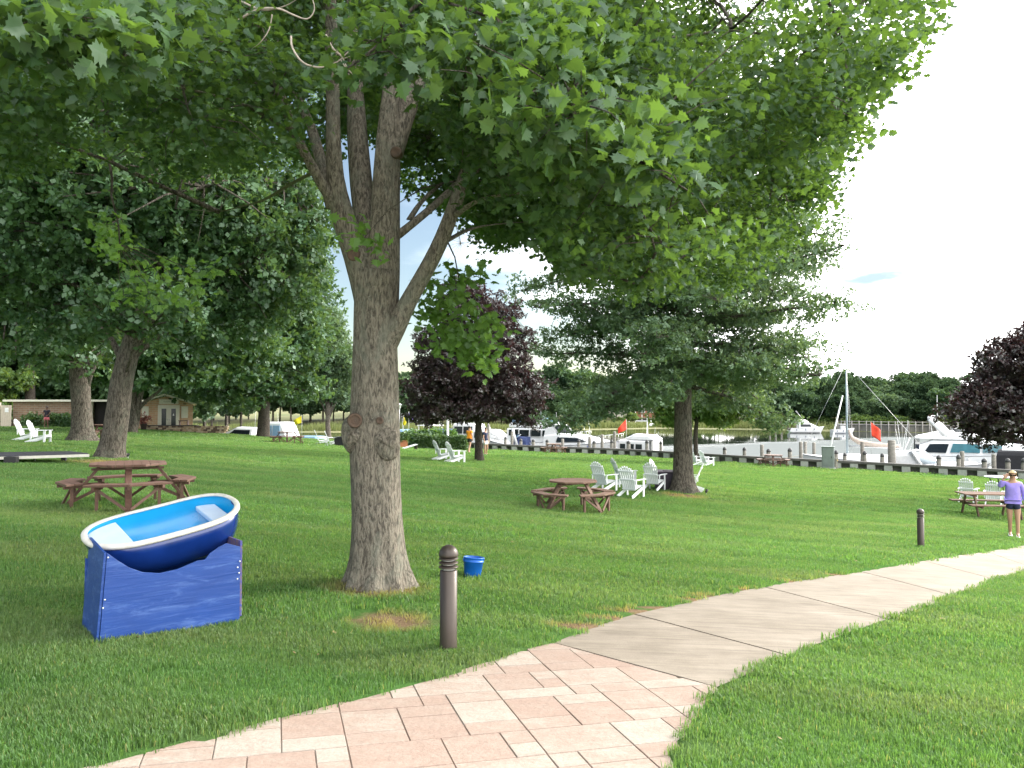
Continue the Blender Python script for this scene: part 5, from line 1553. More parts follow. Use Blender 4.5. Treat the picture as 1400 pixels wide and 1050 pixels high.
# ---- dinghy on its painted stand
BOXYAW = None
def dinghy():
    p0 = gp(135, 879); p1 = gp(318, 858)
    yaw = R(40); Wd = 1.0
    t = thing('painted_stand', 'scuffed blue plywood box stand with hollowed front, under the dinghy', 'stand', p0, yaw)
    blue, edge = painted_blue(), mat('raw_ply_edge', (.16, .11, .10), rough=.8, col2=(.03, .05, .28), scale=25)
    s = 6.3 / F           # metres per photo pixel at the stand
    H = lambda v: v * s
    # front panel outline (x along the front, z up), hollowed to take the hull
    out = [(0, -.05), (Wd, -.16), (Wd + H(9), -.10), (Wd + H(9), H(98)), (Wd - H(10), H(105)), (Wd - H(20), H(101)), (Wd - H(32), H(94)), (H(128), H(86)), (H(118), H(86)), (H(92), H(78)), (H(70), H(76)), (H(50), H(80)), (H(34), H(88)), (H(20), H(99)), (H(9), H(109)), (H(8), H(110))]
    def panel(name, pts, th, M, mm):
        b = MB(); b.prism(pts, -th, 0, M); return b.build(name, mm, t, bevel=.0025)
    Mf = Matrix(((1, 0, 0, 0), (0, 0, -1, 0), (0, 1, 0, 0), (0, 0, 0, 1)))   # local (x,y,z)->(x,-z,y)
    panel('front_panel', out, .018, Mf, blue)
    depth = .50
    Mb = Matrix.Translation((0, depth, 0)) @ Mf
    back = [(-.0, -.05), (Wd, -.14), (Wd, H(90)), (Wd * .7, H(70)), (Wd * .3, H(70)), (0, H(92))]
    panel('back_panel', back, .018, Mb, blue)
    # side panels lean out a little towards the bottom
    b = MB()
    zt = H(110)
    x0 = 0.0
    b.loft([[Vector((H(8) - .003, .004, zt)), Vector((H(8) - .021, .004, zt)), Vector((H(8) - .021, depth, zt * 1.08)), Vector((H(8) - .003, depth, zt * 1.08))],
            [Vector((-.003, .004, -.04)), Vector((-.021, .004, -.04)), Vector((-.021, depth, -.04)), Vector((-.003, depth, -.04))]], smooth=False)
    b.build('side_panel', blue, t, bevel=.002)
    b = MB()
    b.box((Wd + H(9) + .010, depth / 2, H(54)), (.018, depth - .01, H(104)))
    b.build('side_panel', edge, t, bevel=.002)
    sc = MB(); sm = mat('screw_head', (.62, .64, .66), rough=.35, metal=.6)
    for (x, z) in ((5, 52), (3, 42), (8, 104), (173, 62), (171, 70), (174, 78), (171, 54)):
        q = MB(); q.lathe([(.001, 0), (.007, .0), (.006, .003), (.001, .0035)], 12, (H(x) + .006, -.0005, H(z)), Euler((R(90), 0, 0)).to_matrix(), cap=False); q.build('screw', sm, t)
    # the boat
    Lg, Bm, Dp = 1.20, .36, .38
    bt = thing('dinghy', 'small blue dinghy with cyan inside and cream rim, tilted on the stand', 'boat', (0, 0, 0))
    hullm = mat('hull_gelcoat', (.006, .028, .165), rough=.22, var=.2, scale=3, spec=.6, coat=.3)
    inm = mat('cyan_liner', (.006, .29, .60), rough=.3, var=.08, scale=3, spec=.5, coat=.2)
    seatm = mat('pale_seat', (.52, .62, .76), rough=.45, var=.08, scale=5)
    rimm = mat('cream_rim', (.66, .65, .60), rough=.5, col2=(.52, .50, .44), scale=14)
    def halfb(u):            # u in -1..1 along the boat: blunt pram ends
        a = abs(u)
        k = 3.6 if u < 0 else 4.2
        return Bm * max(0.0, 1 - a ** k) ** (.46)
    def sheer(u): return .008 * u * u + (.02 * max(0, u) ** 2)
    def section(u, off=0.0, dscale=1.0, n=18):
        b_ = max(.004, halfb(u) - off); dd = (Dp * (1 - abs(u) ** (2.4 if u < 0 else 5)) ** .55 * dscale)
        ring = []
        for k in range(n + 1):
            th = PI * k / n
            c, s_ = math.cos(th), math.sin(th)
            y = b_ * math.copysign(abs(c) ** .62, c)
            z = -dd * abs(s_) ** .80
            ring.append(Vector((u * Lg / 2 * (1 - .0 * abs(z)) + (.10 * z if u < -.5 else 0) * (abs(u) - .5), y, z + sheer(u))))
        return ring
    us = np.sin(np.linspace(-1, 1, 44) * PI / 2) * .997
    b = MB(); b.loft([section(u) for u in us], closed=False, cap=False); h = b.build('hull', hullm, bt)
    sd = h.modifiers.new('thick', 'SOLIDIFY'); sd.thickness = .006; sd.offset = 1
    b = MB(); b.loft([section(u * .996, .012, .80) for u in us], closed=False, cap=False); h = b.build('inner_liner', inm, bt)
    # rim: a broad rolled edge following the sheer
    prof = [(-.026, .004), (-.023, .011), (-.010, .015), (.012, .013), (.022, .005), (.023, -.014), (.016, -.024), (.004, -.026), (-.004, -.012), (-.022, -.004)]
    path = [(u, 1) for u in np.linspace(-1, 1, 46)[:-1]]
    pts = []
    for k in range(90):
        a = 2 * PI * k / 90
        u = math.copysign(abs(math.cos(a)) ** .8, math.cos(a)); v = math.sin(a)
        u = max(-.9995, min(.9995, u))
        pts.append(Vector((u * Lg / 2, math.copysign(halfb(u), v) if abs(v) > 1e-6 else 0, sheer(u) + .004)))
    rings = []
    for k, p in enumerate(pts):
        tn = (pts[(k + 1) % 90] - pts[k - 1]); tn.z = 0; tn.normalize()
        nrm = Vector((tn.y, -tn.x, 0))
        rings.append([p + nrm * a + Vector((0, 0, c)) for a, c in prof])
    rings.append(rings[0])
    b = MB(); b.loft(rings, cap=False); b.build('rim', rimm, bt)
    def seat(u0, u1, z, nm, w=.9, thick=.05):
        q = []
        for u in np.linspace(u0, u1, 9): q.append((u * Lg / 2, halfb(u * .97) * w - .03))
        poly = q + [(x, -y) for x, y in q[::-1]]
        c = MB(); c.prism(poly, z - thick, z); return c.build(nm, seatm, bt, bevel=.012, seg=3)
    seat(-.93, -.50, -.022, 'bow_seat', 1.0)
    seat(.60, .86, -.055, 'stern_seat', .97)
    # placing: left end low, rolled towards the path
    c0 = at(224, 712, 6.56)
    Rm = Matrix.Rotation(yaw, 4, 'Z') @ Matrix.Rotation(R(-10), 4, 'Y') @ Matrix.Rotation(R(11), 4, 'X')
    bt.matrix_world = Matrix.Translation(c0) @ Rm
    bt.location = c0; bt.rotation_euler = Rm.to_euler()
def painted_blue():
    m, n, l, b = nodes_of('scuffed_blue_paint')
    t = n.new('ShaderNodeTexCoord')
    def noise(s, st=(1, 1, 1), d=6, r=.6):
        mp = n.new('ShaderNodeMapping'); mp.inputs['Scale'].default_value = st; l.new(t.outputs['Object'], mp.inputs['Vector'])
        x = n.new('ShaderNodeTexNoise'); x.inputs['Scale'].default_value = s; x.inputs['Detail'].default_value = d; x.inputs['Roughness'].default_value = r; x.inputs['Distortion'].default_value = .8
        l.new(mp.outputs['Vector'], x.inputs['Vector']); return x.outputs['Fac']
    mx = n.new('ShaderNodeMix'); mx.data_type = 'RGBA'; mx.inputs['A'].default_value = (.004, .030, .165, 1); mx.inputs['B'].default_value = (.010, .058, .275, 1); l.new(noise(3.5, (.6, 1, 1.6)), mx.inputs['Factor'])
    sc = n.new('ShaderNodeMapRange'); sc.inputs['From Min'].default_value = .50; sc.inputs['From Max'].default_value = .70; sc.inputs['To Max'].default_value = .62; l.new(noise(7, (.35, 1, 2.2), 9, .72), sc.inputs['Value'])
    m2 = n.new('ShaderNodeMix'); m2.data_type = 'RGBA'; m2.inputs['B'].default_value = (.09, .17, .43, 1); l.new(mx.outputs['Result'], m2.inputs['A']); l.new(sc.outputs['Result'], m2.inputs['Factor'])
    l.new(m2.outputs['Result'], b.inputs['Base Color'])
    b.inputs['Roughness'].default_value = .48
    bp = n.new('ShaderNodeBump'); bp.inputs['Strength'].default_value = .5; bp.inputs['Distance'].default_value = .006; l.new(noise(9, (.2, 1, 3), 7, .6), bp.inputs['Height']); l.new(bp.outputs['Normal'], b.inputs['Normal'])
    return m
dinghy()

# ---- low dark platform at the left edge
def platform():
    # local origin at the right hand near corner; runs off to the left
    c = at(122, 621, 22.0); c.z = g(c.x, c.y) + .0
    t = thing('low_platform', 'low dark decked platform with white edge, cut off by the left frame', 'platform', c, R(12))
    h = at(122, 621, 22.0).z - c.z
    dk = mat('dark_deck', (.035, .036, .045), rough=.6, var=.2, scale=8)
    wh = mat('white_edge', (.50, .48, .42), rough=.55, var=.1, scale=10)
    b = MB(); b.prism([(-.04, 0.03), (-5.5, -1.35), (-5.9, .9), (-.9, 1.2)], h - .02, h + .03); b.build('deck', dk, t)
    b = MB()
    b.beam((0, 0, h - .035), (-2.35, -.62, h - .05), .04, .075); b.build('edge_trim', wh, t)
    b = MB(); b.beam((-2.36, -.64, h - .05), (-5.5, -1.45, h - .06), .04, .08); b.build('edge_trim', wh, t)
    b = MB(); b.beam((-1.9, -1.2, h - .18), (-5.2, -1.9, h - .22), .3, .05); b.build('lower_step', wh, t)
    b = MB(); b.box((-1.72, -.72, h / 2 - .03), (.30, .22, max(.12, h + .06))); b.build('support_block', mat('black_block', (.012, .012, .013), rough=.6), t, bevel=.01)
    for x, y in ((-4.8, -.3), (-.9, .75), (-5, .5)):
        b = MB(); b.box((x, y, h / 2 - .05), (.12, .12, max(.1, h - .02))); b.build('foot', dk, t)
platform()

# ---- small ground spotlights
def spotlight(label, loc, rz):
    t = thing('ground_spotlight', label, 'spotlight', loc, rz, 'black ground spotlights')
    m = mat('black_fixture', (.015, .015, .016), rough=.5)
    b = MB(); b.tube([(0, 0, -.05), (0, 0, .16)], .012, 8); b.build('stake', mat('pale_stake', (.45, .45, .42), rough=.6), t)
    b = MB(); b.lathe([(.001, -.09), (.05, -.085), (.062, -.02), (.07, .06), (.06, .065), (.055, .05), (.001, .05)], 20, (0, 0, .20), Euler((R(50), 0, 0)).to_matrix(), cap=False); b.build('head', m, t)
    return t
sp = spotlight('small black spotlight on a stake right of the oak trunk', gp(966, 677), R(140))
sp.scale = (.7,) * 3
s2 = copy_tree(sp); place(s2, gp(175, 628), R(40), 'small black spotlight at foot of the leaning tree')
s3 = copy_tree(sp); place(s3, gp(48, 632), R(80), 'small black spotlight beside the support block of the platform')

# ---- lawn games, box and hedges before the marina
def tilted_board():
    t = thing('tilted_board', 'white slanting game board lying on the lawn right of the maple', 'game board', on(558, 50), R(-65))
    b = MB(); b.prism([(-.3, -.6), (.3, -.6), (.3, .6), (-.3, .6)], -.012, .012, Matrix.Translation((0, 0, .19)) @ Matrix.Rotation(R(15), 4, 'X')); b.build('board', mat('white_board', (.7, .72, .72), rough=.5), t)
    b = MB(); b.box((0, .53, .15), (.56, .04, .30)); b.build('back_legs', mat('board_leg', (.1, .08, .06), rough=.7), t)
tilted_board()
def wooden_box():
    t = thing('planter_box', 'orange brown wooden planter box at the right edge of the maple trunk', 'planter', on(549, 54), R(20))
    m = mat('orange_wood', (.36, .13, .055), rough=.6, var=.2, scale=6)
    b = MB(); b.box((0, 0, .25), (.8, .5, .5)); b.box((0, 0, .52), (.86, .56, .05)); b.build('box', m, t, bevel=.01)
    p = np.c_[rng.uniform(-.4, .4, 40), rng.uniform(-.25, .25, 40), rng.uniform(.6, 1.1, 40)]
    v, f, tt = clump_leaves(p, .2, 6, .22, SPRIG, 5)
    obj('plant', fast_mesh('plant', v, f, tt), HEDGE_LEAF, t)
wooden_box()
def leafy(name, label, cat, loc, boxes, n, lsize, m, seed, rz=0, group=None, crad=.1, flat=1, per=6):
    """clipped or loose shrub from leaves through boxes/ellipsoids: ('b',centre,half) or ('e',centre,radii)"""
    r = np.random.default_rng(seed); pts = []
    for k, c, h in boxes:
        q = r.uniform(-1, 1, (n, 3))
        if k == 'b':
            ax = r.integers(0, 3, n); sg = r.choice([-1, 1], n)
            on_ = r.random(n) < .8
            q[np.arange(n)[on_], ax[on_]] = sg[on_] * r.uniform(.88, 1, on_.sum())
        else:
            q /= np.linalg.norm(q, axis=1)[:, None]; q *= (r.random((n, 1)) ** .4)
        pts.append(np.array(c) + q * np.array(h))
    pts = np.vstack(pts)
    v, f, tt = clump_leaves(pts, crad, per, lsize, SPRIG, seed, flat=flat, up=.5, rnd=.9)
    o = obj(name, fast_mesh(name, v, f, tt), m)
    o.location = loc; o.rotation_euler = (0, 0, rz)
    return tag(o, label, cat, group)
leafy('hedge', 'low clipped box hedge block left of the white flagpole', 'hedge', on(578, 56), [('b', (0, 0, .5), (.42, .5, .5))], 260, .16, HEDGE_LEAF, 41)
leafy('hedge', 'long clipped hedge between the white flagpole and man in orange', 'hedge', on(612, 56), [('b', (0, 0, .5), (1.35, .5, .5))], 620, .16, HEDGE_LEAF, 42)
leafy('tall_grass_plant', 'tall leafy grass planting left of the hedge', 'shrub', on(568, 60), [('e', (0, 0, .55), (.95, .6, .85))], 200, .34, leaf_mat('iris_leaf', (.04, .10, .04), (.09, .17, .07)), 43)
leafy('tall_grass_plant', 'tall leafy grass planting behind the long hedge', 'shrub', on(600, 60), [('e', (0, 0, .75), (2.0, .6, .75))], 340, .34, MATS['iris_leaf'], 44)

def flag(label, px, d, topy, cloth, m, pole_r=.018, poley=None, label_cat='flag'):
    base = on(px, d); 
    if d > bulk_y(base.x): base.z = g(base.x, float(bulk_y(base.x)) - .3)
    top = at(px, topy, d).z - base.z
    t = thing('flag', label, label_cat, base, 0)
    b = MB(); b.tube([(0, 0, -.1), (0, 0, top)], pole_r, 8); b.build('pole', mat('flag_pole_grey', (.45, .46, .44), rough=.4), t)
    s = d / F
    # cloth corners in photo pixels relative to the top of the pole; rippled sheet
    c = [Vector((x * s, 0, top - y * s)) for x, y in cloth]
    rings = []
    for i in range(13):
        u = i / 12
        row = []
        for j in range(7):
            v = j / 6
            p = c[0].lerp(c[1], u).lerp(c[3].lerp(c[2], u), v)
            p.y += .10 * math.sin(u * 7 + v * 1.5) * u - u * .15
            row.append(p)
        rings.append(row)
    b = MB(); b.loft(rings, closed=False, cap=False); o = b.build('cloth', m, t)
    sd = o.modifiers.new('thick', 'SOLIDIFY'); sd.thickness = .004
    return t
YEL = mat('yellow_cloth', (.75, .62, .02), rough=.8, var=.1); RED = mat('red_cloth', (.80, .07, .035), rough=.8, var=.1); PUR = mat('purple_cloth', (.22, .15, .52), rough=.8, var=.1)
flag('small yellow flag on a thin pole left of the maple', 413, 63, 567, [(0, 1), (-11, 8), (-9, 14), (0, 11)], YEL)
flag('tiny yellow flag low beside the purple flag', 552, 64, 568, [(0, 1), (4, 9), (2, 14), (-1, 12)], YEL)
flag('purple flag on a white pole right of the maple trunk', 559, 62, 562, [(0, 2), (6, 11), (3, 16), (0, 12)], PUR)
flag('red flag above the white trawler cabin', 856, 64.5, 573, [(0, 1), (0.5, 6), (-10, 16), (-11, 15)] if False else [(0, 0), (-12, 13), (-11, 20), (1, 14)], RED)
flag('red flag hanging in front of the seawall beside the sailing mast', 1190, 50.5, 577, [(0, 0), (12, 11), (13, 27), (1, 19)], RED, pole_r=.012)
def flagpole():
    base = on(612, 58)
    top = at(612, 430, 58).z - base.z
    t = thing('flagpole', 'tall white flagpole rising behind the purple maple', 'flagpole', base)
    m = mat('white_pole', (.72, .73, .74), rough=.35, var=.05)
    b = MB(); b.lathe([(.13, -.1), (.13, .1), (.105, .12), (.095, 2), (.06, top), (.02, top + .05)], 16); b.build('pole', m, t)
    b = MB(); b.lathe([(.01, top), (.10, top + .08), (.10, top + .14), (.01, top + .22)], 16); b.build('finial', mat('brass', (.5, .35, .1), rough=.3, metal=.9), t)
    b = MB(); b.box((0, -.13, 1.3), (.03, .03, .2)); b.build('cleat', mat('cleat_metal', (.4, .4, .4), rough=.4, metal=.8), t)
flagpole()
def lamp_post():
    d = 66; base = on(546, d); top = at(546, 553, d).z - base.z
    t = thing('lamp_post', 'thin white lamp post touching the right edge of maple trunk', 'lamp post', base)
    m = mat('white_pole', (.72, .73, .74))
    b = MB(); b.lathe([(.07, -.1), (.06, .3), (.04, top - .35)], 12); b.build('pole', m, t)
    b = MB(); b.lathe([(.05, top - .35), (.13, top - .3), (.16, top - .05), (.22, top - .03), (.03, top + .1)], 16); b.build('lantern', m, t)
lamp_post()

# ================================================================== BULKHEAD, PILES, PEDESTALS
TIMBER = mat('grey_timber', (.245, .23, .20), rough=.85, var=.3, scale=3, stretch=(1, 1, 4), bump=.4, bscale=18)
DARKT = mat('dark_timber', (.105, .10, .094), rough=.8, var=.3, scale=3, bump=.3, bscale=18)
BLOCK = mat('bleached_block', (.36, .37, .345), rough=.85, var=.15, scale=5)
def bulk_p(s):
    """point s metres along the bulkhead from x=-12"""
    pts = [np.array((-25, 80.)), np.array((-10, 71.)), np.array((0, 63.)), np.array((8.5, 59.6)), np.array((15.3, 53.)), np.array((22, 49.)), np.array((29, 43.5)), np.array((40, 34.)), np.array((50, 25.))]
    for a, b in zip(pts[:-1], pts[1:]):
        L = np.hypot(*(b - a))
        if s <= L: return a + (b - a) * s / L, (b - a) / L
        s -= L
    return pts[-1], (b - a) / L
def bulkhead():
    t = thing('timber_bulkhead', 'long low timber bulkhead with dark cap beam on pale blocks along the water', 'bulkhead', (0, 0, 0))
    s = 14.0
    S = np.arange(14, 96, 1.0)
    P = [bulk_p(x) for x in S]
    base = [Vector((p[0], p[1], g(p[0], p[1] - .25))) for p, _ in P]
    # facing wall down into the water
    b = MB()
    rings = [[q + Vector((0, .12, .335)), q + Vector((.1, .22, .335)), Vector((q.x + .1, q.y + .25, WATER - 1)), Vector((q.x, q.y + .12, WATER - 1))] for q in base]
    b.loft(rings, smooth=False); b.build('facing', DARKT, t)
    b = MB()
    b.loft([[q + Vector((-.02, -.17, .34)), q + Vector((.05, .25, .34)), q + Vector((.05, .25, .50)), q + Vector((-.02, -.17, .50))] for q in base], smooth=False)
    b.build('cap_beam', DARKT, t, bevel=.012)
    for i in range(len(base) - 1):
        q = base[i].lerp(base[i + 1], .5); d = base[i + 1] - base[i]
        b = MB(); b.box(q + Vector((0, -.06, .16)), (.46, .20, .355), (0, 0, math.atan2(d.y, d.x))); b.build('support_block', BLOCK, t)
bulkhead()
def piling(label, loc, h, r_, cap=True, low=2.2, group='pilings along the bulkhead'):
    t = thing('piling', label, 'piling', loc, 0, group)
    b = MB(); b.lathe([(r_, -low), (r_, h * .6), (r_ * .97, h - .03), (r_ * .9, h), (.01, h + .015)], 14, cap=False); b.build('post', TIMBER, t)
    if cap:
        b = MB(); b.lathe([(r_ * 1.06, h + .01), (r_ * 1.06, h + .08), (r_ * .8, h + .17), (r_ * .4, h + .22), (.005, h + .24)], 14); b.build('cap', mat('dark_cap', (.05, .05, .052), rough=.6), t)
    return t
def pilings():
    proto_s = proto_t = None
    def wz(x): return g(x, float(bulk_y(x)) - .2)
    short = [691, 712, 729, 748, 791, 812, 836, 859, 884, 903, 990, 1017, 1050, 1079, 1142, 1154, 1181, 1205, 1282, 1309, 1344, 1376, 1398]
    for i, px in enumerate(short):
        # find the bulkhead in that column
        u = (px - 700) / F; d = 55.
        for _ in range(40): d = .5 * d + .5 * float(bulk_y(u * d))
        d += .55
        loc = (u * d, d, wz(u * d))
        lab = 'short capped bulkhead piling in the row before the moored motor boats' if px < 930 else 'short capped bulkhead piling against bright open water' if px < 1200 else 'short capped bulkhead piling before the big yacht'
        if proto_s is None: proto_s = piling(lab, loc, .85, .135); o = proto_s
        else: o = copy_tree(proto_s); place(o, loc, 0, lab)
        o['group'] = {930: 'capped pilings before the motor boats', 1200: 'capped pilings against open water', 9999: 'capped pilings before the yacht'}[930 if px < 930 else 1200 if px < 1200 else 9999]
        k = random.uniform(.85, 1.1); o.scale = (k, k, random.uniform(.9, 1.15))
    tall = [(806, 597, 3), (823, 594, 3), (840, 590, 2), (1041, 608, 3), (1094, 604, 5), (1100, 604, 9), (1112, 605, 11), (1178, 604, 4), (1218, 602, 4), (1314, 617, 2), (1357, 621, 2), (769, 600, 3), (668, 580, 8), (700, 590, 5), (590, 570, 12), (1386, 612, 8)]
    for i, (px, ty, off) in enumerate(tall):
        u = (px - 700) / F; d = 55.
        for _ in range(40): d = .5 * d + .5 * (float(bulk_y(u * d)) + off)
        h = at(px, ty, d).z - WATER
        r_ = .24 if px == 1218 else .125
        lab = {1218: 'thickest tall mooring pile, standing clear right of the red flag'}.get(px, 'tall bare mooring pile among the motor boats' if px < 900 else 'tall bare mooring pile standing in the bright water' if px < 1200 else 'tall bare mooring pile beside the big yacht')
        o = piling(lab, (u * d, d, WATER), h, r_, cap=False, low=1.0, group='mooring piles among the boats' if px < 900 else 'mooring piles in bright water' if px < 1200 else 'mooring piles by the yacht')
        if px == 1218: del o['group']
pilings()
def pedestal():
    base = on(1131, 48.3)
    t = thing('utility_cabinet', 'grey green utility cabinet standing at the bulkhead left of the sailing mast', 'utility cabinet', base, R(-25))
    m = mat('grey_green_paint', (.17, .20, .19), rough=.5, var=.1, scale=4)
    b = MB(); b.box((0, 0, .68), (.72, .5, 1.36)); b.build('cabinet', m, t, bevel=.02)
    b = MB(); b.box((0, 0, 1.385), (.80, .58, .05)); b.build('lid', m, t, bevel=.01)
    b = MB(); b.box((0, -.262, .75), (.56, .02, 1.05)); d = b.build('door', m, t, bevel=.006)
    c = MB(); c.box((.22, -.285, .75), (.03, .03, .12)); c.build('handle', mat('dark_metal', (.03, .03, .032)), d)
    b = MB(); b.box((.0, 0, .04), (.86, .64, .08)); b.build('plinth', BLOCK, t)
    base2 = on(1142, 48.4)
    t = thing('hose_post', 'small grey water post beside the utility cabinet', 'post', base2)
    b = MB(); b.box((0, 0, .35), (.16, .16, .7)); b.build('post', TIMBER, t, bevel=.01)
    b = MB(); b.tube([(0, -.08, .58), (0, -.2, .58), (0, -.22, .5)], .02, 8); b.build('tap', mat('brass', (.5, .35, .1)), t)
    p0 = Vector(on(1129, 49.6)); p0.z += .3; p1 = at(1152, 541, 51)
    t = thing('leaning_pole', 'slim white pole leaning up right from behind the utility cabinet', 'pole', p0)
    d = p1 - p0
    b = MB(); b.tube([(0, 0, 0), d * .5, d], [.07, .055, .035], 12); b.build('pole', mat('white_pole', (.72, .73, .74)), t)
    b = MB(); b.tube([(0, 0, -.5), (0, 0, .08)], .12, 12); b.build('socket', mat('dark_metal', (.03, .03, .032)), t)
pedestal()

# ================================================================== BOATS
GEL = mat('white_gelcoat', (.78, .79, .80), rough=.22, var=.03, scale=2, spec=.5, coat=.3)
GEL2 = mat('cream_gelcoat', (.70, .69, .66), rough=.28, var=.05, scale=2)
TINT = glass_mat('tinted_glass')
CYANG = mat('cyan_glass', (.05, .16, .19), rough=.06, var=.2, scale=2, spec=.8)
CANV_B = mat('navy_canvas', (.04, .06, .16), rough=.85, var=.2); CANV_L = mat('light_blue_canvas', (.20, .33, .48), rough=.85, var=.12); CANV_W = mat('white_canvas', (.66, .67, .68), rough=.8, var=.08); CANV_K = mat('black_canvas', (.02, .02, .024), rough=.85, var=.3)
STEEL = mat('stainless', (.6, .6, .6), rough=.2, metal=.9, var=.05)
FENDER = [mat('navy_fender', (.03, .05, .18), rough=.5), mat('white_fender', (.62, .62, .60), rough=.5)]
class Boat:
    def __init__(s, label, px, d, L, B, fb, heading, hullm=GEL, name='motor_boat', cat='boat', stripe=None, group=None):
        x = (px - 700) / F * d
        s.t = thing(name, label, cat, (x, d, WATER), R(heading), group)
        s.L, s.B, s.fb = L, B, fb
        b = MB()
        rings = []
        for i in range(25):
            u = i / 24
            rings.append(s.ring(u))
        b.loft(rings, closed=False, cap=False)
        # transom
        r0 = rings[0]; b.add(r0, [tuple(range(len(r0)))])
        s.part('hull', b, hullm)
        b = MB()
        rows = []
        for i in range(25):
            u = i / 24; w = s.hb(u) - .03; z = s.sh(u) - .04; x = s.xx(u, 1) - (.04 if i == 24 else 0)
            rows.append([Vector((x, -w, z)), Vector((x, -w * .5, z + .05)), Vector((x, 0, z + .07)), Vector((x, w * .5, z + .05)), Vector((x, w, z))])
        b.loft(rows, closed=False, cap=False); s.part('deck', b, GEL2)
        b = MB()
        for sg in (1, -1): b.tube([(s.xx(u, 1), sg * (s.hb(u) + .005), s.sh(u) - .02) for u in np.linspace(0, 1, 25)], .035, 6)
        s.part('rub_rail', b, mat('rub_rail_grey', (.3, .31, .33), rough=.5))
        # fenders hung along both sides
        k = 3 if L > 6 else 2
        fm = FENDER[int(px) % 2]
        for sg in (1, -1):
            for i in range(k):
                u = .18 + .5 * i / max(1, k - 1)
                b = MB(); xx_, yy_, zz_ = s.xx(u, 1), sg * (s.hb(u) + .09), s.sh(u)
                b.lathe([(.015, zz_ - .18), (.085, zz_ - .26), (.09, zz_ - .68), (.02, zz_ - .78)], 8, (xx_, yy_, 0)); b.tube([(xx_, yy_, zz_ - .2), (xx_, sg * (s.hb(u) - .02), zz_ + .02)], .012, 4)
                s.part('fender', b, fm)
        if d < 100 and L > 6:
            b = MB(); b.tube([(-L * .28, .5, fb + .6), (-L * .28 - .25, .55, fb + 3.0)], [.016, .008], 5); b.tube([(-L * .26, -.5, fb + .6), (-L * .26 - .3, -.55, fb + 2.5)], [.016, .008], 5); s.part('whip_antenna', b, GEL)
            b = MB(); b.tube([(L * .44, 0, s.sh(.94)), (L * .62, .5, fb + .1), (L * .74, .8, fb - .1)], .02, 5); s.part('mooring_line', b, mat('rope', (.42, .38, .30), rough=.9))
        if stripe is None and int(px) % 3 == 0 and hullm is GEL: stripe = CANV_B
        if stripe:
            b = MB(); rows = []
            for sg in (1, -1):
                b.loft([[Vector((s.xx(u, .12), sg * (s.hb(u) * .875 + .012), .10)), Vector((s.xx(u, .3), sg * (s.hb(u) * .925 + .012), .26))] for u in np.linspace(0, .93, 25)], closed=False, cap=False)
            s.part('boot_stripe', b, stripe)
    def hb(s, u): return max(.02, s.B / 2 * (1 - max(0, (u - .42) / .58) ** 2.3) * (.92 + .08 * min(1, u / .3)))
    def sh(s, u): return s.fb * (1 + .42 * u ** 2)
    def xx(s, u, v): return -s.L / 2 + s.L * u - (1 - v) * s.L * .10 * max(0, (u - .6) / .4) ** 1.5
    def ring(s, u):
        w, h = s.hb(u), s.sh(u)
        k = max(0, (u - .5) / .5)
        prof = [(1, 1), (.985 - .06 * k, .7), (.95 - .2 * k, .35), (.86 - .34 * k, .02), (.5 - .2 * k, -.18)]
        left = [Vector((s.xx(u, v if v > 0 else 0), w * a, h * v)) for a, v in prof]
        return left + [Vector((s.xx(u, 0), 0, -.35))] + [Vector((p.x, -p.y, p.z)) for p in left[::-1]]
    def part(s, name, b, m, bevel=0, par=None): return b.build(name, m, par or s.t, bevel=bevel)
    def house(s, name, secs, m, rnd=.18):
        """secs: (x, half width low, half width top, z low, z top) from aft forward"""
        b = MB(); rings = []
        for x, w0, w1, z0, z1 in secs:
            h = z1 - z0; r_ = min(rnd, h * .45, w1 * .5)
            rings.append([Vector((x, -w0, z0)), Vector((x, -w1 - (w0 - w1) * r_ / max(h, .01), z1 - r_)), Vector((x, -w1 + r_ * .3, z1 - r_ * .3)), Vector((x, -w1 + r_, z1)), Vector((x, 0, z1 + .05)), Vector((x, w1 - r_, z1)), Vector((x, w1 - r_ * .3, z1 - r_ * .3)), Vector((x, w1 + (w0 - w1) * r_ / max(h, .01), z1 - r_)), Vector((x, w0, z0))])
        b.loft(rings, smooth=False); return s.part(name, b, m, bevel=.02)
    def window(s, quad, m=TINT, both=True, th=.03, name='window'):
        """quad: (x, y, z) corners on the starboard (-y) side"""
        q = [Vector(p) for p in quad]
        for sg in ((1, -1) if both else (1,)):
            b = MB()
            o = [Vector((p.x, p.y * sg, p.z)) for p in q]
            out = Vector((0, -th * sg, 0)); inn = Vector((0, .05 * sg, 0))
            n = len(o)
            vs = [p + inn for p in o] + [p + out for p in o]
            b.add(vs, [tuple(range(n)), tuple(range(n, 2 * n))] + [(i, (i + 1) % n, n + (i + 1) % n, n + i) for i in range(n)])
            s.part(name, b, m)
    def rail(s, u0, u1, h=.6, n=7):
        b = MB()
        for sg in (1, -1):
            pts = [(s.xx(u, 1) * 1.0, sg * s.hb(u) * .93, s.sh(u) + h * min(1, .25 + (u - u0) * 6)) for u in np.linspace(u0, u1, 12)]
            b.tube(pts, .018, 5)
            for u in np.linspace(u0 + .02, u1 - .01, n):
                b.tube([(s.xx(u, 1), sg * s.hb(u) * .93, s.sh(u) - .05), (s.xx(u, 1), sg * s.hb(u) * .93, s.sh(u) + h * min(1, .25 + (u - u0) * 6))], .013, 5)
        s.part('bow_rail', b, STEEL)
    def mast(s, x, z0, z1, r_=.03, name='antenna', rake=0, y=0):
        b = MB(); b.tube([(x, y, z0), (x - rake, y, z1)], [r_, r_ * .5], 6); s.part(name, b, GEL)
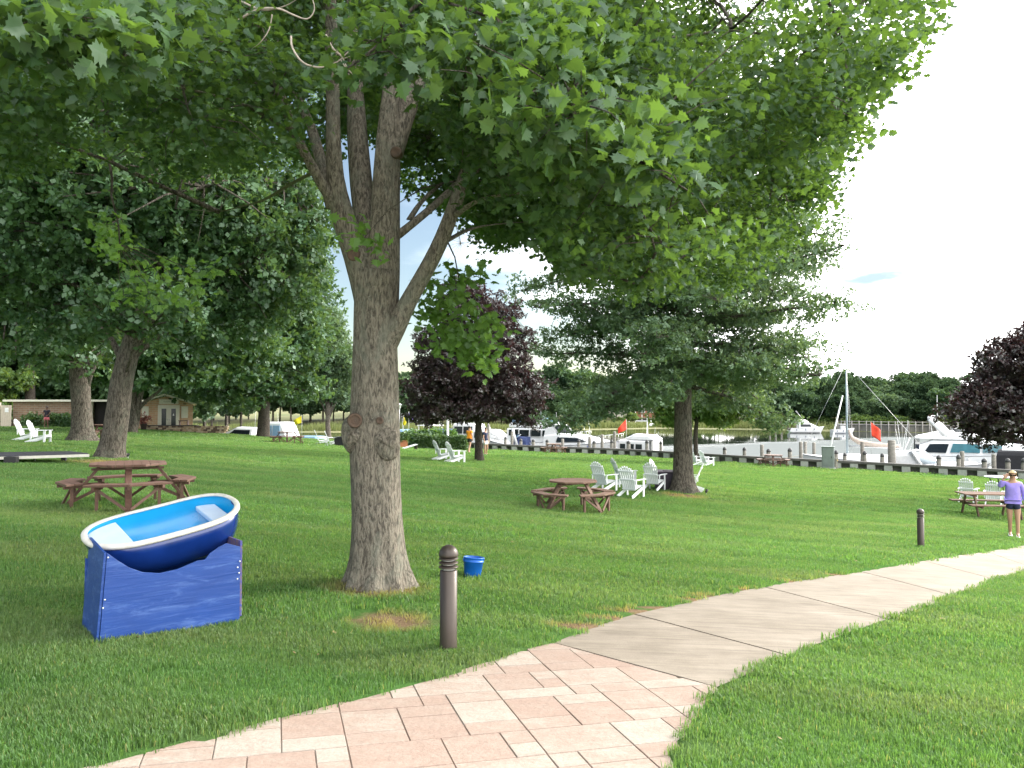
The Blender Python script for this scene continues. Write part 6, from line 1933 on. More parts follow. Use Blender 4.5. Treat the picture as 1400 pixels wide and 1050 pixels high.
    def arch(s, x, w, z0, z1, rake=.6, tw=.35):
        b = MB()
        pts = [Vector((x, -w, z0)), Vector((x - rake * .7, -w * .92, z0 + (z1 - z0) * .75)), Vector((x - rake, -w * .7, z1)), Vector((x - rake, w * .7, z1)), Vector((x - rake * .7, w * .92, z0 + (z1 - z0) * .75)), Vector((x, w, z0))]
        rings = [[p + Vector((-tw / 2, 0, 0)), p + Vector((0, .05 if p.y > 0 else -.05, .05)), p + Vector((tw / 2, 0, 0)), p + Vector((0, -.05 if p.y > 0 else .05, -.05))] for p in pts]
        b.loft(rings); return s.part('radar_arch', b, GEL)
    def dome(s, x, y, z, r_=.25):
        b = MB(); b.lathe([(r_ * .8, z), (r_, z + .05), (r_, z + r_ * .6), (r_ * .6, z + r_), (.01, z + r_ * 1.1)], 14, (x, y, 0)); s.part('radar_dome', b, GEL)
    def windshield(s, x, w, z, h=.45, rake=.5, m=TINT):
        b = MB(); n = 9
        lo_ = [Vector((x - .9 * (2 * k / (n - 1) - 1) ** 2 * 1.0, w * (2 * k / (n - 1) - 1), z)) for k in range(n)]
        hi = [p + Vector((-rake, -p.y * .12, h)) for p in lo_]
        b.loft([lo_, hi], closed=False, cap=False)
        o = s.part('windshield', b, m); sd = o.modifiers.new('t', 'SOLIDIFY'); sd.thickness = .015
        b = MB(); b.tube(hi, .02, 5); b.tube(lo_, .02, 5); b.tube([lo_[0], hi[0]], .018, 5); b.tube([lo_[4], hi[4]], .018, 5); b.tube([lo_[-1], hi[-1]], .018, 5)
        s.part('windshield_frame', b, STEEL)
    def canvas(s, x0, x1, w, z0, z1, m, slope=.5, name='canvas_top'):
        s.house(name, [(x0 - slope * .3, w, w * .9, z0, z0 + .15), (x0, w, w * .85, z0, z1), (x1 - slope, w, w * .82, z0, z1 + .05), (x1, w, w * .8, z0, z0 + .2)], m, .3)

def boats():
    # --- left of the maple
    b = Boat('white motor boat with long sloping bow and dark side window near stone wall', 333, 86, 8.5, 2.9, 1.5, 150)
    b.house('cabin', [(-2.5, 1.1, .9, 1.6, 2.7), (0, 1.2, .95, 1.6, 2.75), (2.6, .9, .5, 1.7, 1.95)], GEL); b.window([(-2.2, -1.12, 1.8), (1.2, -1.16, 1.8), (.2, -1.02, 2.45), (-2.2, -1.0, 2.45)]); b.rail(.6, .98)
    b = Boat('white cabin cruiser enclosed in pale canvas below the yellow flag', 392, 82, 6.6, 2.8, 1.3, -34)
    b.house('cabin', [(-2.6, 1.2, 1.1, 1.2, 3.3), (.2, 1.2, 1.0, 1.3, 3.35), (1.1, 1.15, .8, 1.4, 1.9), (2.6, .6, .4, 1.5, 1.7)], CANV_W); b.window([(-2.3, -1.2, 1.9), (-1.0, -1.2, 1.9), (-1.0, -1.12, 3.0), (-2.3, -1.12, 3.0)], CANV_L); b.window([(-.8, -1.2, 1.9), (.4, -1.2, 1.9), (.2, -1.08, 3.0), (-.8, -1.12, 3.0)], CANV_L)
    b = Boat('small boat under a light blue cover right of the yellow flag', 432, 80, 5.4, 2.3, 1.0, -34)
    b.canvas(-2.2, 1.6, 1.05, 1.0, 1.9, CANV_L, .9, 'boat_cover'); b.house('foredeck_cover', [(1.5, .9, .8, 1.05, 1.5), (2.5, .4, .25, 1.15, 1.3)], CANV_L)
    # --- between the maple and the purple maple
    b = Boat('low white open boat behind the purple flag', 566, 92, 8, 2.7, 1.2, -35)
    b.windshield(.6, 1.0, 1.3); b.canvas(-2.8, -.6, 1.1, 1.2, 2.2, CANV_L, .5)
    b = Boat('white boat with square hard top behind the tall grass planting', 594, 88, 7.2, 2.6, 1.1, -35)
    q = MB(); q.box((-.6, 0, 2.85), (2.3, 2.0, .1)); b.part('hard_top', q, GEL, .03)
    q = MB(); [q.tube([(x, y, 1.0), (x, y, 2.82)], .04, 6) for x in (-1.6, .4) for y in (-.85, .85)]; b.part('top_frame', q, GEL); b.windshield(.9, .9, 1.3, .5)
    q = MB(); q.box((-.3, 0, 1.5), (.9, .8, .9)); b.part('console', q, GEL2, .05)
    b = Boat('white boat with blue canvas near the white flagpole', 616, 84, 6.8, 2.5, 1.1, -35)
    b.canvas(-2.2, .6, 1.1, 1.2, 2.5, CANV_B, .6); b.windshield(1.2, .95, 1.3)
    b = Boat('white pilothouse boat behind the man in orange', 645, 78, 7.6, 2.8, 1.35, -35)
    b.house('pilothouse', [(-1.6, 1.1, 1.0, 1.4, 3.3), (.9, 1.1, .95, 1.4, 3.3), (1.5, 1.05, .8, 1.5, 2.2), (2.6, .7, .4, 1.6, 1.8)], GEL); b.window([(-1.4, -1.1, 2.3), (-.4, -1.1, 2.3), (-.4, -1.05, 3.0), (-1.4, -1.05, 3.0)]); b.window([(-.2, -1.1, 2.3), (.8, -1.1, 2.3), (.8, -1.03, 3.0), (-.2, -1.05, 3.0)])
    b.mast(-1, 3.3, 5.2); b.rail(.62, .98)
    b = Boat('white fishing boat with short radar mast right of purple maple trunk', 675, 75.5, 7.0, 2.6, 1.4, -35)
    b.house('cabin', [(-1.9, 1.05, .95, 1.4, 2.75), (.3, 1.1, .9, 1.5, 2.75), (1.9, .8, .5, 1.6, 1.9)], GEL); b.window([(-1.6, -1.08, 1.95), (.1, -1.1, 1.95), (-.1, -1.0, 2.5), (-1.6, -1.0, 2.5)]); b.mast(-.4, 2.7, 4.2, .06, 'radar_mast', .5); b.dome(-.9, 0, 3.6, .28); b.rail(.6, .98)
    # --- the rank beyond the timber bulkhead
    b = Boat('white express cruiser with blue tinted windshield and canvas, left of flybridge yacht', 706, 72, 6.8, 2.6, 1.35, 145)
    b.house('foredeck', [(-.2, 1.15, 1.0, 1.3, 1.75), (1.2, 1.0, .8, 1.4, 1.75), (2.6, .5, .3, 1.6, 1.7)], GEL); b.windshield(.6, 1.15, 1.75, .7, .9, mat('blue_glass', (.10, .17, .27), rough=.1)); b.canvas(-1.7, -.1, 1.1, 1.4, 2.2, CANV_B, .5); b.arch(-.9, 1.2, 1.4, 2.95, -.7); b.rail(.62, .98)
    b = Boat('large white flybridge yacht with pale blue bridge cover, tallest of the rank', 748, 71.5, 9.6, 3.4, 1.6, -35)
    b.house('cabin', [(-3.6, 1.5, 1.4, 1.7, 3.0), (-1, 1.5, 1.35, 1.7, 3.1), (1.0, 1.4, 1.15, 1.8, 3.0), (2.1, 1.15, .85, 1.9, 2.2), (3.6, .55, .35, 2.1, 2.25)], GEL)
    for x0, x1 in ((-3.3, -2.3), (-2.1, -1.1), (-.9, .2)): b.window([(x0, -1.5, 2.3), (x1, -1.5, 2.3), (x1, -1.44, 2.85), (x0, -1.44, 2.85)])
    b.window([(.4, -1.47, 2.3), (1.3, -1.38, 2.3), (.9, -1.3, 2.8), (.4, -1.38, 2.85)])
    b.house('flybridge', [(-3.4, 1.35, 1.3, 3.1, 3.5), (-.6, 1.35, 1.25, 3.1, 3.62), (.7, 1.15, 1.0, 3.1, 3.6), (1.2, .9, .8, 3.1, 3.3)], GEL)
    b.house('bridge_cover', [(-3.2, 1.2, 1.0, 3.55, 3.85), (-1, 1.2, 1.0, 3.6, 4.1), (.8, .9, .6, 3.6, 3.75)], CANV_L, .2); b.mast(-2, 3.6, 5.6); b.mast(-1.2, 3.6, 5.4, y=.8); b.rail(.55, .98)
    b = Boat('white convertible with raked windshield and long foredeck, bow by the trawler', 792, 68.5, 9.0, 3.1, 1.5, -35)
    b.house('cabin', [(-3, 1.35, 1.2, 1.5, 2.5), (-1.3, 1.4, 1.2, 1.6, 2.65), (.4, 1.25, .95, 1.7, 2.5), (2.8, .7, .45, 1.9, 2.05)], GEL); b.window([(-1.6, -1.4, 1.85), (1.4, -1.15, 1.95), (.4, -1.08, 2.25), (-1.5, -1.25, 2.3)]); b.windshield(-.6, 1.1, 2.6, .75, .7); b.canvas(-2.9, -1.6, 1.15, 2.4, 3.4, CANV_W, .4); b.rail(.55, .98)
    b = Boat('low white runabout between convertible and the trawler', 826, 71, 6.2, 2.3, 1.15, -35)
    b.windshield(.4, .95, 1.2, .5); b.house('foredeck', [(.3, 1.0, .8, 1.1, 1.4), (2.2, .5, .3, 1.35, 1.5)], GEL)
    b = Boat('white trawler with square cabin windows and stubby radar mast', 868, 65.3, 8.2, 3.1, 1.15, 146, name='trawler')
    b.house('cabin', [(-2.1, 1.3, 1.25, 1.2, 2.75), (1.3, 1.3, 1.2, 1.2, 2.75), (1.55, 1.25, 1.1, 1.3, 1.9), (2.3, 1.0, .8, 1.3, 1.6)], GEL)
    b.house('upper_works', [(-2.6, 1.3, 1.2, 2.8, 2.95), (-2.0, 1.2, 1.1, 2.8, 3.3), (-.2, 1.1, 1.0, 2.8, 3.35), (.8, .9, .7, 2.8, 2.95)], GEL)
    for x0, x1 in ((.55, 1.15), (-.45, .25), (-1.35, -.65)):
        b.window([(x0, -1.3, 1.75), (x1, -1.3, 1.75), (x1, -1.26, 2.35), (x0, -1.26, 2.35)])
    b.house('cockpit_side', [(-2.6, 1.3, 1.25, 1.1, 2.75), (-2.4, 1.3, 1.25, 1.1, 2.75)], GEL2)
    b.mast(-1.4, 3.3, 5.3, .09, 'radar_mast', 0); q = MB(); q.box((-1.0, 0, 4.75), (1.7, .16, .12)); b.part('radar_bar', q, GEL); b.dome(-1.9, 0, 4.25, .26); b.rail(.6, .98)
    q = MB(); q.box((-3.1, 0, 1.35), (.6, 1.6, .35)); b.part('aft_cushion', q, CANV_B, .05); b.t.scale = (.8,) * 3
    b = Boat('grey inflatable tender in ruffled water right of the trawler', 905, 68, 4.2, 1.8, .6, -35, name='tender')
    q = MB(); q.box((-.4, 0, .95), (.5, .6, .7)); b.part('console', q, GEL2, .05)
    # --- sailing boat
    b = Boat('white sailing boat with bare mast and beige furled sail on its boom', 1182, 55.5, 9, 2.9, 1.05, 180 + 144 - 180 + 8, name='sailboat', cat='sailboat')
    b.house('coachroof', [(-2.2, .9, .75, 1.05, 1.5), (1.4, .8, .6, 1.1, 1.55), (2.4, .5, .3, 1.2, 1.35)], GEL)
    xm = 1.2
    q = MB(); q.tube([(xm, 0, 1.0), (xm, 0, 8.4)], [.085, .05], 10); b.part('mast', q, mat('mast_grey', (.30, .37, .40), rough=.35))
    q = MB(); q.tube([(xm - .1, 0, 2.15), (xm - 3.6, 0, 2.05)], .06, 8); b.part('boom', q, STEEL)
    q = MB(); q.tube([(xm - .12, 0, 3.3), (xm - .3, 0, 2.75), (xm - .8, 0, 2.45), (xm - 1.6, 0, 2.3), (xm - 3.5, 0, 2.2)], [.06, .16, .2, .18, .10], 10); b.part('furled_sail', q, mat('beige_sail', (.50, .42, .36), rough=.85, var=.15))
    q = MB(); q.tube([(xm, 0, 8.2), (4.3, 0, 1.5)], .012, 4); q.tube([(xm, 0, 8.2), (-4.4, 0, 1.2)], .012, 4); q.tube([(xm, 0, 7.5), (xm - .4, 1.3, 1.1)], .01, 4); q.tube([(xm, 0, 7.5), (xm - .4, -1.3, 1.1)], .01, 4); b.part('rigging', q, STEEL)
    # --- right hand side
    b = Boat('small white express boat with wraparound windshield before the big yacht', 1272, 50.8, 6.6, 2.5, 1.0, -37)
    b.windshield(.6, 1.05, 1.25, .75, .9, mat('pale_glass', (.30, .36, .40), rough=.08)); b.house('foredeck', [(.3, 1.05, .9, 1.0, 1.3), (1.6, .8, .6, 1.15, 1.4), (2.6, .35, .2, 1.3, 1.4)], GEL); b.canvas(-2.2, -.5, 1.05, 1.0, 2.0, CANV_W, .6); b.arch(-.4, 1.15, 1.1, 2.1, .6, .25)
    b = Boat('big white motor yacht with cyan tinted long side windows and raked arch', 1345, 54.5, 13.5, 4.0, 1.7, -36, name='motor_yacht', cat='yacht')
    b.house('cabin', [(-4.6, 1.7, 1.5, 1.7, 2.7), (-3.6, 1.75, 1.4, 1.7, 3.1), (-.5, 1.7, 1.3, 1.8, 3.1), (2.2, 1.45, 1.0, 2.0, 2.75), (5.0, .8, .5, 2.3, 2.45)], GEL, .35)
    b.window([(-4.2, -1.74, 2.0), (-2.6, -1.76, 2.0), (-2.4, -1.55, 2.75), (-3.8, -1.55, 2.7)], TINT)
    b.window([(-2.3, -1.76, 2.05), (-.2, -1.72, 2.08), (-.2, -1.50, 2.78), (-2.1, -1.54, 2.78)], CYANG); b.window([(0, -1.72, 2.1), (3.2, -1.3, 2.35), (1.8, -1.34, 2.65), (0, -1.50, 2.78)], CYANG)
    b.house('flybridge', [(-4.9, 1.5, 1.45, 3.15, 3.35), (-3.2, 1.5, 1.35, 3.1, 3.75), (-1.2, 1.3, 1.1, 3.1, 3.7), (0, 1.0, .8, 3.1, 3.3)], GEL)
    b.arch(-2.6, 1.45, 3.4, 4.7, 1.2, .5); b.dome(-3.8, -.5, 4.75, .3); b.dome(-3.8, .5, 4.75, .3); b.mast(-3.4, 4.7, 6.8); b.windshield(-1.0, 1.1, 3.65, .35, .4)
    q = MB(); q.box((-5.0, 0, 2.5), (.08, 2.6, 1.4)); b.part('aft_curtain', q, TINT); b.rail(.55, .98)
    q = MB(); [q.tube([(-5.9, y, 1.7), (-5.3, y, 3.2)], .05, 6) for y in (-1.4, 1.4)]; b.part('aft_post', q, GEL); b.t.scale = (.86,) * 3
    b = Boat('boat under a black cover right of the woman', 1450, 46.5, 7.5, 2.8, 1.15, -38)
    b.canvas(-3.2, 1.0, 1.25, 1.1, 2.3, CANV_K, .8, 'boat_cover'); b.house('cover_ridge', [(-3, .8, .5, 2.3, 2.5), (.2, .8, .5, 2.32, 2.5)], CANV_W)
    b = Boat('white cruiser with navy hull side farther out behind the big yacht', 1392, 63, 10.5, 3.2, 1.8, -36, hullm=mat('navy_hull', (.05, .07, .13), rough=.25))
    b.house('cabin', [(-3.5, 1.4, 1.2, 1.8, 3.0), (0, 1.4, 1.1, 1.9, 3.0), (2.8, .9, .6, 2.1, 2.3)], GEL); b.window([(-3.0, -1.42, 2.1), (.6, -1.36, 2.15), (-.2, -1.2, 2.7), (-2.8, -1.26, 2.7)]); b.mast(-1, 3, 6)
    b = Boat('white sedan cruiser moored at the right edge behind the purple crown', 1440, 56, 10, 3.3, 1.6, -36)
    b.house('cabin', [(-3, 1.4, 1.2, 1.6, 2.9), (0, 1.4, 1.1, 1.7, 2.9), (2.8, .9, .6, 1.9, 2.1)], GEL); b.window([(-3.0, -1.42, 1.9), (.6, -1.36, 1.95), (-.2, -1.2, 2.6), (-2.8, -1.26, 2.6)])
    # --- far across the water
    b = Boat('distant white sport fisher with tall bridge moored under the bank', 1102, 146, 11, 3.6, 1.5, -4, stripe=mat('dark_stripe', (.02, .025, .04)))
    b.house('cabin', [(-2.6, 1.5, 1.3, 1.6, 3.1), (1, 1.5, 1.2, 1.7, 3.1), (3.2, 1.0, .6, 1.9, 2.1)], GEL); b.house('flybridge', [(-2.4, 1.2, 1.0, 3.1, 4.4), (-.4, 1.2, .8, 3.1, 4.2), (.6, .9, .6, 3.1, 3.5)], GEL2); b.mast(-1, 4.3, 7.2, .05, rake=2.2); b.mast(-.6, 4.3, 7.0, .05, rake=2.6, y=.8); b.window([(-2.2, -1.5, 2.0), (1.2, -1.48, 2.0), (.8, -1.35, 2.8), (-2.2, -1.4, 2.8)]); b.t.scale = (.6,) * 3
    b = Boat('distant white centre console boat right of the sport fisher', 1152, 144, 8, 2.8, 1.3, 2)
    b.house('console', [(-.8, .8, .7, 1.3, 2.6), (.5, .8, .6, 1.3, 2.5)], GEL); q = MB(); q.box((-.3, 0, 3.1), (2.2, 1.8, .12)); b.part('hard_top', q, GEL, .03); q = MB(); [q.tube([(x, y, 1.3), (x, y, 3.05)], .04, 5) for x in (-1.1, .5) for y in (-.7, .7)]; b.part('top_frame', q, STEEL); b.mast(-.6, 3.1, 4.6); b.t.scale = (.55,) * 3
boats()

# ================================================================== ACROSS THE WATER: seawall, stairs, house
def across():
    x0, y0 = 66, float(shore_y(66)) - 1.5
    t = thing('seawall', 'far grey timber seawall with white railing across the water', 'seawall', (0, 0, 0))
    xs = np.linspace(67, 116, 50)
    ys = shore_y(xs) - .6
    wood = mat('grey_sheeting', (.19, .18, .155), rough=.9, var=.35, scale=.8, stretch=(3, 3, .2))
    b = MB(); b.loft([[Vector((x, y, WATER - .5)), Vector((x, y, WATER + 1.35)), Vector((x, y + .5, WATER + 1.35)), Vector((x, y + .5, WATER - .5))] for x, y in zip(xs, ys)], smooth=False); b.build('wall', wood, t)
    b = MB(); b.loft([[Vector((x, y - .25, WATER + 1.35)), Vector((x, y - .25, WATER + 1.5)), Vector((x, y + 1.2, WATER + 1.5)), Vector((x, y + 1.2, WATER + 1.35))] for x, y in zip(xs, ys)], smooth=False); b.build('cap', mat('pale_timber', (.33, .31, .28), rough=.8, var=.2), t)
    for x, y in zip(xs[::1], ys[::1]):
        b = MB(); b.lathe([(.10, WATER - .5), (.10, WATER + 2.1), (.02, WATER + 2.15)], 8, (x, y - .3, 0), cap=False); b.build('pile', mat('pale_timber', (.33, .31, .28)), t)
    b = MB(); b.tube([(x, y - .3, WATER + 2.0) for x, y in zip(xs, ys)], .06, 5); b.build('rail', mat('pale_timber', (.33, .31, .28)), t)
    # low dock posts left of the sport fisher
    for i, px in enumerate((1052, 1060, 1068, 1078, 1087, 1092)):
        u = (px - 700) / F; d = 150.
        for _ in range(12): d = float(shore_y(u * d)) + 2.0
        o = piling('pale stub pile on the far shore left of the sport fisher', (u * d, d, WATER), 2.4 + .3 * (i % 2), .22, cap=False, low=1, group='stub piles on the far shore')
    # white stair down the bank
    u = (1032 - 700) / F; d = 150.
    for _ in range(12): d = float(shore_y(u * d)) + 17
    z0 = WATER + .8
    t = thing('bank_stair', 'white stair running down the far bank to the marsh', 'stair', (u * d, d, z0), R(0))
    m = mat('white_stair', (.72, .73, .74), rough=.6)
    b = MB()
    for k in range(12): b.box((-2.9 + k * .42, 0, 3.6 - k * .31), (.42, 1.3, .06))
    b.build('tread', m, t)
    for s in (-.65, .65):
        b = MB(); b.beam((-3.1, s, 3.7), (2.0, s, 0), .08, .28); b.build('stringer', m, t)
        b = MB(); b.beam((-3.1, s, 4.6), (2.0, s, .9), .07, .09)
        for k in range(5): b.beam((-3 + k * 1.2, s, 3.6 - k * .87), (-3 + k * 1.2, s, 4.5 - k * .87), .07, .07, up=(1, 0, 0))
        b.build('handrail', m, t)
    # house among the trees
    d = 203.0; px = 858; x = (px - 700) / F * d
    zb = at(px, 571, d).z
    t = thing('house', 'grey roofed waterside house with white balcony among far trees', 'house', (x, d, zb), R(4))
    wall = mat('cream_siding', (.52, .50, .44), rough=.8, var=.1, scale=2); roof = mat('grey_shingle', (.11, .11, .115), rough=.9, var=.2, scale=3); brown = mat('brown_siding', (.22, .10, .06), rough=.8, var=.2)
    b = MB(); b.box((-2.5, 4, 2.0), (6.5, 7, 4.0)); b.build('wall', wall, t)
    b = MB(); b.box((5.2, 4, 1.6), (5.4, 6, 3.2)); b.build('wing', brown, t)
    def gable(cx, w, y0, y1, z0, z1, nm):
        b = MB(); b.loft([[Vector((cx - w / 2, y, z0)), Vector((cx, y, z1)), Vector((cx + w / 2, y, z0)), Vector((cx + w / 2 - .2, y, z0 - .15)), Vector((cx, y, z1 - .25)), Vector((cx - w / 2 + .2, y, z0 - .15))] for y in (y0, y1)], smooth=False); return b.build(nm, roof, t)
    b = MB(); b.loft([[Vector((x_, .1, 4.0)), Vector((x_, 4, 6.0)), Vector((x_, 8, 4.0)), Vector((x_, 8, 3.85)), Vector((x_, 4, 5.7)), Vector((x_, .1, 3.85))] for x_ in (-6.4, 1.4)], smooth=False); rf = b.build('roof', roof, t)
    c = MB(); c.box((-4, 4.4, 6.2), (.8, .8, 1.8)); c.build('chimney', brown, rf)
    b = MB(); b.loft([[Vector((x_, .6, 3.2)), Vector((x_, 4, 4.7)), Vector((x_, 7.4, 3.2)), Vector((x_, 7.4, 3.05)), Vector((x_, 4, 4.45)), Vector((x_, .6, 3.05))] for x_ in (2.0, 8.4)], smooth=False); b.build('roof', roof, t)
    for (x_, z_, w, h) in ((-4.6, 2.4, 1.3, 1.3), (-2.8, 2.4, 1.3, 1.3), (-1.0, 2.4, 1.2, 1.3), (4.2, 1.9, 1.4, 1.1), (6.3, 1.9, 1.4, 1.1)):
        yb = .5 if x_ < 1 else 1.0
        b = MB(); b.box((x_, yb - .03, z_), (w, .08, h)); f_ = b.build('window', m, t)
        c = MB(); c.box((x_, yb - .085, z_), (w - .25, .04, h - .25)); c.build('pane', TINT, f_)
    # balcony
    b = MB(); b.box((1.6, -1.0, 1.9), (3.6, 2.6, .15)); bal = b.build('balcony', m, t)
    for x_ in (-.1, 1.6, 3.3):
        c = MB(); c.box((x_, -2.2, .95), (.16, .16, 5.9 - 0)); c.build('post', m, bal)
    c = MB()
    for z_ in (2.3, 2.9, 3.8): c.box((1.6, -2.2, z_), (3.5, .07, .09))
    for k in range(7): c.box((.0 + k * .53, -2.2, 2.4), (.05, .05, 1.0))
    c.build('balustrade', m, bal)
    # second dwelling glimpsed through the trees left
    d = 205; px = 838
    # a small shed roof beside the marsh
across()

# ================================================================== BRICK BUILDINGS AT THE LEFT
def brick_mat(name, c1, c2, mortar, scale=1.0):
    m, n, l, b = nodes_of(name)
    t = n.new('ShaderNodeTexCoord')
    mp = n.new('ShaderNodeMapping'); mp.inputs['Rotation'].default_value = (R(90), 0, 0)
    l.new(t.outputs['Object'], mp.inputs['Vector'])
    br = n.new('ShaderNodeTexBrick')
    br.inputs['Color1'].default_value = (*c1, 1); br.inputs['Color2'].default_value = (*c2, 1); br.inputs['Mortar'].default_value = (*mortar, 1)
    br.inputs['Scale'].default_value = scale; br.inputs['Brick Width'].default_value = .44; br.inputs['Row Height'].default_value = .16; br.inputs['Mortar Size'].default_value = .018
    l.new(mp.outputs['Vector'], br.inputs['Vector'])
    no = n.new('ShaderNodeTexNoise'); no.inputs['Scale'].default_value = 2.5; no.inputs['Detail'].default_value = 6; l.new(t.outputs['Object'], no.inputs['Vector'])
    mr = n.new('ShaderNodeMapRange'); mr.inputs['To Min'].default_value = .7; mr.inputs['To Max'].default_value = 1.25; l.new(no.outputs['Fac'], mr.inputs['Value'])
    mu = n.new('ShaderNodeMix'); mu.data_type = 'RGBA'; mu.blend_type = 'MULTIPLY'; mu.inputs['Factor'].default_value = 1
    l.new(br.outputs['Color'], mu.inputs['A']); l.new(mr.outputs['Result'], mu.inputs['B']); l.new(mu.outputs['Result'], b.inputs['Base Color'])
    b.inputs['Roughness'].default_value = .9
    return m
def brick_buildings():
    brick = brick_mat('tan_brick', (.30, .19, .125), (.22, .135, .09), (.30, .26, .2)); brick2 = brick_mat('warm_brick', (.56, .345, .20), (.46, .28, .16), (.5, .42, .32))
    cream = mat('cream_trim', (.66, .63, .53), rough=.6, var=.06); dark = mat('dark_interior', (.02, .018, .018), rough=.9)
    d = 63.0; s = d / F
    # flat roofed wall building
    xl, xr = (18 - 700) * s, (121 - 700) * s
    zb = g((xl + xr) / 2, d) - .1; zt = at(60, 549, d).z
    t = thing('brick_building', 'long low tan brick building with flat white edged roof at the left', 'building', ((xl + xr) / 2, d, zb))
    h = zt - zb; w = xr - xl
    b = MB(); b.box((0, 2.5, h / 2), (w, 5, h)); b.build('wall', brick, t)
    b = MB(); b.box((1.0, 2.4, h + .07), (w + 3.2, 5.6, .16)); b.build('roof', cream, t, bevel=.01)
    b = MB(); b.box((w / 2 + .7, 2.9, h / 2), (1.4, 4, h)); b.build('porch_recess', dark, t)
    for k, x_ in enumerate((w / 2 + .08, w / 2 + 1.5)):
        b = MB(); b.box((x_ , .45, h / 2), (.1, .1, h)); b.build('porch_post', cream, t)
    b = MB(); b.box((w / 2 + 2.0, 2.6, h / 2), (.9, 4.2, h)); b.build('end_bay', mat('grey_boards', (.19, .16, .14), rough=.85, var=.2, scale=3, stretch=(6, 6, .4)), t)
    # white gate at the far left
    p = on(9, 62.0)
    gt = thing('white_gate', 'pale boarded gate with paper notice at left edge of brick building', 'gate', p)
    pale = mat('pale_boards', (.52, .44, .36), rough=.7, var=.1)
    b = MB()
    for k in range(5): b.box((-.34 + k * .17, 0, .95), (.155, .03, 1.7))
    b.box((0, .03, .4), (.85, .03, .1)); b.box((0, .03, 1.5), (.85, .03, .1)); b.build('leaf', pale, gt)
    b = MB(); b.box((-.52, 0, 1.0), (.12, .12, 2.05)); b.build('post', pale, gt)
    b = MB(); b.box((.05, -.03, 1.42), (.3, .01, .36)); b.build('notice', mat('paper', (.75, .75, .74), rough=.8), gt)
    # gabled pavilion
    d2 = 62.5; s2 = d2 / F
    xl, xr = (190 - 700) * s2, (261 - 700) * s2; w = xr - xl
    zb = g((xl + xr) / 2, d2) - .1; ze = at(225, 553, d2).z - zb; zr = at(228, 540.5, d2).z - zb
    t = thing('pavilion', 'small gabled warm brick pavilion with white double doors and signboard', 'pavilion', ((xl + xr) / 2, d2, zb), R(25))
    b = MB()
    b.loft([[Vector((-w / 2, y, 0)), Vector((w / 2, y, 0)), Vector((w / 2, y, ze)), Vector((.12, y, zr - .06)), Vector((-w / 2, y, ze))] for y in (0, 4.5)], smooth=False); b.build('wall', brick2, t)
    b = MB()
    for sg in (1, -1):
        b.loft([[Vector((0 if True else 0, y, zr)), Vector((sg * (w / 2 + .28), y, ze - .06)), Vector((sg * (w / 2 + .28), y, ze + .06)), Vector((0, y, zr + .13))] for y in (-.35, 4.8)], smooth=False)
    b.build('roof', cream, t)
    # doors
    dc = (231 - 226) * s2; dw = 1.62; dh = 2.08
    b = MB(); b.box((dc, -.03, dh / 2 + .05), (dw, .10, dh + .1)); fr = b.build('door_frame', cream, t)
    for sg in (1, -1):
        b = MB(); b.box((dc + sg * .36, -.10, dh / 2), (.66, .05, dh)); dr = b.build('door', cream, t)
        c = MB(); c.box((dc + sg * .36, -.13, dh / 2 + .02), (.34, .03, dh * .8)); c.build('pane', TINT, dr)
        c = MB(); c.box((dc + sg * .08, -.15, 1.0), (.03, .05, .16)); c.build('handle', STEEL, dr)
    c = MB(); c.add([(dc + .30, -.150, 1.32), (dc + .42, -.150, 1.32), (dc + .36, -.150, 1.52), (dc + .30, -.156, 1.32), (dc + .42, -.156, 1.32), (dc + .36, -.156, 1.52)], [(0, 1, 2), (3, 4, 5), (0, 1, 4, 3), (1, 2, 5, 4), (2, 0, 3, 5)]); c.build('door_sticker', mat('paper', (.75, .75, .74)), t)
    for px_, nm in ((202, 'shutter'), (251, 'shutter')):
        x_ = (px_ - 226) * s2
        b = MB(); b.box((x_, -.04, 1.6), (.5, .06, .95)); b.build(nm, cream, t)
        b = MB(); b.box((x_, -.08, 2.28), (.22, .14, .07)); b.build('wall_lamp', mat('dark_metal', (.03, .03, .032)), t)
    # signboard with its line of small grey lettering (not readable in the photograph)
    b = MB(); b.box((dc, -.06, 2.46), (1.45, .08, .38)); sg_ = b.build('signboard', cream, t)
    gm = mat('grey_lettering', (.28, .27, .25), rough=.8)
    c = MB()
    rl = random.Random(2)
    for k in range(9):
        x_ = dc - .36 + k * .09
        c.box((x_ - .022, -.106, 2.47), (.014, .012, .10))
        if k % 3 != 1: c.box((x_ + .004, -.106, 2.514), (.05, .012, .014))
        if k % 2 == 0: c.box((x_ + .024, -.106, 2.47), (.014, .012, .10))
        if k % 3 != 2: c.box((x_ + .004, -.106, 2.426), (.05, .012, .014))
    c.build('lettering', gm, sg_)
    # bar height ledge at right
    tt = thing('narrow_bench', 'narrow brown ledge table against the right end of the pavilion', 'bench', on(252, 61.6))
    b = MB(); b.box((0, 0, .9), (.75, .35, .06)); b.build('top', BROWN, tt)
    for x_ in (-.32, .32):
        b = MB(); b.box((x_, 0, .43), (.06, .3, .86)); b.build('leg', BROWN, tt)
    # stone wall
    xl, xr = (195 - 700) * 60 / F, (308 - 700) * 60 / F
    stone = mat('field_stone', (.42, .31, .21), rough=.9, col2=(.14, .085, .06), scale=4.5, bump=1, bscale=9)
    r = random.Random(6)
    z0 = g((xl + xr) / 2, 60)
    t = thing('stone_wall', 'low rubble stone wall with dark flat capping before the pavilion', 'wall', ((xl + xr) / 2, 60, z0 - .05))
    w = xr - xl
    b = MB()
    x_ = -w / 2; row_h = [.13, .15, .14, .13]
    zc = 0
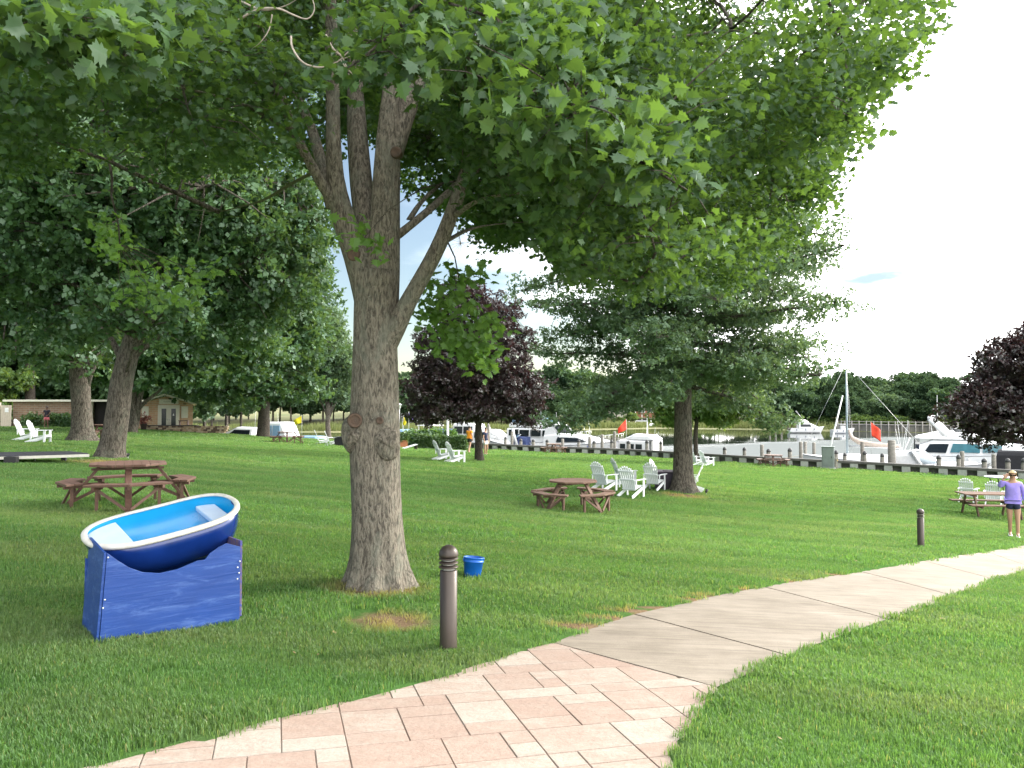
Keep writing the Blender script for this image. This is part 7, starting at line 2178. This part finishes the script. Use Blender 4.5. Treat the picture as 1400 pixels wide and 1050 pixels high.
    for hgt in row_h:
        x_ = -w / 2
        while x_ < w / 2:
            lw = r.uniform(.14, .34)
            b.box((x_ + lw / 2, r.uniform(-.02, .02), zc + hgt / 2), (lw - .012, .36, hgt - .010), (0, 0, r.uniform(-.05, .05)), mi=r.randrange(3))
            x_ += lw
        zc += hgt
    b.build('stones', [mat('stone_tan', (.40, .29, .18), rough=.9, var=.25, scale=8), mat('stone_dark', (.13, .085, .06), rough=.9, var=.3, scale=8), mat('stone_pale', (.50, .40, .28), rough=.9, var=.2, scale=8)], t, bevel=.02)
    b = MB(); b.box((-w * .16, 0, zc + .03), (w * .66, .46, .06)); b.build('capping', mat('dark_slate', (.06, .055, .05), rough=.8), t, bevel=.01)
    # red flowered tub
    tb = thing('flower_tub', 'dark tub of red flowering plant at left end of the stone wall', 'planter', on(197, 59.3))
    b = MB(); b.lathe([(.16, 0), (.24, .45), (.27, .47), (.27, .52), (.2, .52)], 18); b.build('tub', mat('dark_pot', (.05, .035, .03), rough=.7), tb)
    p_ = np.random.default_rng(4).normal(0, 1, (40, 3)) * np.array([.28, .22, .18]) + np.array([0, 0, .85])
    v, f, tt_ = clump_leaves(p_, .12, 6, .16, SPRIG, 6)
    obj('plant', fast_mesh('plant', v, f, tt_), leaf_mat('red_flower', (.10, .05, .03), (.38, .05, .04), (.3, .08, .04)), tb)
    # shrubs along the brick wall
    for i, (px, w_, lab) in enumerate(((75, .8, 'leafy flowering shrub against the brick wall beside the seated woman'), (90, .6, 'small round shrub against brick wall right of the seated woman'), (45, .9, 'dark low shrub against brick wall behind the pair of chairs'), (99, .4, 'tiny shrub at foot of the thick trunk before the brick wall'))):
        leafy('shrub', lab, 'shrub', on(px, 61.5), [('e', (0, 0, .5), (w_, .5, .65))], int(130 * w_) + 40, .24, MATS['hedge_leaf'] if i % 2 == 0 else MID_LEAF, 70 + i)
brick_buildings()
# ================================================================== PEOPLE
def skin_obj(name, verts, edges, radii, m, parent, sub=2):
    me = bpy.data.meshes.new(name)
    bm = bmesh.new()
    lay = bm.verts.layers.skin.verify()
    vs = []
    for i, (v, r_) in enumerate(zip(verts, radii)):
        q = bm.verts.new(v); q[lay].radius = r_ if isinstance(r_, tuple) else (r_, r_); q[lay].use_root = (i == 0); vs.append(q)
    for a, b in edges: bm.edges.new((vs[a], vs[b]))
    bm.to_mesh(me); bm.free()
    o = obj(name, me, m, parent)
    s = o.modifiers.new('skin', 'SKIN'); s.use_smooth_shade = True; s.branch_smoothing = .4
    u = o.modifiers.new('sub', 'SUBSURF'); u.levels = sub; u.render_levels = sub
    return o
def person(label, loc, rz, H, joints, skin, shirt, shorts, hair, shoe, sleeves=1.0, hairlen=.0, glasses=False, short_len=.55, wide=1.0, skirt=None, group=None):
    """facing -Y. joints: dict of local points (metres for a 1.65 m figure): elbowL/R, wristL/R, kneeL/R, ankleL/R, handdir"""
    t = thing('person', label, 'person', loc, rz, group)
    t.scale = (H / 1.65,) * 3
    J = dict(pelvis=(0, 0, .90), belly=(0, -.01, 1.02), chest=(0, .0, 1.22), neckb=(0, .01, 1.375), neck=(0, .0, 1.43), headc=(0, -.012, 1.53), headt=(0, -.008, 1.60),
             shL=(.155, .01, 1.335), shR=(-.155, .01, 1.335), elL=(.225, .02, 1.08), elR=(-.225, .02, 1.08), wrL=(.235, -.05, .85), wrR=(-.235, -.05, .85),
             hipL=(.085, 0, .86), hipR=(-.085, 0, .86), knL=(.095, -.015, .47), knR=(-.095, -.015, .47), anL=(.095, .02, .085), anR=(-.095, .02, .085))
    J.update(joints)
    toe = {k: (J['an' + k][0] * 1.06, J['an' + k][1] - .13, J['an' + k][2] - .055) for k in 'LR'}
    order = ['pelvis', 'belly', 'chest', 'neckb', 'neck', 'headc', 'headt', 'shL', 'elL', 'wrL', 'shR', 'elR', 'wrR', 'hipL', 'knL', 'anL', 'hipR', 'knR', 'anR']
    w = wide
    rad = dict(pelvis=(.135 * w, .105 * w), belly=(.125 * w, .10 * w), chest=(.14 * w, .105 * w), neckb=(.075, .07), neck=(.052, .052), headc=(.078, .094), headt=(.066, .080),
               shL=.056, elL=.042, wrL=.029, shR=.056, elR=.042, wrR=.029, hipL=.088 * w, knL=.056, anL=.038, hipR=.088 * w, knR=.056, anR=.038)
    V = [J[k] for k in order] + [toe['L'], toe['R']]
    Rr = [rad[k] for k in order] + [(.036, .028), (.036, .028)]
    ix = {k: i for i, k in enumerate(order)}
    E = [(ix[a], ix[b]) for a, b in [('pelvis', 'belly'), ('belly', 'chest'), ('chest', 'neckb'), ('neckb', 'neck'), ('neck', 'headc'), ('headc', 'headt'), ('neckb', 'shL'), ('shL', 'elL'), ('elL', 'wrL'), ('neckb', 'shR'), ('shR', 'elR'), ('elR', 'wrR'), ('pelvis', 'hipL'), ('hipL', 'knL'), ('knL', 'anL'), ('pelvis', 'hipR'), ('hipR', 'knR'), ('knR', 'anR')]]
    E += [(ix['anL'], len(order)), (ix['anR'], len(order) + 1)]
    skin_obj('body', V, E, Rr, skin, t)
    # top
    lerp = lambda a, b, u: tuple(Vector(J[a]).lerp(Vector(J[b]), u))
    sv = [J['belly'], (J['pelvis'][0], J['pelvis'][1], J['pelvis'][2] + .055), J['chest'], (J['neckb'][0], J['neckb'][1], J['neckb'][2] - .015)]
    sr = [(.155 * w, .125 * w), (.160 * w, .130 * w), (.165 * w, .125 * w), (.10, .085)]
    se = [(0, 1), (0, 2), (2, 3)]
    for k in 'LR':
        b0 = len(sv)
        if sleeves > .6: sv += [J['sh' + k], J['el' + k], lerp('el' + k, 'wr' + k, .8)]; sr += [.075, .060, .045]; se += [(3, b0), (b0, b0 + 1), (b0 + 1, b0 + 2)]
        else: sv += [J['sh' + k], lerp('sh' + k, 'el' + k, .6)]; sr += [.076, .066]; se += [(3, b0), (b0, b0 + 1)]
    skin_obj('top', sv, se, sr, shirt, t)
    # shorts
    hv = [J['pelvis'], (J['pelvis'][0], J['pelvis'][1], J['pelvis'][2] + .07)]; hr = [(.17 * w, .13 * w), (.15 * w, .115 * w)]; he = [(0, 1)]
    for k in 'LR':
        b0 = len(hv); hv += [J['hip' + k], lerp('hip' + k, 'kn' + k, short_len)]; hr += [.112 * w, .100 * w]; he += [(0, b0), (b0, b0 + 1)]
    skin_obj('shorts', hv, he, hr, shorts, t)
    # hands
    for k in 'LR':
        wr, el = Vector(J['wr' + k]), Vector(J['el' + k])
        d = (wr - el).normalized()
        if 'hand' + k in J: d = Vector(J['hand' + k]).normalized()
        side = d.cross(Vector((0, 1, 0) if abs(d.y) < .8 else (1, 0, 0))).normalized(); nrm = side.cross(d)
        b = MB()
        b.loft([[wr + d * u + side * sw * a + nrm * th * c for a, c in ((-1, -.6), (0, -1), (1, -.6), (1, .6), (0, 1), (-1, .6))] for u, sw, th in ((-.015, .022, .017), (.03, .035, .016), (.075, .040, .013), (.09, .038, .011))])
        for q, (o_, ln) in enumerate(((-.028, .062), (-.010, .074), (.010, .070), (.028, .055))):
            p = wr + d * .085 + side * o_
            b.tube([p, p + d * ln * .45 + nrm * .004, p + d * ln * .8 + nrm * .014, p + d * ln + nrm * .024], [.0085, .008, .007, .005], 7)
        p = wr + d * .03 + side * .03
        b.tube([p, p + d * .02 + side * .025 + nrm * .008, p + d * .05 + side * .035 + nrm * .016], [.011, .009, .006], 7)
        b.build('hand', skin, t)
    # shoes
    for k in 'LR':
        a = Vector(J['an' + k]); b = MB()
        rings = []
        for y, wd, h in ((.065, .028, .05), (.05, .036, .07), (0, .038, .075), (-.06, .043, .055), (-.12, .045, .04), (-.16, .034, .03), (-.175, .012, .02)):
            z0 = a.z - .085
            rings.append([Vector((a.x + wd * math.cos(th), a.y + y, max(z0, z0 + h * .5 + h * .5 * math.sin(th)))) for th in np.linspace(0, 2 * PI, 12, endpoint=False)])
        b.loft(rings); b.build('shoe', shoe, t)
    # face and hair
    hc = Vector(J['headc'])
    b = MB(); rings = []
    for i in range(10):
        th = PI * .62 * i / 9
        rings.append([hc + Vector((0, .012, .035)) + Vector((.090 * math.sin(th) * math.cos(p_), .104 * math.sin(th) * math.sin(p_) , .092 * math.cos(th) - (hairlen if (i > 6 and math.sin(p_) > -.2) else 0) - (.0 if math.sin(p_) > -.25 else -1) * max(0, .092 * (.36 - math.cos(th))))) for p_ in np.linspace(0, 2 * PI, 18, endpoint=False)])
    rings[0] = [hc + Vector((0, .012, .127)) + Vector((.004 * math.cos(p_), .004 * math.sin(p_), 0)) for p_ in np.linspace(0, 2 * PI, 18, endpoint=False)]
    b.loft(rings); b.build('hair', hair, t)
    b = MB(); b.loft([[hc + Vector((0, -.092, .012)) + Vector((q * .006, 0, 0)) for q in (-1, 0, 1)], [hc + Vector((-.014, -.095, -.022)), hc + Vector((0, -.113, -.020)), hc + Vector((.014, -.095, -.022))]], closed=True); b.build('nose', skin, t)
    b = MB(); b.tube([hc + Vector((-.022, -.088, -.048)), hc + Vector((0, -.094, -.050)), hc + Vector((.022, -.088, -.048))], .005, 6); b.build('mouth', mat('lip', (.34, .13, .11), rough=.5), t)
    for sg in (1, -1):
        b = MB(); b.lathe([(.004, -.012), (.018, -.008), (.020, 0), (.012, .008), (.003, .01)], 12, hc + Vector((sg * .082, .012, -.006)), Euler((0, R(90) * sg, 0)).to_matrix()); b.build('ear', skin, t)
        b = MB(); b.lathe([(.001, .0), (.010, .002), (.011, .005), (.001, .010)], 12, hc + Vector((sg * .030, -.084, .010)), Euler((R(90), 0, 0)).to_matrix()); b.build('eye', mat('eye', (.05, .04, .04), rough=.2), t)
    if glasses:
        b = MB()
        for sg in (1, -1): b.box(hc + Vector((sg * .036, -.100, .012)), (.056, .008, .036)); b.beam(hc + Vector((sg * .066, -.098, .016)), hc + Vector((sg * .086, .02, .012)), .004, .008)
        b.box(hc + Vector((0, -.101, .018)), (.02, .006, .006)); b.build('sunglasses', mat('dark_lens', (.012, .010, .010), rough=.12), t)
    if skirt:
        pass
    return t
SKIN1 = mat('tan_skin', (.44, .25, .17), rough=.55, var=.06, scale=12); SKIN2 = mat('brown_skin', (.17, .09, .06), rough=.55, var=.06)
LAV = mat('lavender_knit', (.30, .235, .66), rough=.85, var=.10, scale=14, bump=.3, bscale=60); NAVY = mat('navy_cotton', (.016, .022, .06), rough=.85, var=.2)
BLOND = mat('blond_hair', (.46, .34, .17), rough=.6, var=.25, scale=30, stretch=(3, 3, .5)); BLACKH = mat('black_hair', (.015, .012, .012), rough=.5)
WSHOE = mat('white_shoe', (.75, .75, .75), rough=.6)
person('woman in lavender top and navy shorts raising a hand to her head', gp(1386, 734), R(-30), 1.64,
       dict(elR=(-.30, -.03, 1.24), wrR=(-.185, -.10, 1.46), handR=(.45, .12, .55), elL=(.235, .03, 1.09), wrL=(.25, -.02, .86), knR=(-.075, -.01, .47), anR=(-.07, .06, .10), knL=(.085, -.05, .47), anL=(.085, -.04, .085)),
       SKIN1, LAV, NAVY, BLOND, WSHOE, sleeves=1.0, hairlen=.03, glasses=True, short_len=.56, wide=1.18)
person('man in orange t-shirt and dark shorts striding left of the purple maple', on(642, 50), R(150), 1.76,
       dict(elR=(-.24, .10, 1.10), wrR=(-.22, .02, .88), elL=(.24, -.08, 1.10), wrL=(.20, -.20, .92), knL=(.09, -.16, .50), anL=(.09, -.10, .10), knR=(-.09, .08, .48), anR=(-.09, .26, .12)),
       SKIN1, mat('orange_cotton', (.72, .26, .015), rough=.85, var=.08), mat('black_cotton', (.02, .02, .024), rough=.85), BLACKH, mat('brown_shoe', (.1, .05, .03), rough=.6), sleeves=.5)
person('person in navy shirt and white shorts half hidden behind purple maple trunk', on(664, 47.5), R(60), 1.70,
       dict(knL=(.10, -.06, .48)), SKIN1, NAVY, mat('white_cotton', (.68, .66, .66), rough=.85), BLACKH, WSHOE, sleeves=.5, short_len=.7)
person('woman in dark top and pink skirt seated before the brick wall at left', on(64.5, 57), R(10), 1.62,
       dict(elL=(.26, -.06, 1.10), wrL=(.14, -.22, .98), elR=(-.26, -.06, 1.10), wrR=(-.14, -.22, .98), knL=(.10, -.12, .50), anL=(.10, -.02, .09), knR=(-.10, -.12, .50), anR=(-.10, .0, .09)),
       SKIN2, mat('dark_top', (.03, .025, .04), rough=.85), mat('pink_cotton', (.62, .16, .20), rough=.85, var=.2), BLACKH, WSHOE, sleeves=.5, short_len=.75, wide=1.1)
